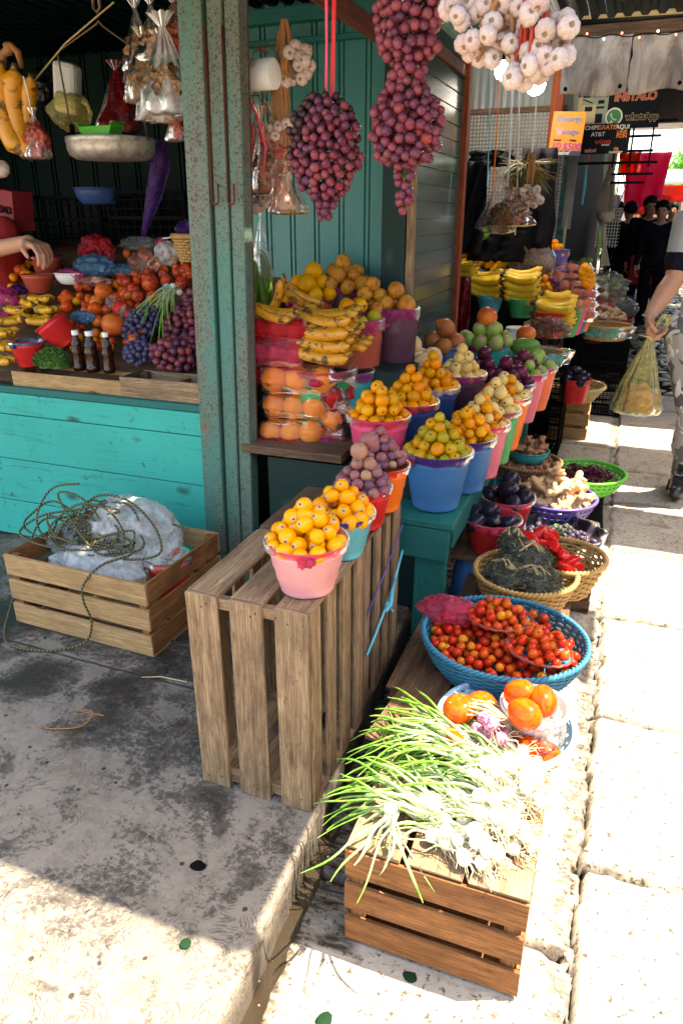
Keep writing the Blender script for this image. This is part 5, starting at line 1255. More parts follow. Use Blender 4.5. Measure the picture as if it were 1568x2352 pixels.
solo('wire', MB().tube([slope_at(355, 570, .05), slope_at(372, 548, .10), slope_at(395, 545, .12), slope_at(412, 560, .10)], .004, 6), P_['white'], 'white wire loop behind the clear bags', 'wire', smooth=True)

# dim things at the back of the left bay
lattice_crate((-2.15, 3.22, 1.36), .42, .28, .24, 'dark plastic crate in the shade behind the purple bag', nx=9, nh=6, ny=6)
lattice_crate((-2.65, 3.25, 1.36), .42, .28, .22, 'dark plastic crate in the shade behind the reaching hand', nx=9, nh=6, ny=6)
bowl(tuple(at(230, 470, y=3.1)), .07, .11, .07, 'navy', 'dark blue basin on the shaded crates at the back')
t = thing('lettered_box', 'dim red box lettered in capitals at the left edge of the bay', 'box', at(25, 490, y=3.0), -.15)
part('body', MB().box((0, 0, .02), (.20, .12, .18), rot=RY(.12)), P_['dkred'], t, bev=.004)

def text(s_, parent, loc, size, m, rot=(R(90), 0, 0), ext=.0015, name='lettering', off=0.0, sx=1.0, shear=0.0, align='CENTER'):
    cu = bpy.data.curves.new('t', 'FONT'); cu.body = s_; cu.size = size; cu.extrude = ext; cu.align_x = align; cu.align_y = 'CENTER'; cu.offset = off; cu.shear = shear; cu.resolution_u = 4
    o = bpy.data.objects.new('t', cu); COL.objects.link(o); g_ = dg(); g_.update()
    me = bpy.data.meshes.new_from_object(o.evaluated_get(g_)); bpy.data.objects.remove(o); bpy.data.curves.remove(cu)
    me.name = name; me.materials.clear(); me.materials.append(m)
    return link(name, me, parent, loc, rot, (sx, 1, 1))
text('CALIDAD', t, (.0, -.066, .02), .045, P_['black'], rot=(R(90), .12, 0), off=.001)

# hanging in the left bay -------------------------------------------------
def scale_pan():
    c = at(257, 345, y=2.62); hk = at(227, 55, y=2.62); t = thing('hanging_scale', 'dented metal scale pan hanging from a bent wire frame in the left bay', 'scale', c)
    r = .170
    g = G('worn aluminium'); v = g.coord(); n = g.noise(v, 30, 5, .7)
    al = g.fin(g.mix(g.ramp(n, [(.45, 0.0), (.65, .7)]), (.46, .42, .36), (.16, .11, .07)), .42, metal=.55)
    part('pan', MB().lathe([(.001, -.035), (r * .80, -.034), (r * .93, -.022), (r * .985, .0), (r * .985, .022), (r * 1.0, .024), (r * 1.0, .040), (r * .985, .042), (r * .97, .022), (r * .92, -.016), (.001, -.028)], 56), al, t, True)
    hx = hk - c
    wire = MB().tube([(-r - .004, 0, .03), (-r - .012, 0, .08), (-r - .03, 0, hx.z - .085), (-r - .028, 0, hx.z - .075), (hx.x - .01, 0, hx.z), (hx.x, 0, hx.z + .01)], .0035, 6)
    wire.tube([(r + .002, 0, .03), (r - .01, 0, .12), (r + .0, 0, hx.z - .10), (hx.x + .02, 0, hx.z - .01), (hx.x, 0, hx.z + .01)], .0035, 6)
    part('wire_frame', wire, M['rust2'], t, True)
    part('clip', MB().box((-r - .008, 0, .075), (.016, .016, .045)), P_['black'], t, bev=.002)
    part('top_hook', MB().tube([(hx.x - .012, 0, hx.z + .10), (hx.x - .014, 0, hx.z + .05), (hx.x, 0, hx.z + .035), (hx.x + .014, 0, hx.z + .05), (hx.x + .012, 0, hx.z + .10)], .006, 8), M['rust2'], t, True)
M['rust2'] = flat('brown wire', (.16, .10, .07), .45, .6, .3)
scale_pan()
p = at(235, 322, y=2.62)
t = thing('green_tray', 'bright green plastic tray with ear handles standing in the scale pan', 'tray', p)
tr = MB(); prof = [(-.055, 0), (.055, 0)]
for sy_, yy in ((1, -.035), (1, .035)): tr.box((0, yy, .03), (.145, .004, .06))
part('tray_body', MB().grid([[(-.056, y, .0), (-.075, y * 1.15, .045), (-.078, y * 1.2, .058), (-.088, y * 1.2, .060)] for y in (-.035, .035)]).grid([[(.056, y, .0), (.075, y * 1.15, .045), (.078, y * 1.2, .058), (.088, y * 1.2, .060)] for y in (.035, -.035)]).grid([[(-.056, -.035, 0), (-.075, -.04, .045), (-.05, -.041, .046)], [(.056, -.035, 0), (.075, -.04, .045), (.05, -.041, .046)]]).grid([[(.056, .035, 0), (.075, .04, .045)], [(-.056, .035, 0), (-.075, .04, .045)]]).grid([[(-.056, -.035, 0), (.056, -.035, 0)], [(-.056, .035, 0), (.056, .035, 0)]]), P_['lime'], t, solid=.003)
solo('rope', MB().tube([at(55, 215, y=2.55), at(150, 100, y=2.6), at(262, 5, y=2.7)], .003, 6), M['straw'], 'thin brown rope slanting above the scale', 'rope', smooth=True)
def hang_bag(top, L, W_, mat, label, o=0, fill=None, name='hanging_bag', tassel=.25, sq=.6, group=None, cat='bag', flare=1.0, loops=False, fl=.35, folds=9):
    """film bag hanging from its gathered neck"""
    t = thing(name, label, cat, top, uni(-.4, .4), group); n = 72; P = []
    prof = [(.34 * flare, tassel * .55), (.22 * flare, tassel * .3), (.09, 0), (.10, -.03), (.26, -.16), (.48, -.36), (.70, -.58), (.90, -.78), (1.0, -.90), (.92, -.965), (.60, -1.0), (.0, -1.005)]
    for i in range(n):
        a = 6.2832 * i / n; row = []
        for j, (r, z) in enumerate(prof):
            amp = .5 if j < 2 else (.28 if j < 5 else .12)
            w = 1 + amp * math.cos(folds * a + o) * .5 + .28 * nz((math.cos(a) * 1.5, math.sin(a) * 1.5, z * 3 + o))
            row.append((W_ / 2 * r * w * math.cos(a), W_ / 2 * r * w * math.sin(a) * sq, z * L * (1 + .03 * math.cos(folds * a + o) * (j < 2))))
        P.append(row)
    part('film', MB().grid(P, cu=True), FL[mat], t, True)
    if fill:
        def ff(p): return p * (1 + .35 * nz(p, 3, o + 2) + .15 * nz(p, 9, o))
        mb = MB().ball((0, 0, 0), 1, 30, 18, fn=ff)
        for q in mb.v: q.x *= W_ * .40; q.y *= W_ * .40 * sq; q.z = q.z * L * fl * .5 - L * (1 - fl * .55)
        part('contents', mb, fill, t, True)
    return t
def cmat(name, a, b, sc=30):
    g = G(name); v = g.coord(); n = g.n('TexVoronoi', 'Color', Vector=v, Scale=sc); s_ = g.n('SeparateXYZ', Vector=n)
    col = g.ramp(s_.outputs[0], [(0, a), (1, b)]); g.bump(g.n('TexVoronoi', 'Distance', Vector=v, Scale=sc), .9, .01); return g.fin(col, .4)
M['chili'] = cmat('dried chillies', (.12, .008, .006), (.40, .05, .02), 45)
M['spice'] = cmat('brown spice', (.05, .02, .012), (.34, .17, .07), 60)
M['bread'] = cmat('brown sweet bread', (.22, .08, .02), (.50, .24, .08), 40)
M['nuts'] = cmat('shelled nuts', (.30, .16, .07), (.55, .36, .20), 55)
solo('string', MB().tube([at(54, 175, y=2.45), at(62, 205, y=2.45), at(72, 250, y=2.45)], .0025, 6), P_['white'], 'white string holding the bag of red chillies', 'string', smooth=True)
hang_bag(at(76, 262, y=2.45), .155, .135, 'clear', 'clear bag of dried red chillies hanging beside the plantain hand', 1, M['chili'], fl=.8)
t = thing('plantain_bunch', 'large yellow plantain hand hanging at the left edge of the bay', 'plantains', at(25, 145, y=2.5))
for k, (dx, dy, ry, sc) in enumerate(((-.06, -.02, 1.35, 1.15), (-.025, -.05, 1.45, 1.2), (.012, -.03, 1.6, 1.15), (-.09, .02, 1.3, 1.1), (.04, .0, 1.75, 1.0), (-.045, .03, 1.5, 1.2))):
    o = link('banana', BM['plantain'][k % 3], t, (dx, dy, -.17), (0, ry, uni(-.3, .3)), (sc * 1.1, sc * 1.6, sc * 1.6))
part('stalk', MB().tube([(-.06, 0, -.03), (-.03, 0, .03), (.02, 0, .055), (.045, 0, .03), (.05, 0, -.02)], [.022, .016, .013, .014, .008], 10).add(rag(Vector((0, 0, .05)), .02, 1, 2)), M['husk'], t, True)
fruit('garlic', at(4, 388, y=2.45), .032, 'garlic bulb hanging at the left edge under the plantains', 'garlic')
t = thing('white_container', 'off white plastic jug wrapped in yellowish film hanging in the shade', 'container', at(158, 215, y=2.95), .3)
part('body', MB().box((0, 0, .02), (.10, .08, .20), rot=RY(.15), jit=.01), P_['white'], t, bev=.02)
part('film', rag(Vector((0, 0, -.07)), .085, .9, 4, 30, 20, .3), FL['yellow'], t, True)
crumple('plastic_bag', at(103, 205, y=2.95), (.05, .05, .08), 'black', 'black plastic bag hanging behind the jug', o=2)
hang_bag(at(266, 160, y=2.95), .24, .20, 'dkred', 'dark red film bag hanging behind the scale', 3)
for i, (u, v, y, L, Wd, m, f, lb) in enumerate(((310, 20, 2.5, .20, .16, 'clear', 'spice', 'clear packet bag at the top edge, leftmost of the hanging packets'), (372, 60, 2.40, .27, .26, 'milky', 'spice', 'widest whitish packet bag hanging beside the pillar'), (325, 85, 2.44, .20, .18, 'amber', 'spice', 'amber packet bag hanging left of the widest one'), (368, 95, 2.42, .24, .20, 'rose', 'spice', 'big clear bag of small spice packets hanging highest by the pillar'), (338, 128, 2.46, .20, .14, 'clear', 'spice', 'clear packet bag hanging left of the big spice bag'), (398, 140, 2.44, .17, .13, 'clear', 'chili', 'clear bag of red spice packets hanging against the pillar'), (345, 10, 2.45, .17, .16, 'clear', 'spice', 'cluster of clear packets at the top edge left of the pillar'), (398, 5, 2.45, .16, .15, 'rose', 'chili', 'reddish packet cluster at the top edge touching the pillar'), (402, 245, 2.45, .11, .10, 'clear', 'chili', 'small clear packet bag hanging lowest by the pillar'))):
    hang_bag(at(u, v, y=y), L, Wd, m, lb, i * 2.1, M[f], fl=.6)
t = thing('spice_packets', 'fan of small clear spice packets tied below the big hanging bag', 'packets', at(362, 205, y=2.36))
for k in range(16):
    a = -.55 + 1.1 * k / 15 + uni(-.05, .05); L = .12 * uni(.85, 1.1); yy = uni(-.02, .03)
    mb = MB(); Q = []
    for j in range(6):
        q = j / 5; w = .010 + .012 * q; cx = math.sin(a) * L * q * 1.1; cz = -math.cos(a) * L * q * .8
        Q.append([(cx - w, yy + .004 * math.sin(q * 9 + k), cz), (cx, yy - .006, cz - .002), (cx + w, yy + .004 * math.cos(q * 8 + k), cz + .002)])
    part('packet', MB().grid(Q), FL['amber' if k % 3 else 'milky'], t, True, solid=.003 if k % 2 else .006)
# purple bag / umbrella shape
mb = MB(); pts = [at(372, 325, y=2.85), at(368, 380, y=2.85), at(352, 455, y=2.85), at(330, 540, y=2.85)]
mb.tube([p + Vector((0, 0, 0)) for p in pts], [.025, .042, .034, .010], 14)
for q in mb.v: q += Vector((.008 * nz(q, 40, 1), .008 * nz(q, 40, 5), 0))
solo('purple_bag', mb, FL['violet'], 'long twisted purple plastic bag hanging to the fruit heap', 'bag', smooth=True)

# ------------------------------------------------------------------ second bay: hanging goods
M['ribbon'] = flat('red ribbon', (.70, .02, .02), .4); M['ribbonp'] = flat('pink ribbon', (.75, .06, .14), .4)
def ribbon(pts, w, m, label, cat='ribbon'):
    P = [[Vector(p) + Vector((-w / 2, .002 * math.sin(i * 2), 0)), Vector(p) + Vector((w / 2, -.002 * math.sin(i * 2), 0))] for i, p in enumerate(pts)]
    solo('ribbon', MB().grid(P), M[m], label, cat, solid=.0015)
ribbon([at(749, -20, y=1.92), at(750, 100, y=1.92), at(748, 240, y=1.92)], .007, 'ribbonp', 'thin pink red ribbon holding the left hanging grape bunch')
ribbon([at(768, -20, y=1.95), at(766, 60, y=1.95), at(764, 150, y=1.95), at(762, 245, y=1.95)], .011, 'ribbon', 'wide frayed red ribbon behind the thin pink one')
def prof(pts):
    def f(z):
        for (z0, r0), (z1, r1) in zip(pts, pts[1:]):
            if z0 <= z <= z1: return r0 + (r1 - r0) * (z - z0) / (z1 - z0)
        return pts[0][1] if z < pts[0][0] else pts[-1][1]
    return f
c = at(745, 360, y=1.9)
grape_bunch('grape_bunch', tuple(c), prof([(-.148, .010), (-.10, .030), (-.05, .072), (.0, .090), (.06, .086), (.10, .065), (.135, .035)]), -.148, .135, 320, .0110, 'grape', 'big purple grape bunch hanging alone on red ribbons before the grooved wall', seed=41, sq=.7)
c = at(935, 200, y=1.8)
grape_bunch('grape_bunch', tuple(c), prof([(-.262, .010), (-.20, .018), (-.155, .022), (-.15, .050), (-.10, .078), (-.05, .074), (.0, .040), (.05, .034), (.075, .062), (.13, .070), (.19, .064), (.24, .055)]), -.262, .24, 420, .0114, 'grape', 'longest purple grape bunch hanging before the slatted shutter', seed=42, sq=.75)
# garlic
def garlic_string(c, pts, r, label, seed=0, stalk=None, group=None, leaves=0, lm='husk', lz=.25):
    t = thing('garlic_string', label, 'garlic', c, 0, group); random.seed(seed)
    for p in pts:
        o = fruit('garlic', p, r * uni(.85, 1.12), None, None, rot=Vector((uni(-.7, .7), -1, uni(-.9, .3))).to_track_quat('Z', 'Y').to_euler(), name='garlic_bulb', parent=t)
    mb = MB()
    for k in range(leaves or 10):
        x = uni(-.025, .025); y = uni(-.01, .02); q = [(x * .4, y, lz), (x * 1.0, y - .01, lz * .66), (x * uni(.3, 1.6), y, lz * .33), (x * uni(-1, 2), y - .008, 0), (x * 1.5, y, -lz * .2)]
        mb.tube(q, [.003, .007, .006, .006, .002], 5, fl=.4)
    part('stalks', mb, M[lm], t, True)
    return t
random.seed(3)
def gp(lst, y, c): return [at(u, v, y=y + uni(-.03, .03)) - Vector(c) for u, v in lst]
c = at(1130, 60, y=1.42)
garlic_string(c, gp([(1040, 10), (1075, 5), (1110, 12), (1150, 5), (1190, 15), (1215, 30), (1050, 35), (1085, 28), (1060, 50), (1130, 52), (1165, 65), (1095, 30), (1175, 30), (1065, 100), (1108, 105), (1085, 92), (1145, 98), (1100, 130), (1130, 135), (1078, 122), (1140, 12), (1235, 8), (1030, 20), (1205, 55), (1170, 100), (1120, 80)], 1.42, c), .0162, 'large garlic string of creamy bulbs at the top, left cluster', 51, leaves=8)
c = at(1225, 90, y=1.42)
M['red_leaf'] = flat('red dried leaf', (.42, .04, .015), .5, var=.6)
garlic_string(c, gp([(1204, 92), (1180, 130), (1210, 120), (1240, 108), (1252, 70), (1262, 100), (1300, 45), (1290, 90), (1305, 62), (1250, 130), (1282, 135), (1300, 128), (1215, 150), (1180, 165), (1195, 180), (1228, 165), (1260, 150), (1240, 172), (1205, 185), (1175, 180), (1235, 60), (1270, 55), (1225, 135)], 1.42, c), .0158, 'garlic string at the top right with red dried leaves', 52, leaves=16, lm='red_leaf')
c = at(655, 160, y=2.5)
garlic_string(c, gp([(665, 120), (678, 108), (702, 118), (692, 130), (712, 150), (698, 155), (686, 150), (705, 168), (693, 180), (668, 180), (655, 185), (700, 140)], 2.5, c), .021, 'braided garlic with curling brown stalks above the film roll', 53, leaves=30, lz=.14)
c = at(650, 350, y=2.5)
garlic_string(c, gp([(620, 300), (640, 290), (660, 285), (615, 320), (650, 300), (632, 312), (606, 455), (620, 470), (585, 465), (598, 472), (570, 462), (630, 455), (585, 478)], 2.5, c), .019, 'small garlic string tangled with brown stalks beside the pillar', 54, leaves=34, lz=.24)
mb = MB()
for k in range(60):
    u, v = uni(575, 650), uni(90, 330); p = at(u, v, y=2.52); d = Vector((uni(-.05, .05), uni(-.02, .02), uni(-.09, .02)))
    mb.tube([p, p + d * .5 + Vector((uni(-.02, .02), 0, 0)), p + d], [.0025, .004, .001], 5, fl=.5)
solo('dried_leaves', mb, M['husk'], 'tangle of dry brown garlic leaves beside the pillar', 'leaves', smooth=True)
p = at(597, 172, y=2.45)
t = thing('film_roll', 'white roll of plastic film mounted sideways beside the garlic stalks', 'roll', p, -.1)
part('film', MB().lathe([(.001, -.058), (.040, -.058), (.046, -.055), (.046, .055), (.040, .058), (.001, .058)], 36, M=RY(1.5708)), P_['white'], t, True)
for i, (u, v, L, Wd, m, f, lb, fl) in enumerate(((600, 270, .24, .15, 'rose', 'spice', 'largest pinkish packet bag between the pillar and the grapes', .55), (655, 385, .15, .13, 'rose', None, 'pale pink folded bag lowest beside the hanging grapes', .5), (625, 255, .20, .13, 'amber', 'chili', 'reddish packet bag tucked in the garlic stalks', .6), (612, 300, .20, .12, 'rose', 'spice', 'pinkish packet bag hanging beside the grape bunch', .5), (640, 400, .12, .12, 'milky', None, 'milky folded bag hanging lowest beside the grapes', .5), (590, 250, .15, .08, 'clear', None, 'narrow clear bag hanging against the pillar edge', .5), (585, 400, .12, .09, 'black', None, 'dark bag hanging low against the pillar edge', .5), (620, 340, .13, .12, 'amber', 'spice', 'amber packet bag behind the pinkish one', .7), (598, 500, .22, .09, 'clear', None, 'empty clear bag hanging low against the grooved wall', .5))):
    hang_bag(at(u, v, y=2.45 + .02 * i), L, Wd, m, lb, i * 1.7 + 5, M[f] if f else None, fl=fl)
for k, (a_, b_, m) in enumerate((((560, 200), (600, 330), 'ribbon'), ((562, 210), (575, 390), 'ribbon'), ((590, 260), (605, 400), 'ribbonp'))):
    p, q = at(*a_, y=2.4), at(*b_, y=2.4)
    solo('ribbon', MB().tube([p, (p + q) / 2 + Vector((.02, 0, -.01)), q], .0035, 5), M[m], ['red cord hanging from the pillar edge to the packets', 'straight red cord hanging beside the pillar', 'pink cord on the pinkish packet bag'][k], 'cord', smooth=True)

# ------------------------------------------------------------------ second stall beyond the shutter
def lat_mat():
    g = G('pressed pale sheet'); v = g.coord()
    d = g.n('TexBrick', 'Fac', Vector=g.mapp(v, (1, 1, 1)), Scale=18.0, _p=None)
    w1 = g.n('TexWave', 'Fac', Vector=v, Scale=12, _p={'bands_direction': 'X'}); w2 = g.n('TexWave', 'Fac', Vector=v, Scale=12, _p={'bands_direction': 'Z'})
    k = g.math('MULTIPLY', w1, w2); n = g.noise(v, 3, 5, .65)
    col = g.mix(g.ramp(k, [(.3, 0.0), (.6, 1.0)]), (.16, .155, .14), (.40, .38, .33)); col = g.mix(g.ramp(n, [(.45, 0.0), (.75, .6)]), col, (.08, .07, .055))
    g.bump(k, .6, .01); return g.fin(col, .5)
solo('pressed_sheet_wall', MB().box((0, 0, 0), (1.1, .02, 1.32)), lat_mat(), 'pale dimpled sheet wall behind the second stall', 'wall', (-1.12, 6.25, 1.55))
solo('upper_sheet', MB().grid([[(x, .006 * (i % 2), 0), (x, .006 * (i % 2), .62)] for i, x in enumerate([-.55 + .0275 * k for k in range(41)])]), flat('grey translucent sheet', (.20, .21, .20), .35), 'grey ribbed sheet above the pale dimpled wall', 'wall', (-1.12, 6.27, 2.24), solid=.003)
solo('wall_batten', MB().box((-1.12, 6.22, 2.22), (1.1, .03, .035)), M['crate_dark'], 'thin dark batten between the dimpled and ribbed sheets', 'batten')
solo('lower_wall', MB().box((-1.3, 6.3, .45), (1.6, .03, .9)), M['teal_dark'], 'dark low wall behind the banana buckets', 'wall')
solo('stall_post', MB().box((0, 0, 0), (.09, .09, 2.9), jit=.006), M['orange_wood'], 'reddish wooden post between the second stall and the phone shop', 'post', (-.645, 6.1, 1.45), bev=.006)
solo('old_plank', MB().box((0, 0, 0), (.09, .03, .75), jit=.006), M['crate_grey'], 'pale worn plank leaning beside the reddish post', 'plank', (-.70, 5.95, .95), (0, .03, 0), bev=.003)
solo('side_wall', MB().box((-1.62, 5.2, 1.3), (.04, 2.3, 2.6)), M['sheet_shaded'], 'dark side wall closing the second stall on the left', 'wall')
solo('rear_wall', MB().box((-1.27, 4.12, 1.3), (.70, .03, 2.6)), M['sheet_shaded'], 'dark back of the fruit stall facing the banana stall', 'wall')
solo('stall_roof', MB().box((-.40, 5.2, 2.78), (2.6, 2.3, .03)), M['sheet_shaded'], 'dark roof over the banana stall', 'roof')  # overhang past the stall added to keep sun off the bagged fruit
em = G('lit bulb'); em.set(em.b.inputs['Emission Color'], (1, .97, .92, 1)); em.set(em.b.inputs['Emission Strength'], 9.0); M['lit'] = em.m
for (u, v, y, lb) in ((1158, 162, 5.2, 'bright round bulb hanging left, higher of the two lit bulbs'), (1229, 196, 5.3, 'bright round bulb lower right of the other lit bulb')):
    p = at(u, v, y=y); t = thing('light_bulb', lb, 'light bulb', p)
    part('glass', MB().ball((0, 0, 0), .062, 18, 12, sc=(1, 1, .92)), M['lit'], t, True); part('socket', MB().tube([(0, 0, .05), (0, 0, .10), (0, 0, .5)], [.022, .02, .004], 10), P_['black'], t, True)
    L = bpy.data.lights.new('bulb', 'POINT'); L.energy = 2.5; L.shadow_soft_size = .06; L.color = (1, .96, .88); lo_ = link('bulb_lamp', L, t, (0, 0, -.075))
for k, (u0, v0, u1, v1, m, lb) in enumerate(((1124, 140, 1118, 430, 'cyan', 'greenish cord hanging leftmost in the second stall'), (1145, 170, 1128, 480, 'orange', 'yellowish twisted cord second from the left'), (1176, 190, 1158, 530, 'white', 'thick white cord in the middle of the second stall'), (1192, 190, 1182, 540, 'white', 'white cord right of the thick one'), (1233, 205, 1215, 400, 'white', 'pale violet cord under the right bulb'))):
    a_, b_ = at(u0, v0, y=4.9), at(u1, v1, y=4.9)
    solo('cord', MB().tube([a_ + Vector((0, 0, .5)), a_, (a_ + b_) / 2 + Vector((.006, 0, 0)), b_], .006 if k == 2 else .004, 6), P_[m], lb, 'cord', smooth=True)
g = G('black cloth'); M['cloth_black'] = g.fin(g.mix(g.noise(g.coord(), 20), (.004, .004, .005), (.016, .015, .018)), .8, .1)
def cloth(c, w, h, mat, label, o=0, name='hanging_cloth', cat='cloth', taper=1.0, fold=.03, slant=0):
    P = []
    for i in range(26):
        q = i / 25; P.append([((q - .5) * w * (1 + (taper - 1) * j / 14) + slant * j / 14 + .02 * nz((i * .3, j * .3, o)), fold * math.sin(q * 16 + o + j * .2) + .03 * nz((i * .2, j * .3, o + 3)), -h * j / 14 * (1 + .06 * nz((i * .5, 0, o)))) for j in range(15)])
    return solo(name, MB().grid(P), mat, label, cat, c, smooth=True, solid=.004)
cloth(at(1098, 370, y=5.0), .16, .55, M['cloth_black'], 'black jacket hanging beside the orange frame', 1, 'hanging_jacket', 'jacket', 1.9, slant=-.10)
cloth(at(1130, 345, y=5.3), .30, .10, M['cloth_black'], 'black cloth bundled over the rail above the jacket', 2)
cloth(at(1240, 340, y=5.4), .22, .62, M['cloth_black'], 'wide black garment hanging right of the dried herbs', 3, 'hanging_jacket', 'jacket', 1.3)
cloth(at(1140, 530, y=5.3), .40, .20, M['cloth_black'], 'black cloth panel behind the spices', 4)
hang_bag(at(1152, 405, y=4.9), .33, .26, 'clear', 'cluster of clear packets hanging on the white cords', 3, M['spice'], fl=.45)
hang_bag(at(1175, 440, y=4.85), .20, .30, 'rose', 'pale packets hanging low beside the garlic', 5, M['spice'], fl=.7)
t = thing('dried_herbs', 'bunch of dried yellow green herbs hanging upside down', 'herbs', at(1205, 385, y=5.0))
mb = MB()
for k in range(420):
    a = uni(0, 6.28); r_ = uni(0, 1); L = uni(.08, .24); d = Vector((math.cos(a) * r_ * .8, math.sin(a) * r_ * .8, uni(-1, .1))).normalized()
    p = Vector((0, 0, .02)); mb.tube([p, p + d * L * .6, p + d * L + Vector((uni(-.03, .03), 0, uni(-.05, .01)))], [.0035, .0028, .0012], 3, caps=False)
part('stems', mb, leafmat('dry yellow herb', (.13, .13, .02), (.36, .24, .06)), t, True)
garlic_string(at(1215, 455, y=4.85), [at(u, v, y=4.85 + uni(-.03, .03)) - at(1215, 455, y=4.85) for u, v in ((1198, 440), (1210, 432), (1222, 440), (1232, 435), (1205, 452), (1218, 455), (1232, 452), (1240, 460), (1212, 468), (1226, 470), (1200, 462), (1190, 475), (1205, 482))], .024, 'small garlic string hanging beside the dried herbs', 55, leaves=6)
herb_bundle(tuple(at(1082, 545, y=5.2)), (.12, .10, .13), 'leaff', 'fresh green herb bunch behind the banana hands', 1800, .018, 0)
# stepped stand
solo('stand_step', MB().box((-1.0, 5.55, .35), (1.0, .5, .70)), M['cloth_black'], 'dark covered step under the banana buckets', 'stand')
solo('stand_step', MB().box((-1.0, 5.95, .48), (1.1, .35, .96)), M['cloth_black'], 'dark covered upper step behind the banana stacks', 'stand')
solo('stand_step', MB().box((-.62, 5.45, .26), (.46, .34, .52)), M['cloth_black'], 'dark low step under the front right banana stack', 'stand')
def on(u, v, y): p = at(u, v, y=y); return p
def stack(u, vs, y, label, group, sc=1.3, n=4, tilt=.30, kind='banana'):
    for i, v in enumerate(vs):
        hand(on(u + uni(-3, 3), v, y), kind, n, label[i], 'bananas', uni(-.1, .1), group=None, sc=sc * (1 if i else 1.0), tilt=tilt, spread=.25)
stack(1060, (628, 612), 5.35, ['lower banana hand at the far left beside the orange frame', 'upper banana hand at the far left beside the orange frame'], '')
stack(1118, (674, 661, 643), 5.3, ['lowest banana hand on the light blue bucket', 'second banana hand on the light blue bucket', 'big green tipped banana hand on top of the light blue bucket'], '')
stack(1198, (688, 674, 659, 640), 5.2, ['lowest banana hand on the green bucket', 'second banana hand on the green bucket', 'third banana hand on the green bucket', 'top green tipped banana hand on the green bucket'], '')
stack(1275, (745, 730, 706), 5.0, ['lowest banana hand of the front right stack', 'second banana hand of the front right stack', 'large curving banana hand of the front right stack'], '', sc=1.4)
hand(on(1280, 682, 5.05), 'banana', 2, 'small banana pair crowning the front right stack', 'bananas', .2, sc=.95)
for i, (u, v, rx, lb) in enumerate(((1078, 590, .9, 'short banana hand fanned upright at the far left'), (1110, 590, 1.2, 'upright fan of short bananas left of the middle'), (1135, 588, 1.4, 'largest upright fan of short bananas'), (1150, 612, .8, 'short bananas lying under the upright fan'), (1085, 612, .3, 'short bananas lying behind the far left hands'))):
    t = hand(on(u, v, 5.45), 'bbanana', 6, lb, 'bananas', 0, sc=1.5); t.rotation_euler = (-.2, -rx, .3 * i - .5)
bucket(on(1122, 716, 5.3), .065, .095, .12, 'cyan', 'light blue bucket under the middle left banana stack', None)
bucket(on(1195, 728, 5.2), .07, .10, .125, 'green', 'green bucket under the tallest banana stack', None)
bucket(on(1222, 722, 5.35), .07, .095, .13, 'blue', 'blue bucket behind the green one', None)
bucket(on(1240, 716, 5.5), .07, .095, .14, 'dkred', 'dark red bucket behind the blue one', None)
bucket(on(1183, 800, 5.0), .075, .10, .14, 'white', 'off white bucket upside down below the green one', None, flip=True)
for i, (u, c_, nm) in enumerate(((1258, 'red', 'red'), (1290, 'green', 'green'), (1300, 'hotpink', 'pink'), (1310, 'blue', 'blue'), (1320, 'orange', 'orange'))):
    bucket(on(u, 775 - i * 4, 5.0 + i * .12), .08, .115, .17, c_, nm + ' bucket in the line under the front right bananas', None)
mb = MB()
P = []
for i in range(20):
    q = i / 19; P.append([at(1035 + 45 * q + (8 if j > 4 else 0) * math.sin(q * 9), 635 + 22 * j, y=4.9) + Vector((0, .02 * math.sin(q * 14 + j), 0)) if j < 5 else at(1048 + 26 * q, 635 + 22 * j, y=4.9) + Vector((0, .02 * math.sin(q * 14 + j), 0)) for j in range(8)])
solo('red_sack', MB().grid(P), FL['dkred'], 'dark red plastic sack hanging beside the orange frame', 'sack', smooth=True, solid=.004)
t = thing('sauce_bottle', 'tall dark red sauce bottle with a white cap at the back of the banana stall', 'bottle', on(1135, 590, 5.7)); 
part('body', MB().lathe([(.001, 0), (.04, 0), (.042, .05), (.038, .06), (.042, .07), (.042, .12), (.038, .13), (.042, .14), (.042, .19), (.03, .22), (.016, .25)], 20), M['sauce'], t, True)
part('cap', MB().lathe([(.001, .285), (.02, .285), (.02, .25), (.001, .25)], 14), P_['white'], t, True)
lying_c = on(1108, 590, 5.75); grape_bunch('grape_bunch', tuple(lying_c), lambda z: .13 * math.sqrt(max(.05, 1 - (z / .09) ** 2)), -.07, .09, 60, .022, 'grape', 'dark grape heap at the back behind the banana hands', seed=61)
for k in range(14): fruit('garlic', on(uni(1172, 1200), uni(566, 582), 5.8), .035, 'pale garlic bulb in the clay tray behind the bananas', 'garlic', 'garlic in the clay tray')
bowl(on(1182, 592, 5.8), .08, .13, .06, 'clay', 'clay coloured tray of garlic at the back')
bucket(on(1168, 562, 5.9), .05, .07, .09, 'teal', 'small teal pot at the back of the banana stall', None); bucket(on(1185, 560, 5.95), .05, .07, .10, 'clay', 'small clay pot beside the teal pot', None)
for i, (u, v, W_, lb) in enumerate(((1215, 578, .13, 'upper clear bag of shelled nuts'), (1222, 600, .14, 'lower clear bag of shelled nuts'), (1205, 612, .12, 'small clear bag of nuts above the green bucket stack'))):
    p = on(u, v, 5.6); t = thing('nut_bag', lb, 'bag', p)
    part('contents', MB().ball((0, 0, 0), 1, 24, 16, fn=lambda p: Vector((p.x * W_, p.y * W_ * .7, p.z * .10)) * (1 + .15 * nz(p, 3, i))), M['nuts'], t, True)
    part('film', MB().ball((0, 0, .01), 1, 24, 16, fn=lambda p: Vector((p.x * W_ * 1.12, p.y * W_ * .8, p.z * .125)) * (1 + .2 * nz(p, 4, i + 3))), FL['clear'], t, True)
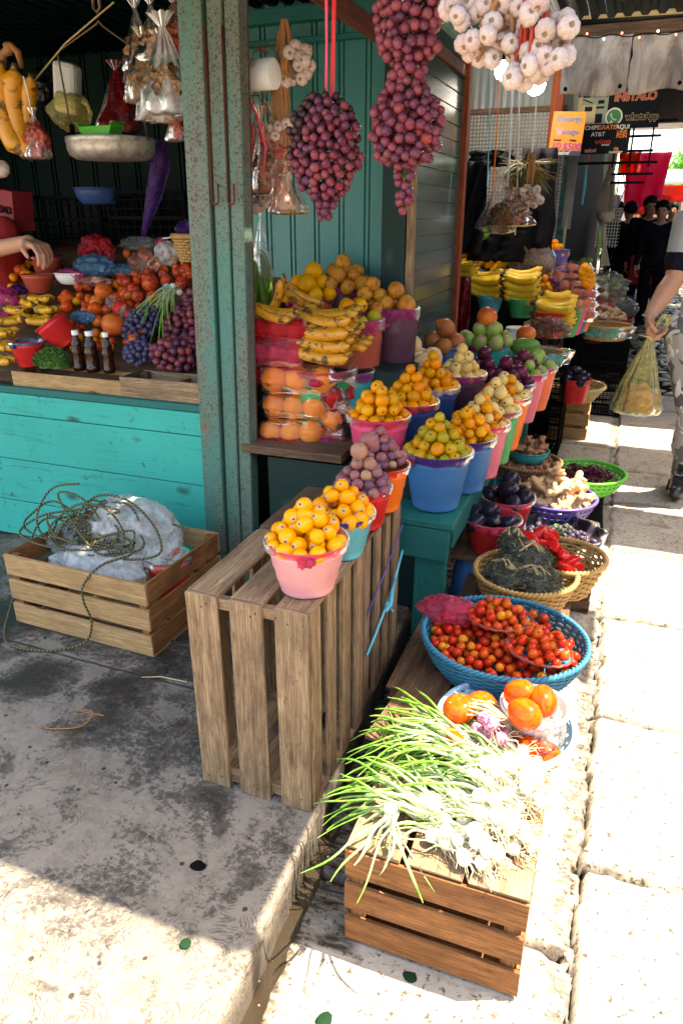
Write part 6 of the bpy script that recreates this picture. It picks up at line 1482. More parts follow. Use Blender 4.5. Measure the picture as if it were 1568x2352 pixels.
bowl(on(1266, 606, 5.9), .09, .12, .10, 'violet', 'dark blue bowl of yellow hawthorn apples far behind')
heap('tejo', on(1266, 590, 5.9), 34, .028, .125, None, .8, 'yellow hawthorn apple heaped in the dark blue bowl far behind', 'hawthorn apple', 'hawthorn apples in the dark blue bowl', 99)
for lst, kd, lb, gp_, r in ((((1240, 645), (1250, 640), (1246, 655), (1256, 655), (1240, 668), (1252, 668), (1262, 660), (1262, 672), (1246, 680), (1258, 684)), 'tejo', 'small orange fruit between the two right banana stacks', 'small orange fruit between the banana stacks', .030),
        (((1268, 640), (1276, 648), (1270, 656), (1280, 662), (1274, 668)), 'grape', 'dark grape spilling between the bananas and fruit bags', 'grapes between bananas and fruit bags', .026),
        (((1342, 615), (1350, 620), (1338, 625), (1348, 630), (1356, 632), (1340, 638), (1350, 642), (1358, 645), (1344, 650), (1352, 655)), 'tejo', 'orange fruit in the cluster right of the bagged apples', 'orange fruit right of the bagged apples', .030)):
    for u, v in lst: fruit(kd, on(u, v, 5.4), r, lb, 'grape' if kd == 'grape' else 'fruit', gp_)
for i, (u, v, y, n, lb) in enumerate(((1312, 618, 5.9, 3, 'highest clear bag of apples beyond the bananas'), (1312, 640, 5.7, 3, 'second clear bag of apples beyond the bananas'), (1320, 658, 5.6, 3, 'third clear bag of apples beyond the bananas'), (1338, 675, 5.5, 2, 'clear apple bag at the right edge of the banana stall'), (1336, 700, 5.4, 2, 'lower clear apple bag at the right edge'), (1335, 722, 5.3, 2, 'lowest clear apple bag at the right edge'), (1280, 632, 5.8, 2, 'clear bag of yellow fruit above the grapes'))):
    bag3(u, v, y, lb, n, .052 if i < 3 else .046, 'clear', 'apple' if i in (0, 3, 5) else ('peach' if i < 6 else 'tunay'), (1, .25, 0), 'apple')
# crates and baskets between the two stalls
lattice_crate((-.455, 4.88, .30), .36, .40, .31, 'black plastic crate, upper of the two beside the bench, teal film basket on top')
lattice_crate((-.455, 4.88, .0), .36, .40, .295, 'black plastic crate on the ground under the upper black crate')
basket((-.455, 4.70, .615), .12, .155, .075, 'wicker basket wrapped in aqua film on the black crate', 'pale', rows=7, stakes=30)
skirt((-.455, 4.70, .635), .16, .16, .07, 'teal', 'aqua film drawn over the wicker basket rim', 3, k=7, am=.14)
for i, (u, v, lb) in enumerate(((1255, 745, 'tallest clear bag of dried red flowers'), (1230, 755, 'clear bag of dried red flowers at the left'), (1275, 757, 'clear bag of dried red flowers at the right'))):
    crumple('flower_bag', on(u, v, 4.72), (.085, .07, .05), 'rose', lb + ' in the aqua wrapped basket', o=i + 3); 
    solo('dried_flowers', tuft(260, .065, .05, .035, None, .014, shell=.1), M['hib'], 'dried red flowers inside the ' + ('tallest', 'left', 'right')[i] + ' clear bag', 'dried flowers', on(u, v + 3, 4.72), kind='stuff')
bucket((-.22, 4.90, .345), .075, .10, .16, 'red', 'bright red bucket of eggplants beside the black crates', None)
heap('eggplant', (-.22, 4.90, .47), 8, .036, .10, None, .6, 'black eggplant in the bright red bucket by the black crates', 'eggplant', 'eggplants by the black crates', 101)
wooden_crate('small orange brown crate under the yellow wicker basket', L=.26, D=.30, H=.30, m='crate_pine', base=(-.245, 5.35, .0), ends='crate_pine', ns=3)
basket((-.235, 5.12, .315), .13, .20, .095, 'wide yellow wicker basket with a few chillies', 'pale', rows=8, stakes=40)
crumple('plastic_bag', (-.235, 5.12, .375), (.12, .10, .02), 'rose', 'pinkish film with chillies in the yellow wicker basket', o=8)
lattice_crate((-.10, 6.15, .30), .38, .36, .29, 'black plastic crate under the flat wicker basket, upper one'); lattice_crate((-.10, 6.15, 0), .38, .36, .295, 'black plastic crate on the ground, farthest along the aisle')
basket((-.10, 6.02, .60), .15, .19, .10, 'straw basket lined with aqua film on the far black crates', 'cane', rows=8, stakes=36)
skirt((-.10, 6.02, .63), .17, .17, .07, 'teal', 'aqua film lining the straw basket', 5, k=6, am=.12)
solo('clay_pot', MB().lathe([(.001, 0), (.07, 0), (.10, .10), (.105, .10), (.001, .09)], 24), P_['clay'], 'dark clay pot standing in the straw basket', 'pot', on(1362, 785, 6.1), smooth=True)
lattice_crate((-.13, 7.5, 0), .46, .40, .44, 'dark crate under the red colander')
colander((-.13, 7.4, .46), .15, .24, .13, 'dkred', 'dark red plastic colander of ginger on a dark crate', rows=4, n=64)
roots('ginger', (-.10, 7.35, .57), 16, .035, .20, .18, .3, 'ginger root in the dark red colander', 'ginger', 'ginger roots in the red colander', 102, .11)
bowl(on(1368, 730, 7.4), .08, .13, .15, 'clay', 'clay bowl standing in the dark red colander')
random.seed(77)
for k in range(48):
    u, v = uni(1345, 1432), uni(638, 722); fruit('lemon', on(u, v, 7.9 + (722 - v) * .006), .040, 'green citrus in the bags beyond the red colander', 'lime', 'green citrus beyond the red colander')
for k in range(22): fruit('orange', on(uni(1362, 1408), uni(672, 705), 7.85), .042, 'orange in the clear bag beyond the red colander', 'orange', 'oranges beyond the red colander')
for i, (u, v, W_, lb) in enumerate(((1385, 690, .22, 'clear bag over the oranges beyond the colander'), (1392, 655, .20, 'clear bag over the highest green citrus'), (1408, 712, .22, 'clear bag over the lowest green citrus'))):
    crumple('plastic_bag', on(u, v, 7.8), (W_, .12, .12), 'clear', lb, o=i)
solo('produce_stand', MB().box((-.20, 8.3, .33), (.62, 1.1, .66)), M['cloth_black'], 'dark stand carrying the green citrus', 'stand')
colander((-.34, 9.4, .55), .16, .26, .20, 'cyan', 'sky blue basket beyond the citrus', rows=4, n=56)
for k in range(14): fruit('rtomato' if k % 2 else 'lemon', on(uni(1335, 1352), uni(600, 618), 9.6), .05, 'tomato or lime heaped above the sky blue basket', 'produce', 'tomatoes and limes above the blue basket')
heap('tejo', on(1258, 628, 6.0), 12, .03, .10, None, .6, 'small yellow fruit low beside the dark blue bowl', 'fruit', 'yellow fruit beside the dark blue bowl', 103)

# ------------------------------------------------------------------ over the lane
M['tarp'] = (lambda g: g.fin(g.mix(g.ramp(g.noise(g.mapp(g.coord(), (7, 3, 2.5)), 1.2, 6, .7, .8), [(.40, 0.0), (.62, .85)]), (.50, .43, .35), (.14, .10, .075)), .8))(G('stained canvas'))
def tarp(x0, x1, z0, z1, y, label, o=0):
    P = []
    for i in range(40):
        q = i / 39; P.append([(x0 + (x1 - x0) * q + .01 * nz((j * .4, 0, o)), y + .02 * math.sin(q * 7 + o) * (j / 12) + .012 * nz((q * 6, j * .3, o)), z1 + (z0 - z1) * j / 12 + .012 * math.sin(q * 6 + o) * (j / 12)) for j in range(13)])
    t = solo('canvas_flap', MB().grid(P), M['tarp'], label, 'canvas', smooth=True, solid=.004)
    mb = MB()
    for xx in (x0 + .03, x1 - .03): mb.tube([(xx, y - .012, z0 + .03), (xx, y - .004, z0 + .03)], .010, 10)
    part('eyelet', mb, P_['black'], t)
tarp(-.45, -.13, 2.05, 2.30, 4.30, 'stained canvas flap at the left under the dark beam', 1); tarp(-.125, .14, 2.05, 2.29, 4.30, 'cleaner canvas flap at the right under the dark beam', 4); tarp(.15, .95, 2.04, 2.29, 4.31, 'long canvas flap running out of frame over the walking man', 7)
solo('lane_beam', MB().box((.35, 4.33, 2.325), (1.75, .05, .05), jit=.004), M['crate_dark'], 'dark beam above the canvas flaps', 'beam', bev=.004)
solo('bamboo_pole', MB().tube([(-.42, 4.28, 2.385), (.4, 4.28, 2.365), (1.2, 4.28, 2.36)], .014, 10), M['straw'], 'pale bamboo pole lying over the dark beam', 'pole', smooth=True)
def corr2(x0, x1, y0, y1, z0, z1, pitch=.08, amp=.012):
    P = []; n = int((y1 - y0) / pitch * 6)
    for i in range(n + 1): q = i / n; P.append([(x0, y0 + (y1 - y0) * q, z0 + (z1 - z0) * q + amp * math.sin(i / 6 * 6.283)), (x1, y0 + (y1 - y0) * q, z0 + (z1 - z0) * q + amp * math.sin(i / 6 * 6.283))])
    return MB().grid(P)
darkmetal = flat('dark old roof metal', (.035, .032, .03), .6, .2)
solo('roof_sheet', corr2(-.45, 2.0, 3.86, 4.36, 2.50, 2.42), darkmetal, 'dark corrugated roof sheet above the canvas flaps', 'roof', solid=.003)
solo('roof_sheet', corr2(-.62, 2.2, 4.85, 5.68, 3.0, 2.98), darkmetal, 'high dark corrugated roof over the middle of the lane', 'roof', solid=.003)
solo('roof_sheet', corr2(-1.7, 2.4, 6.25, 14.6, 2.95, 2.9, .12), darkmetal, 'long dark corrugated roof over the far part of the lane', 'roof', solid=.003)
solo('roof_sheet', corr2(-1.2, 2.4, 15.0, 19.0, 3.3, 3.2, .16), flat('pale roof metal', (.55, .53, .48), .5), 'pale corrugated roof at the far end of the lane', 'roof', solid=.004)
t = thing('light_string', 'string of tiny coloured fairy lights along the canvas flaps', 'fairy lights', (-.42, 4.24, 2.30))
pts = [(x, .0, -.005 - .03 * math.sin(min(1, x / .8) * 3.1) * .5 + .006 * math.sin(x * 40)) for x in [k * .02 for k in range(60)]]
part('cable', MB().tube(pts, .0025, 5), P_['black'], t, True)
for k, col in enumerate(('r', 'b', 'r', 'r', 'w', 'r', 'b', 'r', 'r', 'b', 'r', 'r')):
    p = pts[4 + k * 4]; e = G('fairy ' + str(k)); c = {'r': (1, .12, .03, 1), 'b': (.25, .6, 1, 1), 'w': (1, .8, .5, 1)}[col]; e.set(e.b.inputs['Emission Color'], c); e.set(e.b.inputs['Emission Strength'], 2.0)
    part('lamp', MB().ball((p[0], -.003, p[2] - .012 * (1 if k % 2 else -1)), .005, 8, 6), e.m, t, True)

# phone shop signs
def sign(name, label, c, w, h, m, rz=0, th=.012):
    t = thing(name, label, 'sign', c, rz); part('board', MB().box((0, 0, 0), (w, th, h)), m, t, bev=.001); return t
SG = {k: flat(k, c, .5, var=.1) for k, c in dict(s_orange=(.62, .19, .004), s_navy=(.008, .02, .07), s_black=(.006, .006, .007), s_cyan=(.03, .20, .42), s_purple=(.38, .02, .22), s_white=(.60, .56, .50), s_green=(.03, .16, .03), s_greygreen=(.20, .22, .15), s_red=(.45, .03, .01), s_or2=(.75, .18, .02), s_beige=(.42, .30, .16), s_pinky=(.55, .25, .25)).items()}
YS = 6.4; pm_ = 1 / (FPX / ((at(1400, 280, y=YS) - EYE) @ FW))   # metres per unit of the frame, on the sign wall
a_, b_ = at(1269, 258, y=5.95), at(1333, 356, y=5.95)
t = sign('phone_sign', 'orange top up poster with prices hanging on the reddish post', (a_ + b_) / 2, b_.x - a_.x, a_.z - b_.z, SG['s_orange'], -.05)
t.rotation_euler = (0, .05, 0); w, h = b_.x - a_.x, a_.z - b_.z
part('footer', MB().box((0, -.004, -h * .445), (w * .995, .012, h * .11)), SG['s_navy'], t)
for s_, x, z, sz, m, sh in (('Recarga', .02, .33, .19, 's_cyan', 0), ('amigo', .10, .04, .17, 's_cyan', .3), ('10', -.29, -.30, .24, 's_purple', .1), ('$500', .20, -.30, .22, 's_purple', .1), ('Desde', -.26, -.15, .07, 's_black', 0), ('Hasta', .22, -.15, .07, 's_black', 0), ('telcel', -.02, -.445, .13, 's_white', .3)):
    text(s_, t, (x * w, -.012, z * h), sz * w * 1.25, SG[m], off=.0004, shear=sh)
part('paw_mark', MB().ball((-.25 * w, -.007, .02 * h), .09 * w, 14, 8, sc=(1, .04, .9)).ball((-.33 * w, -.007, .10 * h), .035 * w, 10, 6, sc=(1, .1, 1.2)).ball((-.25 * w, -.007, .13 * h), .035 * w, 10, 6, sc=(1, .1, 1.2)).ball((-.16 * w, -.007, .11 * h), .035 * w, 10, 6, sc=(1, .1, 1.2)), SG['s_pinky'], t, True)
a_, b_ = at(1286, 205, y=YS), at(1430, 288, y=YS); w, h = b_.x - a_.x, a_.z - b_.z
a2, b2 = at(1400, 205, y=YS), at(1510, 292, y=YS)
t = sign('phone_banner', 'grey green banner with telephone gear and big capitals at its cut top', ((a_.x + a2.x) / 2, YS, (a_.z + b_.z) / 2), a2.x - a_.x, h, SG['s_greygreen']); w = a2.x - a_.x
text('ELMEX', t, (.18 * w, -.009, .33 * h), .20 * w, SG['s_black'], off=.002)
ph = MB().box((.10 * w, -.009, -.18 * h), (.34 * w, .006, .46 * h)).box((-.06 * w, -.010, .05 * h), (.09 * w, .008, .42 * h))
part('telephone_picture', ph, SG['s_beige'], t, bev=.002)
part('telephone_details', MB().box((.12 * w, -.014, -.05 * h), (.15 * w, .004, .12 * h)).box((.34 * w, -.009, -.30 * h), (.14 * w, .004, .24 * h)).box((.36 * w, -.009, .12 * h), (.12 * w, .004, .09 * h)).box((.34 * w, -.009, -.02 * h), (.18 * w, .004, .05 * h)).box((.05 * w, -.009, .17 * h), (.30 * w, .004, .03 * h), rot=RY(.35)), SG['s_black'], t)
w, h = b2.x - a2.x, a2.z - b2.z
t = sign('message_banner', 'black banner with a green speech bubble and outlined lettering', ((a2.x + b2.x) / 2, YS + .003, (a2.z + b2.z) / 2), w, h, SG['s_black'])
for s_, x, z, sz in (('INSTALO', .0, .29, .20), ('whatsApp', .17, -.22, .165)):
    text(s_, t, (x * w, -.0075, z * h), sz * w * (1.0 if s_[0] == 'w' else 1.05), SG['s_beige'], off=.0045, sx=.92, ext=.0008, name='outline'); text(s_, t, (x * w, -.010, z * h), sz * w * (1.0 if s_[0] == 'w' else 1.05), SG['s_black' if s_[0] == 'w' else 's_red'], off=.0015, sx=.92, ext=.001)
R0 = .135 * w; bx, bz = -.36 * w, -.20 * h
part('bubble', MB().tube([(bx, -.008, bz), (bx, -.011, bz)], R0 * 1.22, 32).tube([(bx - R0 * 1.1, -.008, bz - R0 * 1.15), (bx - R0 * .3, -.009, bz - R0 * .4)], [.004, R0 * .6], 6, fl=.15), SG['s_white'], t)
part('bubble_fill', MB().tube([(bx, -.010, bz), (bx, -.014, bz)], R0, 32), SG['s_green'], t)
part('handset', MB().tube([(bx - R0 * .38, -.016, bz + R0 * .42), (bx - R0 * .36, -.016, bz + R0 * .05), (bx - R0 * .02, -.016, bz - R0 * .35), (bx + R0 * .40, -.016, bz - R0 * .40)], [R0 * .20, R0 * .12, R0 * .12, R0 * .20], 8, fl=.3), SG['s_white'], t)
a3, b3 = at(1338, 286, y=YS - .1), at(1440, 352, y=YS - .1); w, h = b3.x - a3.x, a3.z - b3.z
t = sign('carrier_board', 'small black board listing phone carriers under the banners', (a3 + b3) / 2, w, h, SG['s_black'])
for s_, x, z, sz, m in (('CHIPS', -.30, .37, .115, 's_white'), ('GRATIS', .02, .37, .12, 's_or2'), ('AQUI', .33, .37, .115, 's_white'), ('AT&T', -.16, .15, .115, 's_white'), ('UNE', .33, .20, .105, 's_or2'), ('FON', .33, .07, .105, 's_or2'), ('wimo', -.04, -.09, .15, 's_red'), ('telecom', .02, -.20, .05, 's_white'), ('telcel', -.28, -.38, .11, 's_pinky'), ('movistar', .25, -.45, .08, 's_white'), ('m', .25, -.33, .13, 's_or2')):
    text(s_, t, (x * w, -.0085, z * h), sz * w, SG[m], off=.0006)
# black frame bars and shop front, hanging goods
t = thing('iron_rack', 'black iron rack of bars jutting out below the banners', 'rack', at(1445, 320, y=6.5))
mb = MB()
for dz, x0, x1 in ((.12, -.1, .32), (.02, -.1, .22), (-.08, -.42, .18), (-.16, -.42, .22), (-.24, -.10, .20), (-.30, -.1, .15)): mb.box(((x0 + x1) / 2, 0, dz), (x1 - x0, .02, .018))
for x in (-.1, .02, .16): mb.box((x, .03, -.02), (.014, .02, .34))
part('bars', mb, P_['black'], t)
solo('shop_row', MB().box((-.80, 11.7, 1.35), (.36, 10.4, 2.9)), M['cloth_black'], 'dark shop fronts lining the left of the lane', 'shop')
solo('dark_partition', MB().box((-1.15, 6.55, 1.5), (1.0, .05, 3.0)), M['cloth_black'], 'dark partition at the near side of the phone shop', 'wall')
t = thing('louvre_panel', 'dark green louvred panel beside the reddish post', 'panel', at(1283, 480, y=6.45))
mb = MB()
for k in range(14): mb.box((0, 0, -.55 + k * .085), (.10, .012, .045), rot=RY(.5))
part('louvres', mb, M['teal_bench'], t); part('frame', MB().box((.065, 0, .0), (.02, .03, 1.25)), SG['s_greygreen'], t)
solo('meter_panel', MB().box((0, 0, 0), (.07, .03, .8), jit=.004).tube([(0, -.02, .0), (0, -.03, .0)], .028, 14).tube([(0, -.02, -.13), (0, -.03, -.13)], .028, 14), flat('dirty grey', (.10, .10, .095), .6), 'grey strip with two round meters between the louvres and the shop', 'panel', at(1312, 400, y=6.45))
M['twine'] = flat('pale twine', (.34, .28, .20), .8, var=.5)
t = thing('rope_bundle', 'bundle of pale twine hammocks hanging in the shop front', 'rope', at(1408, 352, y=7.2))
mb = MB()
for k in range(70):
    a = uni(0, 6.28); r_ = uni(.02, .10); mb.tube([(0 + uni(-.04, .04), 0, 0), (math.cos(a) * r_ * .5, math.sin(a) * r_ * .5, -.22), (math.cos(a) * r_, math.sin(a) * r_, -.40), (math.cos(a) * r_ * .6, math.sin(a) * r_ * .6, -.50)], .0035, 4, caps=False)
part('strands', mb, M['twine'], t, True)
part('knot', rag(Vector((0, 0, -.50)), .07, .8, 3), M['twine'], t, True)
for k, (u, v0, v1, c_, lb) in enumerate(((1384, 360, 600, 'lime', 'green cord hanging left of the twine bundle'), (1388, 420, 610, 'pale', 'long frayed pale rope hanging left of the twine bundle'), (1376, 500, 640, 'yellow', 'yellow hose hanging in the dark shop'), (1425, 365, 460, 'yellow', 'yellow cord right of the twine bundle'), (1345, 380, 470, 'cyan', 'pale strip hanging in the dark shop'), (1352, 350, 420, 'hotpink', 'pink strip hanging in the dark shop'), (1430, 400, 470, 'hotpink', 'pink cord and bulb right of the twine bundle'))):
    a_, b_ = at(u, v0, y=7.3), at(u - 3, v1, y=7.3); m = {'pale': M['twine'], 'yellow': flat('yellow cord', (.40, .35, .03))}.get(c_) or P_[c_]
    mb = MB()
    for j in range(1 if c_ != 'pale' else 9): mb.tube([a_ + Vector((.006 * j, 0, 0)), (a_ + b_) / 2 + Vector((uni(-.02, .02), 0, 0)), b_ + Vector((.01 * j - .03, 0, 0))], .006 if k != 4 else .014, 5)
    solo('cord', mb, m, lb, 'cord', smooth=True)
t = thing('price_card', 'small blue card with an orange 99 behind the hanging ropes', 'sign', at(1406, 462, y=9.0)); part('card', MB().box((0, 0, 0), (.14, .01, .12)), SG['s_cyan'], t); text('99', t, (0, -.008, 0), .10, SG['s_or2'], off=.002)
solo('wire_grid', (lambda mb: [mb.box((-.12 + .03 * k, 0, -.15), (.008, .008, .42)) for k in range(8)] and [mb.box((0, 0, .05 - .035 * k), (.24, .008, .007)) for k in range(12)] and mb)(MB()), SG['s_white'], 'pale wire grid under the small price card', 'grid', at(1402, 490, y=9.2))
M['pinktarp'] = (lambda g: (g.t.links.new(g.n('MixShader', 0, _0=.6, _1=g.b.outputs[0], _2=g.n('BsdfTranslucent', 0, Color=(.85, .02, .14, 1))), g.o.inputs['Surface']), g.fin((.75, .02, .12), .5))[1])(G('pink awning cloth'))
M['redtarp'] = (lambda g: (g.t.links.new(g.n('MixShader', 0, _0=.5, _1=g.b.outputs[0], _2=g.n('BsdfTranslucent', 0, Color=(.8, .05, .02, 1))), g.o.inputs['Surface']), g.fin((.65, .05, .02), .5))[1])(G('red awning cloth'))
cloth(at(1490, 350, y=15), .75, .85, M['pinktarp'], 'glowing pink awning cloth hanging over the far lane', 1, 'pink_awning', 'awning', .8)
cloth(at(1448, 350, y=14.5), .35, .35, M['redtarp'], 'red cloth left of the pink awning', 2, 'red_cloth')
cloth(at(1548, 425, y=19), 1.5, .35, M['redtarp'], 'red valance of a distant stall', 3, 'red_valance', 'awning')
cloth(at(1492, 448, y=16.5), .8, .35, M['redtarp'], 'red and brown goods hanging behind the pink awning', 4, 'hanging_goods')
solo('canopy', MB().box((0, 0, 0), (3.5, 2.5, .06), rot=RX(.15)), flat('white canopy', (.75, .74, .72), .6), 'white canopy of a distant stall beyond the red valance', 'canopy', at(1560, 405, y=22))
solo('distant_wall', MB().box((1.0, 34, 1.1), (16, .4, 2.2)), flat('pale far wall', (.30, .27, .24), .8), 'pale sunlit wall closing the far end of the lane', 'wall')
# right side of the lane (beyond the picture's edge, but it shades and closes the street)
t = thing('right_shops', 'plastered shop row along the right side of the lane', 'building', (2.9, 8, 0))
part('wall', MB().box((0, 0, 1.3), (.4, 30, 2.6)), flat('ochre plaster', (.30, .22, .15), .85), t); part('doors', MB().box((-.22, -3, 1.0), (.05, 2.0, 2.0)).box((-.22, 2, 1.0), (.05, 2.4, 2.0)).box((-.22, -8, 1.0), (.05, 1.6, 2.0)), M['teal_dark'], t)
for i, (u, y, h_, c_, lb) in enumerate(((1535, 24, 4.0, 'a', 'leafy tree top above the far stalls at the right'), (1505, 28, 3.2, 'b', 'small tree behind the pink awning'))):
    p = at(u, 480, y=y); t = thing('tree', lb, 'tree', (p.x + .6, y, 0)); part('trunk', MB().tube([(0, 0, 0), (.1, 0, 1.4), (.0, .1, h_)], [.12, .09, .04], 8), M['crate_dark'], t, True)
    part('crown', tuft(1500, 1.1, 1.1, 1.2, None, .09, c=(0, 0, h_ * .6), shell=.25), M['leaff'], t)

# ------------------------------------------------------------------ crate with bags and rope on the pavement, left
CR = (-1.60, 1.90, .128); CA = -.03
t = wooden_crate('pale pine crate on the pavement holding crumpled clear bags and a tangle of rope', L=.60, D=.45, H=.27, m='crate_pine', base=CR, rot=(0, 0, CA), gap=.018, th=.010, ends='crate_brown')
crumple('plastic_bag', (-1.58, 1.98, .40), (.17, .13, .13), 'milky', 'big crumpled whitish plastic bag heaped in the pine crate', o=2, amp=.42, f=1.0, n=90, m=60)
crumple('plastic_bag', (-1.74, 1.93, .38), (.14, .12, .07), 'clear', 'clear plastic bag spilling at the left of the pine crate', o=5, amp=.42, f=1.0, n=70, m=44)
crumple('plastic_bag', (-1.60, 1.80, .345), (.19, .08, .07), 'milky', 'whitish bag folded along the front board of the pine crate', o=9, amp=.42, f=1.0, n=70)
bucket((-1.375, 1.90, .245), .055, .078, .13, 'red', 'red bucket with pale pink film over its mouth in the pine crate', 'rose')
solo('film_cover', MB().lathe([(.001, -.02), (.04, -.012), (.07, .0), (.082, .004), (.086, -.02)], 36, fn=lambda a, r, z, j: (r * (1 + .04 * math.cos(8 * a)), z + .006 * nz((a * 2, j, 1)))), FL['rose'], 'pale pink film stretched over the red bucket in the pine crate', 'film', (-1.375, 1.90, .385), smooth=True)
def rope_mat():
    g = G('green yellow rope'); uv = g.coord('UV'); s_ = g.n('SeparateXYZ', Vector=uv)
    k = g.math('SINE', g.math('ADD', g.math('MULTIPLY', s_.outputs[0], 450.0), g.math('MULTIPLY', s_.outputs[1], 12.56)))
    return g.fin(g.ramp(k, [(.0, (.003, .012, .012)), (.45, (.004, .05, .042)), (.62, (.004, .010, .012)), (.90, (.30, .20, .03)), (1.0, (.40, .28, .05))]), .6)
M['rope'] = rope_mat()
def smooth_path(pts, k=8):
    out = []; P = [Vector(p) for p in pts]
    for i in range(len(P) - 1):
        a, b, c, d = P[max(i - 1, 0)], P[i], P[i + 1], P[min(i + 2, len(P) - 1)]
        for j in range(k):
            q = j / k; out.append(.5 * ((2 * b) + (c - a) * q + (2 * a - 5 * b + 4 * c - d) * q * q + (3 * b - a - 3 * c + d) * q ** 3))
    return out + [P[-1]]
random.seed(14)
rp_ = [(-1.90, 1.60, .128), (-1.93, 1.66, .13), (-1.95, 1.75, .30)]
mb = MB(); pts = []
for k in range(15):
    cx, cy = -1.68 + uni(-.10, .13), 1.87 + uni(-.05, .06); rr, rz_ = uni(.07, .19), uni(.02, .16); ph = uni(0, 6.28); tl_ = uni(-.5, .5)
    for j in range(9):
        a = ph + 6.2832 * j / 9; pts.append((cx + rr * math.cos(a) * 1.2, cy + rr * .45 * math.sin(a), .43 + abs(rz_) * math.sin(a + tl_) * (1 if math.sin(a + tl_) > 0 else .25)))
loose = [(-1.45, 1.80, .43), (-1.50, 1.70, .42), (-1.545, 1.655, .36), (-1.55, 1.650, .30), (-1.53, 1.650, .22), (-1.56, 1.63, .145), (-1.66, 1.57, .128), (-1.80, 1.55, .128), (-1.90, 1.62, .128), (-1.96, 1.75, .20), (-1.98, 1.85, .30), (-1.93, 1.90, .43)]
pts = pts + loose + [(-1.8, 1.92, .46), (-1.6, 1.95, .47), (-1.42, 2.0, .46), (-1.33, 2.02, .42)]
sp = smooth_path(pts, 7); mb.tube(sp, .0042, 6)
tot = 0; cum = [0]
for a, b in zip(sp, sp[1:]): tot += (b - a).length; cum.append(tot)
nu = []
for f in mb.f:
    if len(f) == 4: nu.append(tuple((cum[min(k // 6, len(cum) - 1)], ((k % 6) / 6)) for k in f))
    else: nu.append(tuple((0, 0) for k in f))
mb.uv = nu
solo('rope', mb, M['rope'], 'tangled green and yellow braided rope trailing over the pine crate', 'rope', smooth=True)
solo('plastic_wrapper', MB().grid([[(-.09 + .06 * i, -.05 + .035 * j, .004 * ((i + j) % 2)) for j in range(4)] for i in range(4)]), SG['s_purple'], 'torn pink printed wrapper on the pavement at the left edge', 'wrapper', (-1.93, 1.49, .128), (0, 0, .5), solid=.001)
solo('grass_stalk', MB().tube([(-1.28, 1.56, .124), (-1.22, 1.58, .128), (-1.13, 1.59, .124)], .0022, 5), M['straw'], 'thin yellow stalk lying on the pavement near the crates', 'stalk', smooth=True)
solo('dry_twig', MB().tube(smooth_path([(-1.42, 1.25, .124), (-1.36, 1.26, .126), (-1.30, 1.30, .124), (-1.31, 1.36, .125), (-1.37, 1.35, .124), (-1.27, 1.36, .124)], 5), .0018, 5), M['husk'], 'curled dry twig on the stained pavement', 'twig', smooth=True)
M['leaflitter'] = flat('crushed leaf', (.008, .03, .012), .7)
for i, (u, v, z, r_, lb) in enumerate(((940, 2245, 0, .016, 'crushed green leaf on the slab in front of the near crate'), (745, 2345, 0, .02, 'crushed green leaf at the bottom edge of the picture'), (425, 2168, .12, .012, 'small dull green smear of leaf on the pavement'), (455, 2000 - 10, .12, .018, 'dark flattened plum skin on the pavement'))):
    p = at(u, v, z=z); solo('crushed_leaf', MB().ball((0, 0, 0), r_, 12, 6, sc=(1, .8, .10), fn=lambda q: q * (1 + .5 * nz(q, 60, i))), M['leaflitter'] if i < 3 else P_['black'], lb, 'litter', p + Vector((0, 0, .002)), smooth=True)
M['pebble'] = flat('grit pebble', (.22, .18, .14), .7)
mb = MB()
for k in range(700):
    x = random.choice((uni(.03, .10), uni(-.54, -.44), uni(-.42, 0), uni(.1, .5))); y = uni(.75, 3.2)
    h_ = ground_h(x, y)[0]; mb.ball((x, y, h_ + .001), uni(.0012, .0045) * (1.5 if .03 < x < .1 else 1), 6, 4, sc=(1, uni(.7, 1.2), .6))
solo('grit', mb, M['pebble'], 'scattered grit and pebbles along the gutter and slabs', 'grit', kind='stuff')

# ------------------------------------------------------------------ people
def capsule(mb, a, b, r0, r1, n=14, sq=1.0):
    a, b = Vector(a), Vector(b); d = b - a; k = max(2, int(d.length / (min(r0, r1) * .5)))
    for i in range(k + 1):
        q = i / k; mb.ball(a + d * q, r0 + (r1 - r0) * q, 10, 8)
def remesh(name, mb, m, parent, vox, it=4, label=None):
    o = link(name, mb.mesh(name, m), None); r_ = o.modifiers.new('r', 'REMESH'); r_.mode = 'VOXEL'; r_.voxel_size = vox; r_.use_smooth_shade = True
    q = o.modifiers.new('s', 'SMOOTH'); q.factor = .5; q.iterations = it
    g_ = dg(); g_.update(); me = bpy.data.meshes.new_from_object(o.evaluated_get(g_)); me.name = name; bpy.data.objects.remove(o)
    me.materials.clear(); me.materials.append(m); me.polygons.foreach_set('use_smooth', [True] * len(me.polygons))
    return link(name, me, parent)
def skin_mat():
    g = G('skin'); v = g.coord(); n = g.noise(v, 9, 4, .6)
    g.set(g.b.inputs['Subsurface Weight'], .12); g.set(g.b.inputs['Subsurface Radius'], (.02, .006, .003)); g.bump(g.noise(v, 90, 3), .15, .002)
    return g.fin(g.mix(n, (.42, .19, .11), (.52, .26, .16)), .5, .35)
M['skin'] = skin_mat(); M['hair'] = flat('black hair', (.008, .006, .005), .5)
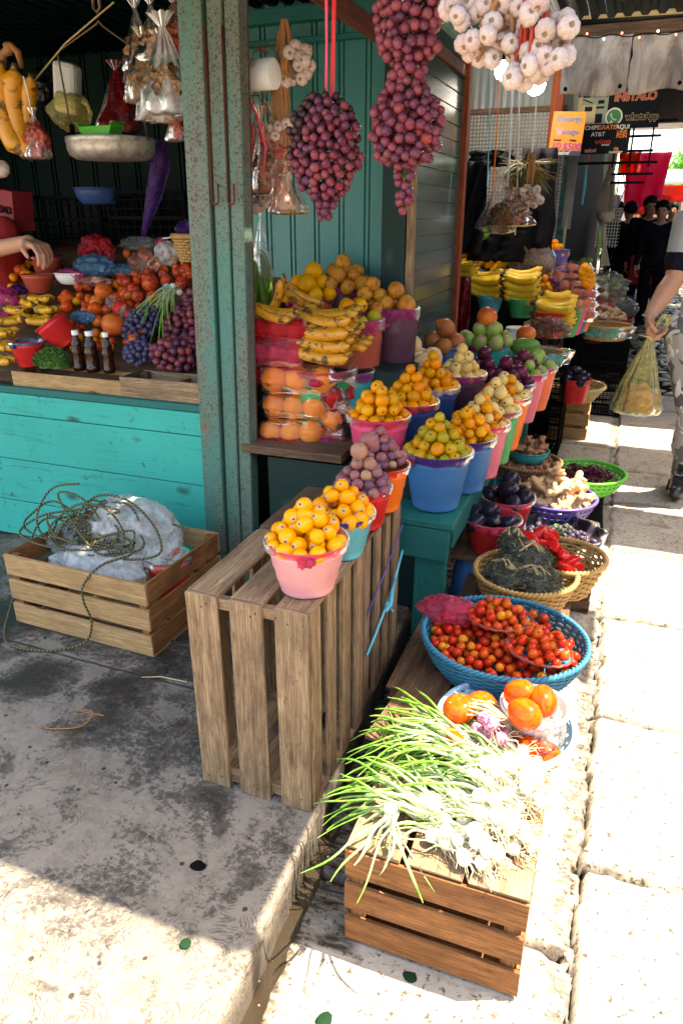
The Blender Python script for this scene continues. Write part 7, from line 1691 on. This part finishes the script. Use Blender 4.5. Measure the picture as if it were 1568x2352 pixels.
def hand_mb(mb, wrist, fdir, palm_n, s=1.0, curl=.9, grip=True, side=1):
    """palm, four fingers of unequal length bending towards palm_n, and a thumb from the side of the palm"""
    f = Vector(fdir).normalized(); nrm = Vector(palm_n); nrm = (nrm - f * nrm.dot(f)).normalized(); lat = f.cross(nrm) * side; w = Vector(wrist)
    for k in range(4):
        o = (k - 1.5) * .0205 * s; a = w + f * .012 * s + lat * o * .7; b = w + f * .086 * s * (1 - .04 * abs(k - 1)) + lat * o
        capsule(mb, a, b, .0145 * s, .0115 * s)
        p = b; d = f.copy(); L = (.040, .046, .043, .034)[k] * s
        for j in range(3):
            ang = curl * (1.0, 1.2, .8)[j] * (1 + .08 * (k - 1.5)); d = (d * math.cos(ang) + nrm * math.sin(ang)).normalized() if j == 0 else (d * math.cos(ang) + (nrm - d * nrm.dot(d)).normalized() * math.sin(ang) * (1 if d.dot(nrm) < .99 else 0) - (f * math.sin(ang) if d.dot(nrm) >= .80 else Vector())).normalized()
            q = p + d * L * (1, .68, .52)[j]; capsule(mb, p, q, (.0100, .0090, .0082)[j] * s, (.0090, .0082, .0070)[j] * s); p = q
    tb = w + f * .028 * s - lat * .030 * s; t1 = tb + (f * .6 - lat * .55 + nrm * .45).normalized() * .040 * s; t2 = t1 + (f * .75 + lat * .15 + nrm * .7).normalized() * .032 * s
    capsule(mb, tb, t1, .0135 * s, .0115 * s); capsule(mb, t1, t2, .0115 * s, .0085 * s)
def head_mb(mb, c, face, s=1.0):
    c = Vector(c); f = Vector(face).normalized(); l = f.cross(Vector((0, 0, 1))).normalized(); u = Vector((0, 0, 1))
    mb.ball(c + u * .03 * s - f * .012 * s, .092 * s, 16, 12, sc=(.98, 1.02, 1.08)); mb.ball(c - u * .045 * s + f * .018 * s, .066 * s, 14, 10, sc=(.95, .95, 1.1)); mb.ball(c - u * .085 * s + f * .045 * s, .026 * s)
    capsule(mb, c + f * .085 * s + u * .02 * s, c + f * .104 * s - u * .018 * s, .010 * s, .014 * s)
    mb.ball(c + f * .080 * s - u * .050 * s, .020 * s, sc=(1.2, 1.0, .6))
    for k in (-1, 1):
        mb.ball(c + l * k * .088 * s - f * .005 * s, .022 * s, sc=(.5, .9, 1.3)); mb.ball(c + f * .070 * s + l * k * .034 * s - u * .015 * s, .024 * s)
        mb.ball(c + f * .082 * s + l * k * .030 * s + u * .036 * s, .014 * s, sc=(1.6, .8, .5))
def person(loc, rz, label, H=1.65, top='dark', legs='dark2', pose=None, vox=.018, hairlen=0, sex=0, shoes='shoe', cols=None):
    t = thing('person', label, 'person', loc, rz); k = H / 1.70
    P = dict(pel=(0, 0, .92), chest=(0, .01, 1.25), neck=(0, .01, 1.42), head=(0, -.015, 1.56), Ls=(.18, 0, 1.37), Rs=(-.18, 0, 1.37), Le=(.22, .02, 1.08), Re=(-.22, .02, 1.08), Lw=(.23, -.08, .84), Rw=(-.23, -.08, .84),
             Lh=(.09, 0, .90), Rh=(-.09, 0, .90), Lk=(.10, -.03, .49), Rk=(-.10, -.02, .49), La=(.10, .03, .09), Ra=(-.10, .05, .09), Lt=(.11, -.10, .04), Rt=(-.11, -.08, .04), face=(0, -1, -.05), Lf=(0, -.2, -1), Rf=(0, -.2, -1))
    if pose: P.update(pose)
    V = {a: Vector(b) * (k if a not in ('face', 'Lf', 'Rf') else 1) for a, b in P.items()}
    mb = MB()
    head_mb(mb, V['head'], V['face'], k); capsule(mb, V['neck'] - Vector((0, 0, .04)), V['head'] - Vector((0, -.01, .06)), .056 * k, .050 * k)
    capsule(mb, V['pel'], V['chest'], .125 * k, .13 * k); capsule(mb, V['chest'] + Vector((.07, 0, 0)), V['chest'] + Vector((-.07, 0, 0)), .115 * k, .115 * k)
    for a in 'LR':
        capsule(mb, V['neck'] - Vector((0, 0, .03)), V[a + 's'], .05 * k, .058 * k); capsule(mb, V[a + 's'], V[a + 'e'], .052 * k, .040 * k); capsule(mb, V[a + 'e'], V[a + 'w'], .040 * k, .027 * k)
        hand_mb(mb, V[a + 'w'], V[a + 'f'], (1 if a == 'R' else -1, 0, 0), k, .5, side=-1 if a == 'R' else 1)
        capsule(mb, V['pel'] - Vector((0, 0, .02)), V[a + 'h'], .11 * k, .095 * k); capsule(mb, V[a + 'h'], V[a + 'k'], .085 * k, .055 * k); capsule(mb, V[a + 'k'], V[a + 'a'], .055 * k, .036 * k); capsule(mb, V[a + 'a'] - Vector((0, 0, .03)), V[a + 't'], .036 * k, .030 * k)
    remesh('body', mb, M['skin'], t, vox, 3)
    mb = MB(); g_ = .016
    capsule(mb, V['pel'] + Vector((0, 0, .03)), V['chest'], .145 * k, .142 * k); capsule(mb, V['chest'] + Vector((.08, 0, .01)), V['chest'] + Vector((-.08, 0, .01)), .122 * k, .122 * k)
    for a in 'LR':
        capsule(mb, V['neck'] - Vector((0, 0, .055)), V[a + 's'], .058 * k, .068 * k); capsule(mb, V[a + 's'], V[a + 'e'], .066 * k, .055 * k)
        if cols != 'short': capsule(mb, V[a + 'e'], V[a + 'e'].lerp(V[a + 'w'], .85), .055 * k, .040 * k)
    remesh('jacket' if cols != 'short' else 'shirt', mb, M[top], t, vox, 3)
    mb = MB()
    for a in 'LR':
        capsule(mb, V['pel'], V[a + 'h'], .125 * k, .11 * k); capsule(mb, V[a + 'h'], V[a + 'k'], .10 * k, .072 * k); capsule(mb, V[a + 'k'], V[a + 'a'] + Vector((0, 0, .02)), .070 * k, .055 * k)
    remesh('trousers', mb, M[legs], t, vox, 3)
    for a in 'LR':
        mb = MB(); capsule(mb, V[a + 'a'] - Vector((0, -.015, .03)), V[a + 't'] + Vector((0, -.03, 0)), .045 * k, .038 * k); remesh('shoe', mb, M[shoes], t, .012, 2)
    f = V['face'].normalized(); mb = MB(); mb.ball(V['head'] + Vector((0, 0, .05 * k)) - f * .022 * k, .104 * k, 18, 12, sc=(1.0, 1.0, .98))
    if hairlen: capsule(mb, V['head'] - f * .05 * k, V['head'] - f * .07 * k - Vector((0, 0, hairlen)), .075 * k, .05 * k)
    remesh('hair', mb, M['hair'], t, .012, 2)
    for e_ in (-1, 1):
        l = f.cross(Vector((0, 0, 1))).normalized(); part('eye', MB().ball(V['head'] + f * .092 * k + l * e_ * .033 * k + Vector((0, 0, .018 * k)), .011 * k, 10, 7), M['hair'], t, True)
    return t, V
for nm, c in (('dark', (.009, .009, .015)), ('dark2', (.007, .007, .012)), ('shoe', (.01, .009, .008)), ('navyc', (.01, .02, .05)), ('whitec', (.5, .5, .52)), ('redc_', (.30, .015, .015)), ('jean', (.03, .07, .15))): M[nm] = flat(nm + ' cloth', c, .85, var=.5, bump=.3, bs=40)
def crowd(u, v, y, rz, label, **k):
    p = at(u, v, y=y); return person((p.x, y, 0), rz, label, **k)
t, V = crowd(1408, 560, 12.5, .3, 'man in a dark sweater reading a paper, standing left in the far lane', H=1.66, pose=dict(Lw=(.06, -.26, 1.08), Rw=(-.06, -.26, 1.08), Le=(.22, -.06, 1.08), Re=(-.22, -.06, 1.08), Lf=(-.3, -1, .1), Rf=(.3, -1, .1), face=(.2, -1, -.35)))
solo('paper', MB().box((0, 0, 0), (.14, .10, .004), rot=RX(.5)), SG['s_white'], 'white paper in the hands of the man in the dark sweater', 'paper', (t.location.x, t.location.y - .36, 1.10))
crowd(1436, 560, 12.0, -2.6, 'person in black seen from behind, second from left in the far lane', H=1.66)
hang_bag((at(1452, 560, y=11.9).x, 11.85, .92), .42, .30, 'dkred', 'red patterned shopping bag carried beside the person in black', 4, M['redc_'])
crowd(1480, 560, 11.5, .15, 'woman in dark clothes carrying a dark red shopping bag in the far lane', H=1.72, hairlen=.12)
t = thing('shopping_bag', 'dark red cloth shopping bag with white lettering held before the woman', 'bag', (at(1483, 560, y=11.25).x, 11.22, .62))
part('body', MB().box((0, 0, .16), (.34, .07, .38), jit=.01), M['redc_'], t, bev=.015); part('handle', MB().tube([(-.08, 0, .34), (-.07, 0, .50), (.07, 0, .50), (.08, 0, .34)], .008, 6), M['redc_'], t, True)
text('Bayge', t, (.03, -.045, .20), .11, SG['s_white'], off=.002)
crowd(1508, 560, 11.2, -.1, 'shorter woman in dark clothes right of the woman with the red bag', H=1.66, hairlen=.1)
crowd(1530, 560, 14.5, .0, 'dark haired person half hidden behind the two women', H=1.68)
crowd(1458, 560, 19, .2, 'person in a grey cap and white shirt far down the lane', H=1.6, top='whitec', legs='jean', vox=.03)
crowd(1470, 560, 17, 2.9, 'person in a blue top with pale hair far down the lane', H=1.55, top='jean', legs='dark2', vox=.03)
crowd(1447, 560, 22, .1, 'small figure in red farthest down the lane', H=1.6, top='redc_', legs='jean', vox=.03)
crowd(1496, 560, 24, .5, 'small figure in pale clothes farthest down the lane', H=1.6, top='whitec', legs='dark2', vox=.03)
# vendor behind the left counter, only the reaching arm is in view
vx, vy = -3.05, 2.95
t = thing('person', 'vendor in a red top reaching an arm over the clay buckets from the left', 'person', (0, 0, 0))
sh = Vector((-2.80, 2.85, 1.42)); el = at(-95, 590, y=2.70); wr = at(68, 556, y=2.62)
mb = MB(); head_mb(mb, (-2.98, 2.95, 1.68), (.8, -.5, -.5)); capsule(mb, (-3.0, 2.98, 1.48), (-2.98, 2.96, 1.62), .055, .05); capsule(mb, (-3.05, 3.02, .95), (-3.02, 3.0, 1.32), .13, .14); capsule(mb, (-3.1, 3.15, 1.36), (-2.86, 2.85, 1.38), .10, .07)
capsule(mb, sh, el, .055, .046); capsule(mb, el, wr, .048, .030)
capsule(mb, (-3.14, 3.18, 1.38), (-3.2, 3.1, 1.1), .052, .04); capsule(mb, (-3.2, 3.1, 1.1), (-3.12, 2.95, .95), .04, .028); hand_mb(mb, (-3.12, 2.95, .95), (.3, -1, -.2), (1, 0, 0), 1, .5)
for sx_ in (-1, 1): capsule(mb, (-3.05 + sx_ * .07, 3.02, .92), (-3.05 + sx_ * .10, 3.02, .15), .09, .05); capsule(mb, (-3.05 + sx_ * .10, 3.04, .15), (-3.05 + sx_ * .10, 2.90, .16), .04, .03)
hand_mb(mb, wr, (at(118, 575, y=2.56) - wr), (.1, -.1, -1), 1.12, .62, side=1)
remesh('body', mb, M['skin'], t, .0062, 2)
mb = MB(); capsule(mb, (-3.05, 3.02, .95), (-3.02, 3.0, 1.32), .15, .155); capsule(mb, (-3.1, 3.15, 1.37), (-2.86, 2.85, 1.39), .11, .08); capsule(mb, sh, sh.lerp(el, .6), .072, .062); capsule(mb, (-3.14, 3.18, 1.38), (-3.2, 3.1, 1.15), .066, .055)
remesh('shirt', mb, M['redc_'], t, .015, 3)
mb = MB()
for sx_ in (-1, 1): capsule(mb, (-3.05 + sx_ * .07, 3.02, .92), (-3.05 + sx_ * .10, 3.02, .20), .11, .065)
remesh('trousers', mb, M['dark2'], t, .02, 3); mb = MB(); mb.ball((-3.0, 2.97, 1.735), .102, 18, 12); remesh('hair', mb, M['hair'], t, .012, 2)
# walking man at the right
t = thing('person', 'walking man in a pale tee, camouflage trousers and boots, at the right edge', 'person', (0, 0, 0))
Y0 = 4.15
sR = at(1582, 470, y=Y0 + .05); eR = at(1548, 640, y=Y0 + .02); wR = at(1493, 722, y=Y0 - .10)
cx = sR.x + .19; pel = Vector((cx + .0, Y0 + .12, .93)); ch = Vector((cx, Y0 + .08, 1.32)); nk = Vector((cx, Y0 + .06, 1.52)); hd = Vector((cx - .01, Y0 + .02, 1.68)); sL = Vector((cx + .20, Y0 + .10, 1.46)); sR2 = Vector((sR.x + .01, Y0 + .06, 1.45))
hR = Vector((cx - .10, Y0 + .10, .92)); kR = at(1566, 880, y=Y0 + .12); aR = at(1560, 1052, y=4.42); tR = at(1545, 1092, y=4.26)
aR = Vector((.45, 4.36, .10)); kR = Vector((.445, 4.16, .50)); tR = Vector((.425, 4.17, .045))
hL = Vector((cx + .10, Y0 + .12, .92)); kL = Vector((cx + .16, Y0 + .05, .50)); aL = Vector((cx + .18, Y0 + .42, .14)); tL = Vector((cx + .18, Y0 + .28, .05)); eL = Vector((cx + .26, Y0 + .25, 1.15)); wL = Vector((cx + .26, Y0 + .10, .92))
mb = MB(); head_mb(mb, hd, (-.2, -1, -.1), 1.05); capsule(mb, nk - Vector((0, 0, .05)), hd - Vector((0, 0, .07)), .06, .055); capsule(mb, pel, ch, .13, .14); capsule(mb, ch + Vector((-.08, 0, .04)), ch + Vector((.08, 0, .04)), .12, .12)
capsule(mb, nk - Vector((0, 0, .05)), sR2, .055, .062); capsule(mb, nk - Vector((0, 0, .05)), sL, .055, .062)
capsule(mb, sR2, eR, .060, .050); capsule(mb, eR, eR.lerp(wR, .35), .050, .053); capsule(mb, eR.lerp(wR, .35), wR, .053, .033); capsule(mb, sL, eL, .058, .046); capsule(mb, eL, wL, .046, .03)
for h_, k_, a_, t_ in ((hR, kR, aR, tR), (hL, kL, aL, tL)): capsule(mb, pel, h_, .11, .10); capsule(mb, h_, k_, .09, .06); capsule(mb, k_, a_, .06, .04); capsule(mb, a_, t_, .04, .03)
hand_mb(mb, wR, (at(1492, 775, y=Y0 - .12) - wR), (1, -.35, 0), 1.12, 1.05, side=-1); hand_mb(mb, wL, (0, -.1, -1), (-1, 0, 0), 1.05, .5)
remesh('body', mb, M['skin'], t, .0065, 2)
g = G('camouflage'); v = g.coord(); n1 = g.noise(v, 9, 2, .5, .8); n2 = g.noise(g.mapp(v, (1, 1, 1), (4, 7, 2)), 11, 2, .5, .8)
c = g.mix(g.ramp(n1, [(.50, 0.0), (.515, 1.0)]), (.33, .31, .27), (.10, .10, .10)); M['camo'] = g.fin(g.mix(g.ramp(n2, [(.55, 0.0), (.565, 1.0)]), c, (.62, .60, .54)), .85)
mb = MB()
for h_, k_, a_ in ((hR, kR, aR), (hL, kL, aL)): capsule(mb, pel, h_, .13, .12); capsule(mb, h_, k_, .115, .092); capsule(mb, k_, k_.lerp(a_, .5), .092, .088); capsule(mb, k_.lerp(a_, .5), k_.lerp(a_, .62), .088, .070)
o = remesh('trousers', mb, M['camo'], t, .012, 3)
mb = MB(); capsule(mb, pel + Vector((0, 0, .02)), ch, .15, .15); capsule(mb, ch + Vector((-.09, 0, .04)), ch + Vector((.09, 0, .04)), .132, .132); capsule(mb, nk - Vector((0, 0, .07)), sR2, .06, .072); capsule(mb, nk - Vector((0, 0, .07)), sL, .06, .072)
o = remesh('shirt', mb, M['whitec'], t, .012, 3)
M['greytee'] = flat('pale grey jersey', (.34, .33, .33), .85); 
for s_, e_ in ((sR2, eR), (sL, eL)):
    mb = MB(); capsule(mb, s_, s_.lerp(e_, .62), .078, .072); sl_ = remesh('sleeve', mb, M['greytee'], t, .012, 3)
    mb = MB(); capsule(mb, s_.lerp(e_, .60), s_.lerp(e_, .67), .0735, .0725); remesh('cuff', mb, M['dark'], sl_, .010, 1)
mb = MB(); mb.ball(hd + Vector((0, .02, .055)), .108, 18, 12); remesh('hair', mb, M['hair'], t, .012, 2)
g = G('black boot leather'); M['boot'] = g.fin(g.mix(g.noise(g.coord(), 30, 4), (.008, .008, .009), (.03, .03, .03)), .28, .6)
M['lace'] = flat('grey lace', (.30, .30, .29), .7)
for k_, a_, t_ in ((kR, aR, tR), (kL, aL, tL)):
    f = (t_ - a_); f.z = 0; f.normalize(); sh_ = a_.lerp(k_, .52)
    mb = MB(); capsule(mb, sh_, a_ + Vector((0, 0, .02)), .066, .056); capsule(mb, a_ + Vector((0, 0, -.01)) - f * .03, a_ + f * .09 - Vector((0, 0, .03)), .052, .048); capsule(mb, a_ + f * .09 - Vector((0, 0, .035)), a_ + f * .20 - Vector((0, 0, .045)), .048, .046)
    b = remesh('boot', mb, M['boot'], t, .007, 3)
    mb = MB()
    for q in range(14):
        c0 = a_ + f * (.005 + .09 * q / 13) + Vector((0, 0, 0)); l = Vector((-f.y, f.x, 0)); w_ = .050
        mb.tube([c0 + l * w_ + Vector((0, 0, -.062)) - f * .06, c0 + l * w_ + Vector((0, 0, -.058)) + f * .115, c0 - l * w_ + Vector((0, 0, -.058)) + f * .115, c0 - l * w_ + Vector((0, 0, -.062)) - f * .06], .009, 6) if q == 0 else None
    part('sole', mb, M['shoe'], b)
    mb = MB(); fr = Vector((f.x, f.y, 0)); l = Vector((-f.y, f.x, 0))
    for q in range(9):
        z_ = .03 + .155 * q / 8; base = a_.lerp(sh_, max(0, (q - 1) / 8)) + fr * (.062 + (.035 if q == 0 else 0)); base.z = a_.z + z_ * 1.15 - .01
        s1 = 1 if q % 2 else -1; mb.tube([base - l * .030 * s1, base + fr * .006, base + l * .030 * s1 + Vector((0, 0, .012))], .003, 5); mb.tube([base + l * .030 * s1, base + fr * .008, base - l * .030 * s1 + Vector((0, 0, .012))], .003, 5)
    part('laces', mb, M['lace'], b, True)
part('bracelet', MB().tube([wR + Vector((.036 * math.cos(a), .036 * math.sin(a), .006 * math.cos(a))) for a in [6.2832 * k / 20 for k in range(21)]], .005, 6), M['lace'], t, True)
hp = at(1490, 775, y=Y0 - .12)
yb = hang_bag(hp, .40, .265, 'yellow', 'yellow plastic bag of bread swinging from the walking man\'s hand', 2, None, tassel=.05, sq=.8, folds=13)
solo('bread', MB().ball((0, 0, 0), 1, 30, 20, fn=lambda p: Vector((p.x * .095, p.y * .085, p.z * .07)) * (1 + .16 * nz(p, 3, 2))), M['bread'], 'brown bread seen through the yellow bag', 'bread', hp + Vector((0, 0, -.315)), smooth=True)
part('handles', MB().tube(smooth_path([hp + Vector(q) - yb.location for q in ((0, 0, -.03), (.02, -.03, .03), (.035, -.035, .09), (.06, -.02, .11), (.075, 0, .08), (.05, 0, .02), (.01, 0, -.03))], 6), [.007 + .006 * math.sin(k * .08) for k in range(37)], 8, fl=.5), FL['yellow'], yb, True)
yb.rotation_euler = (0, 0, 0)
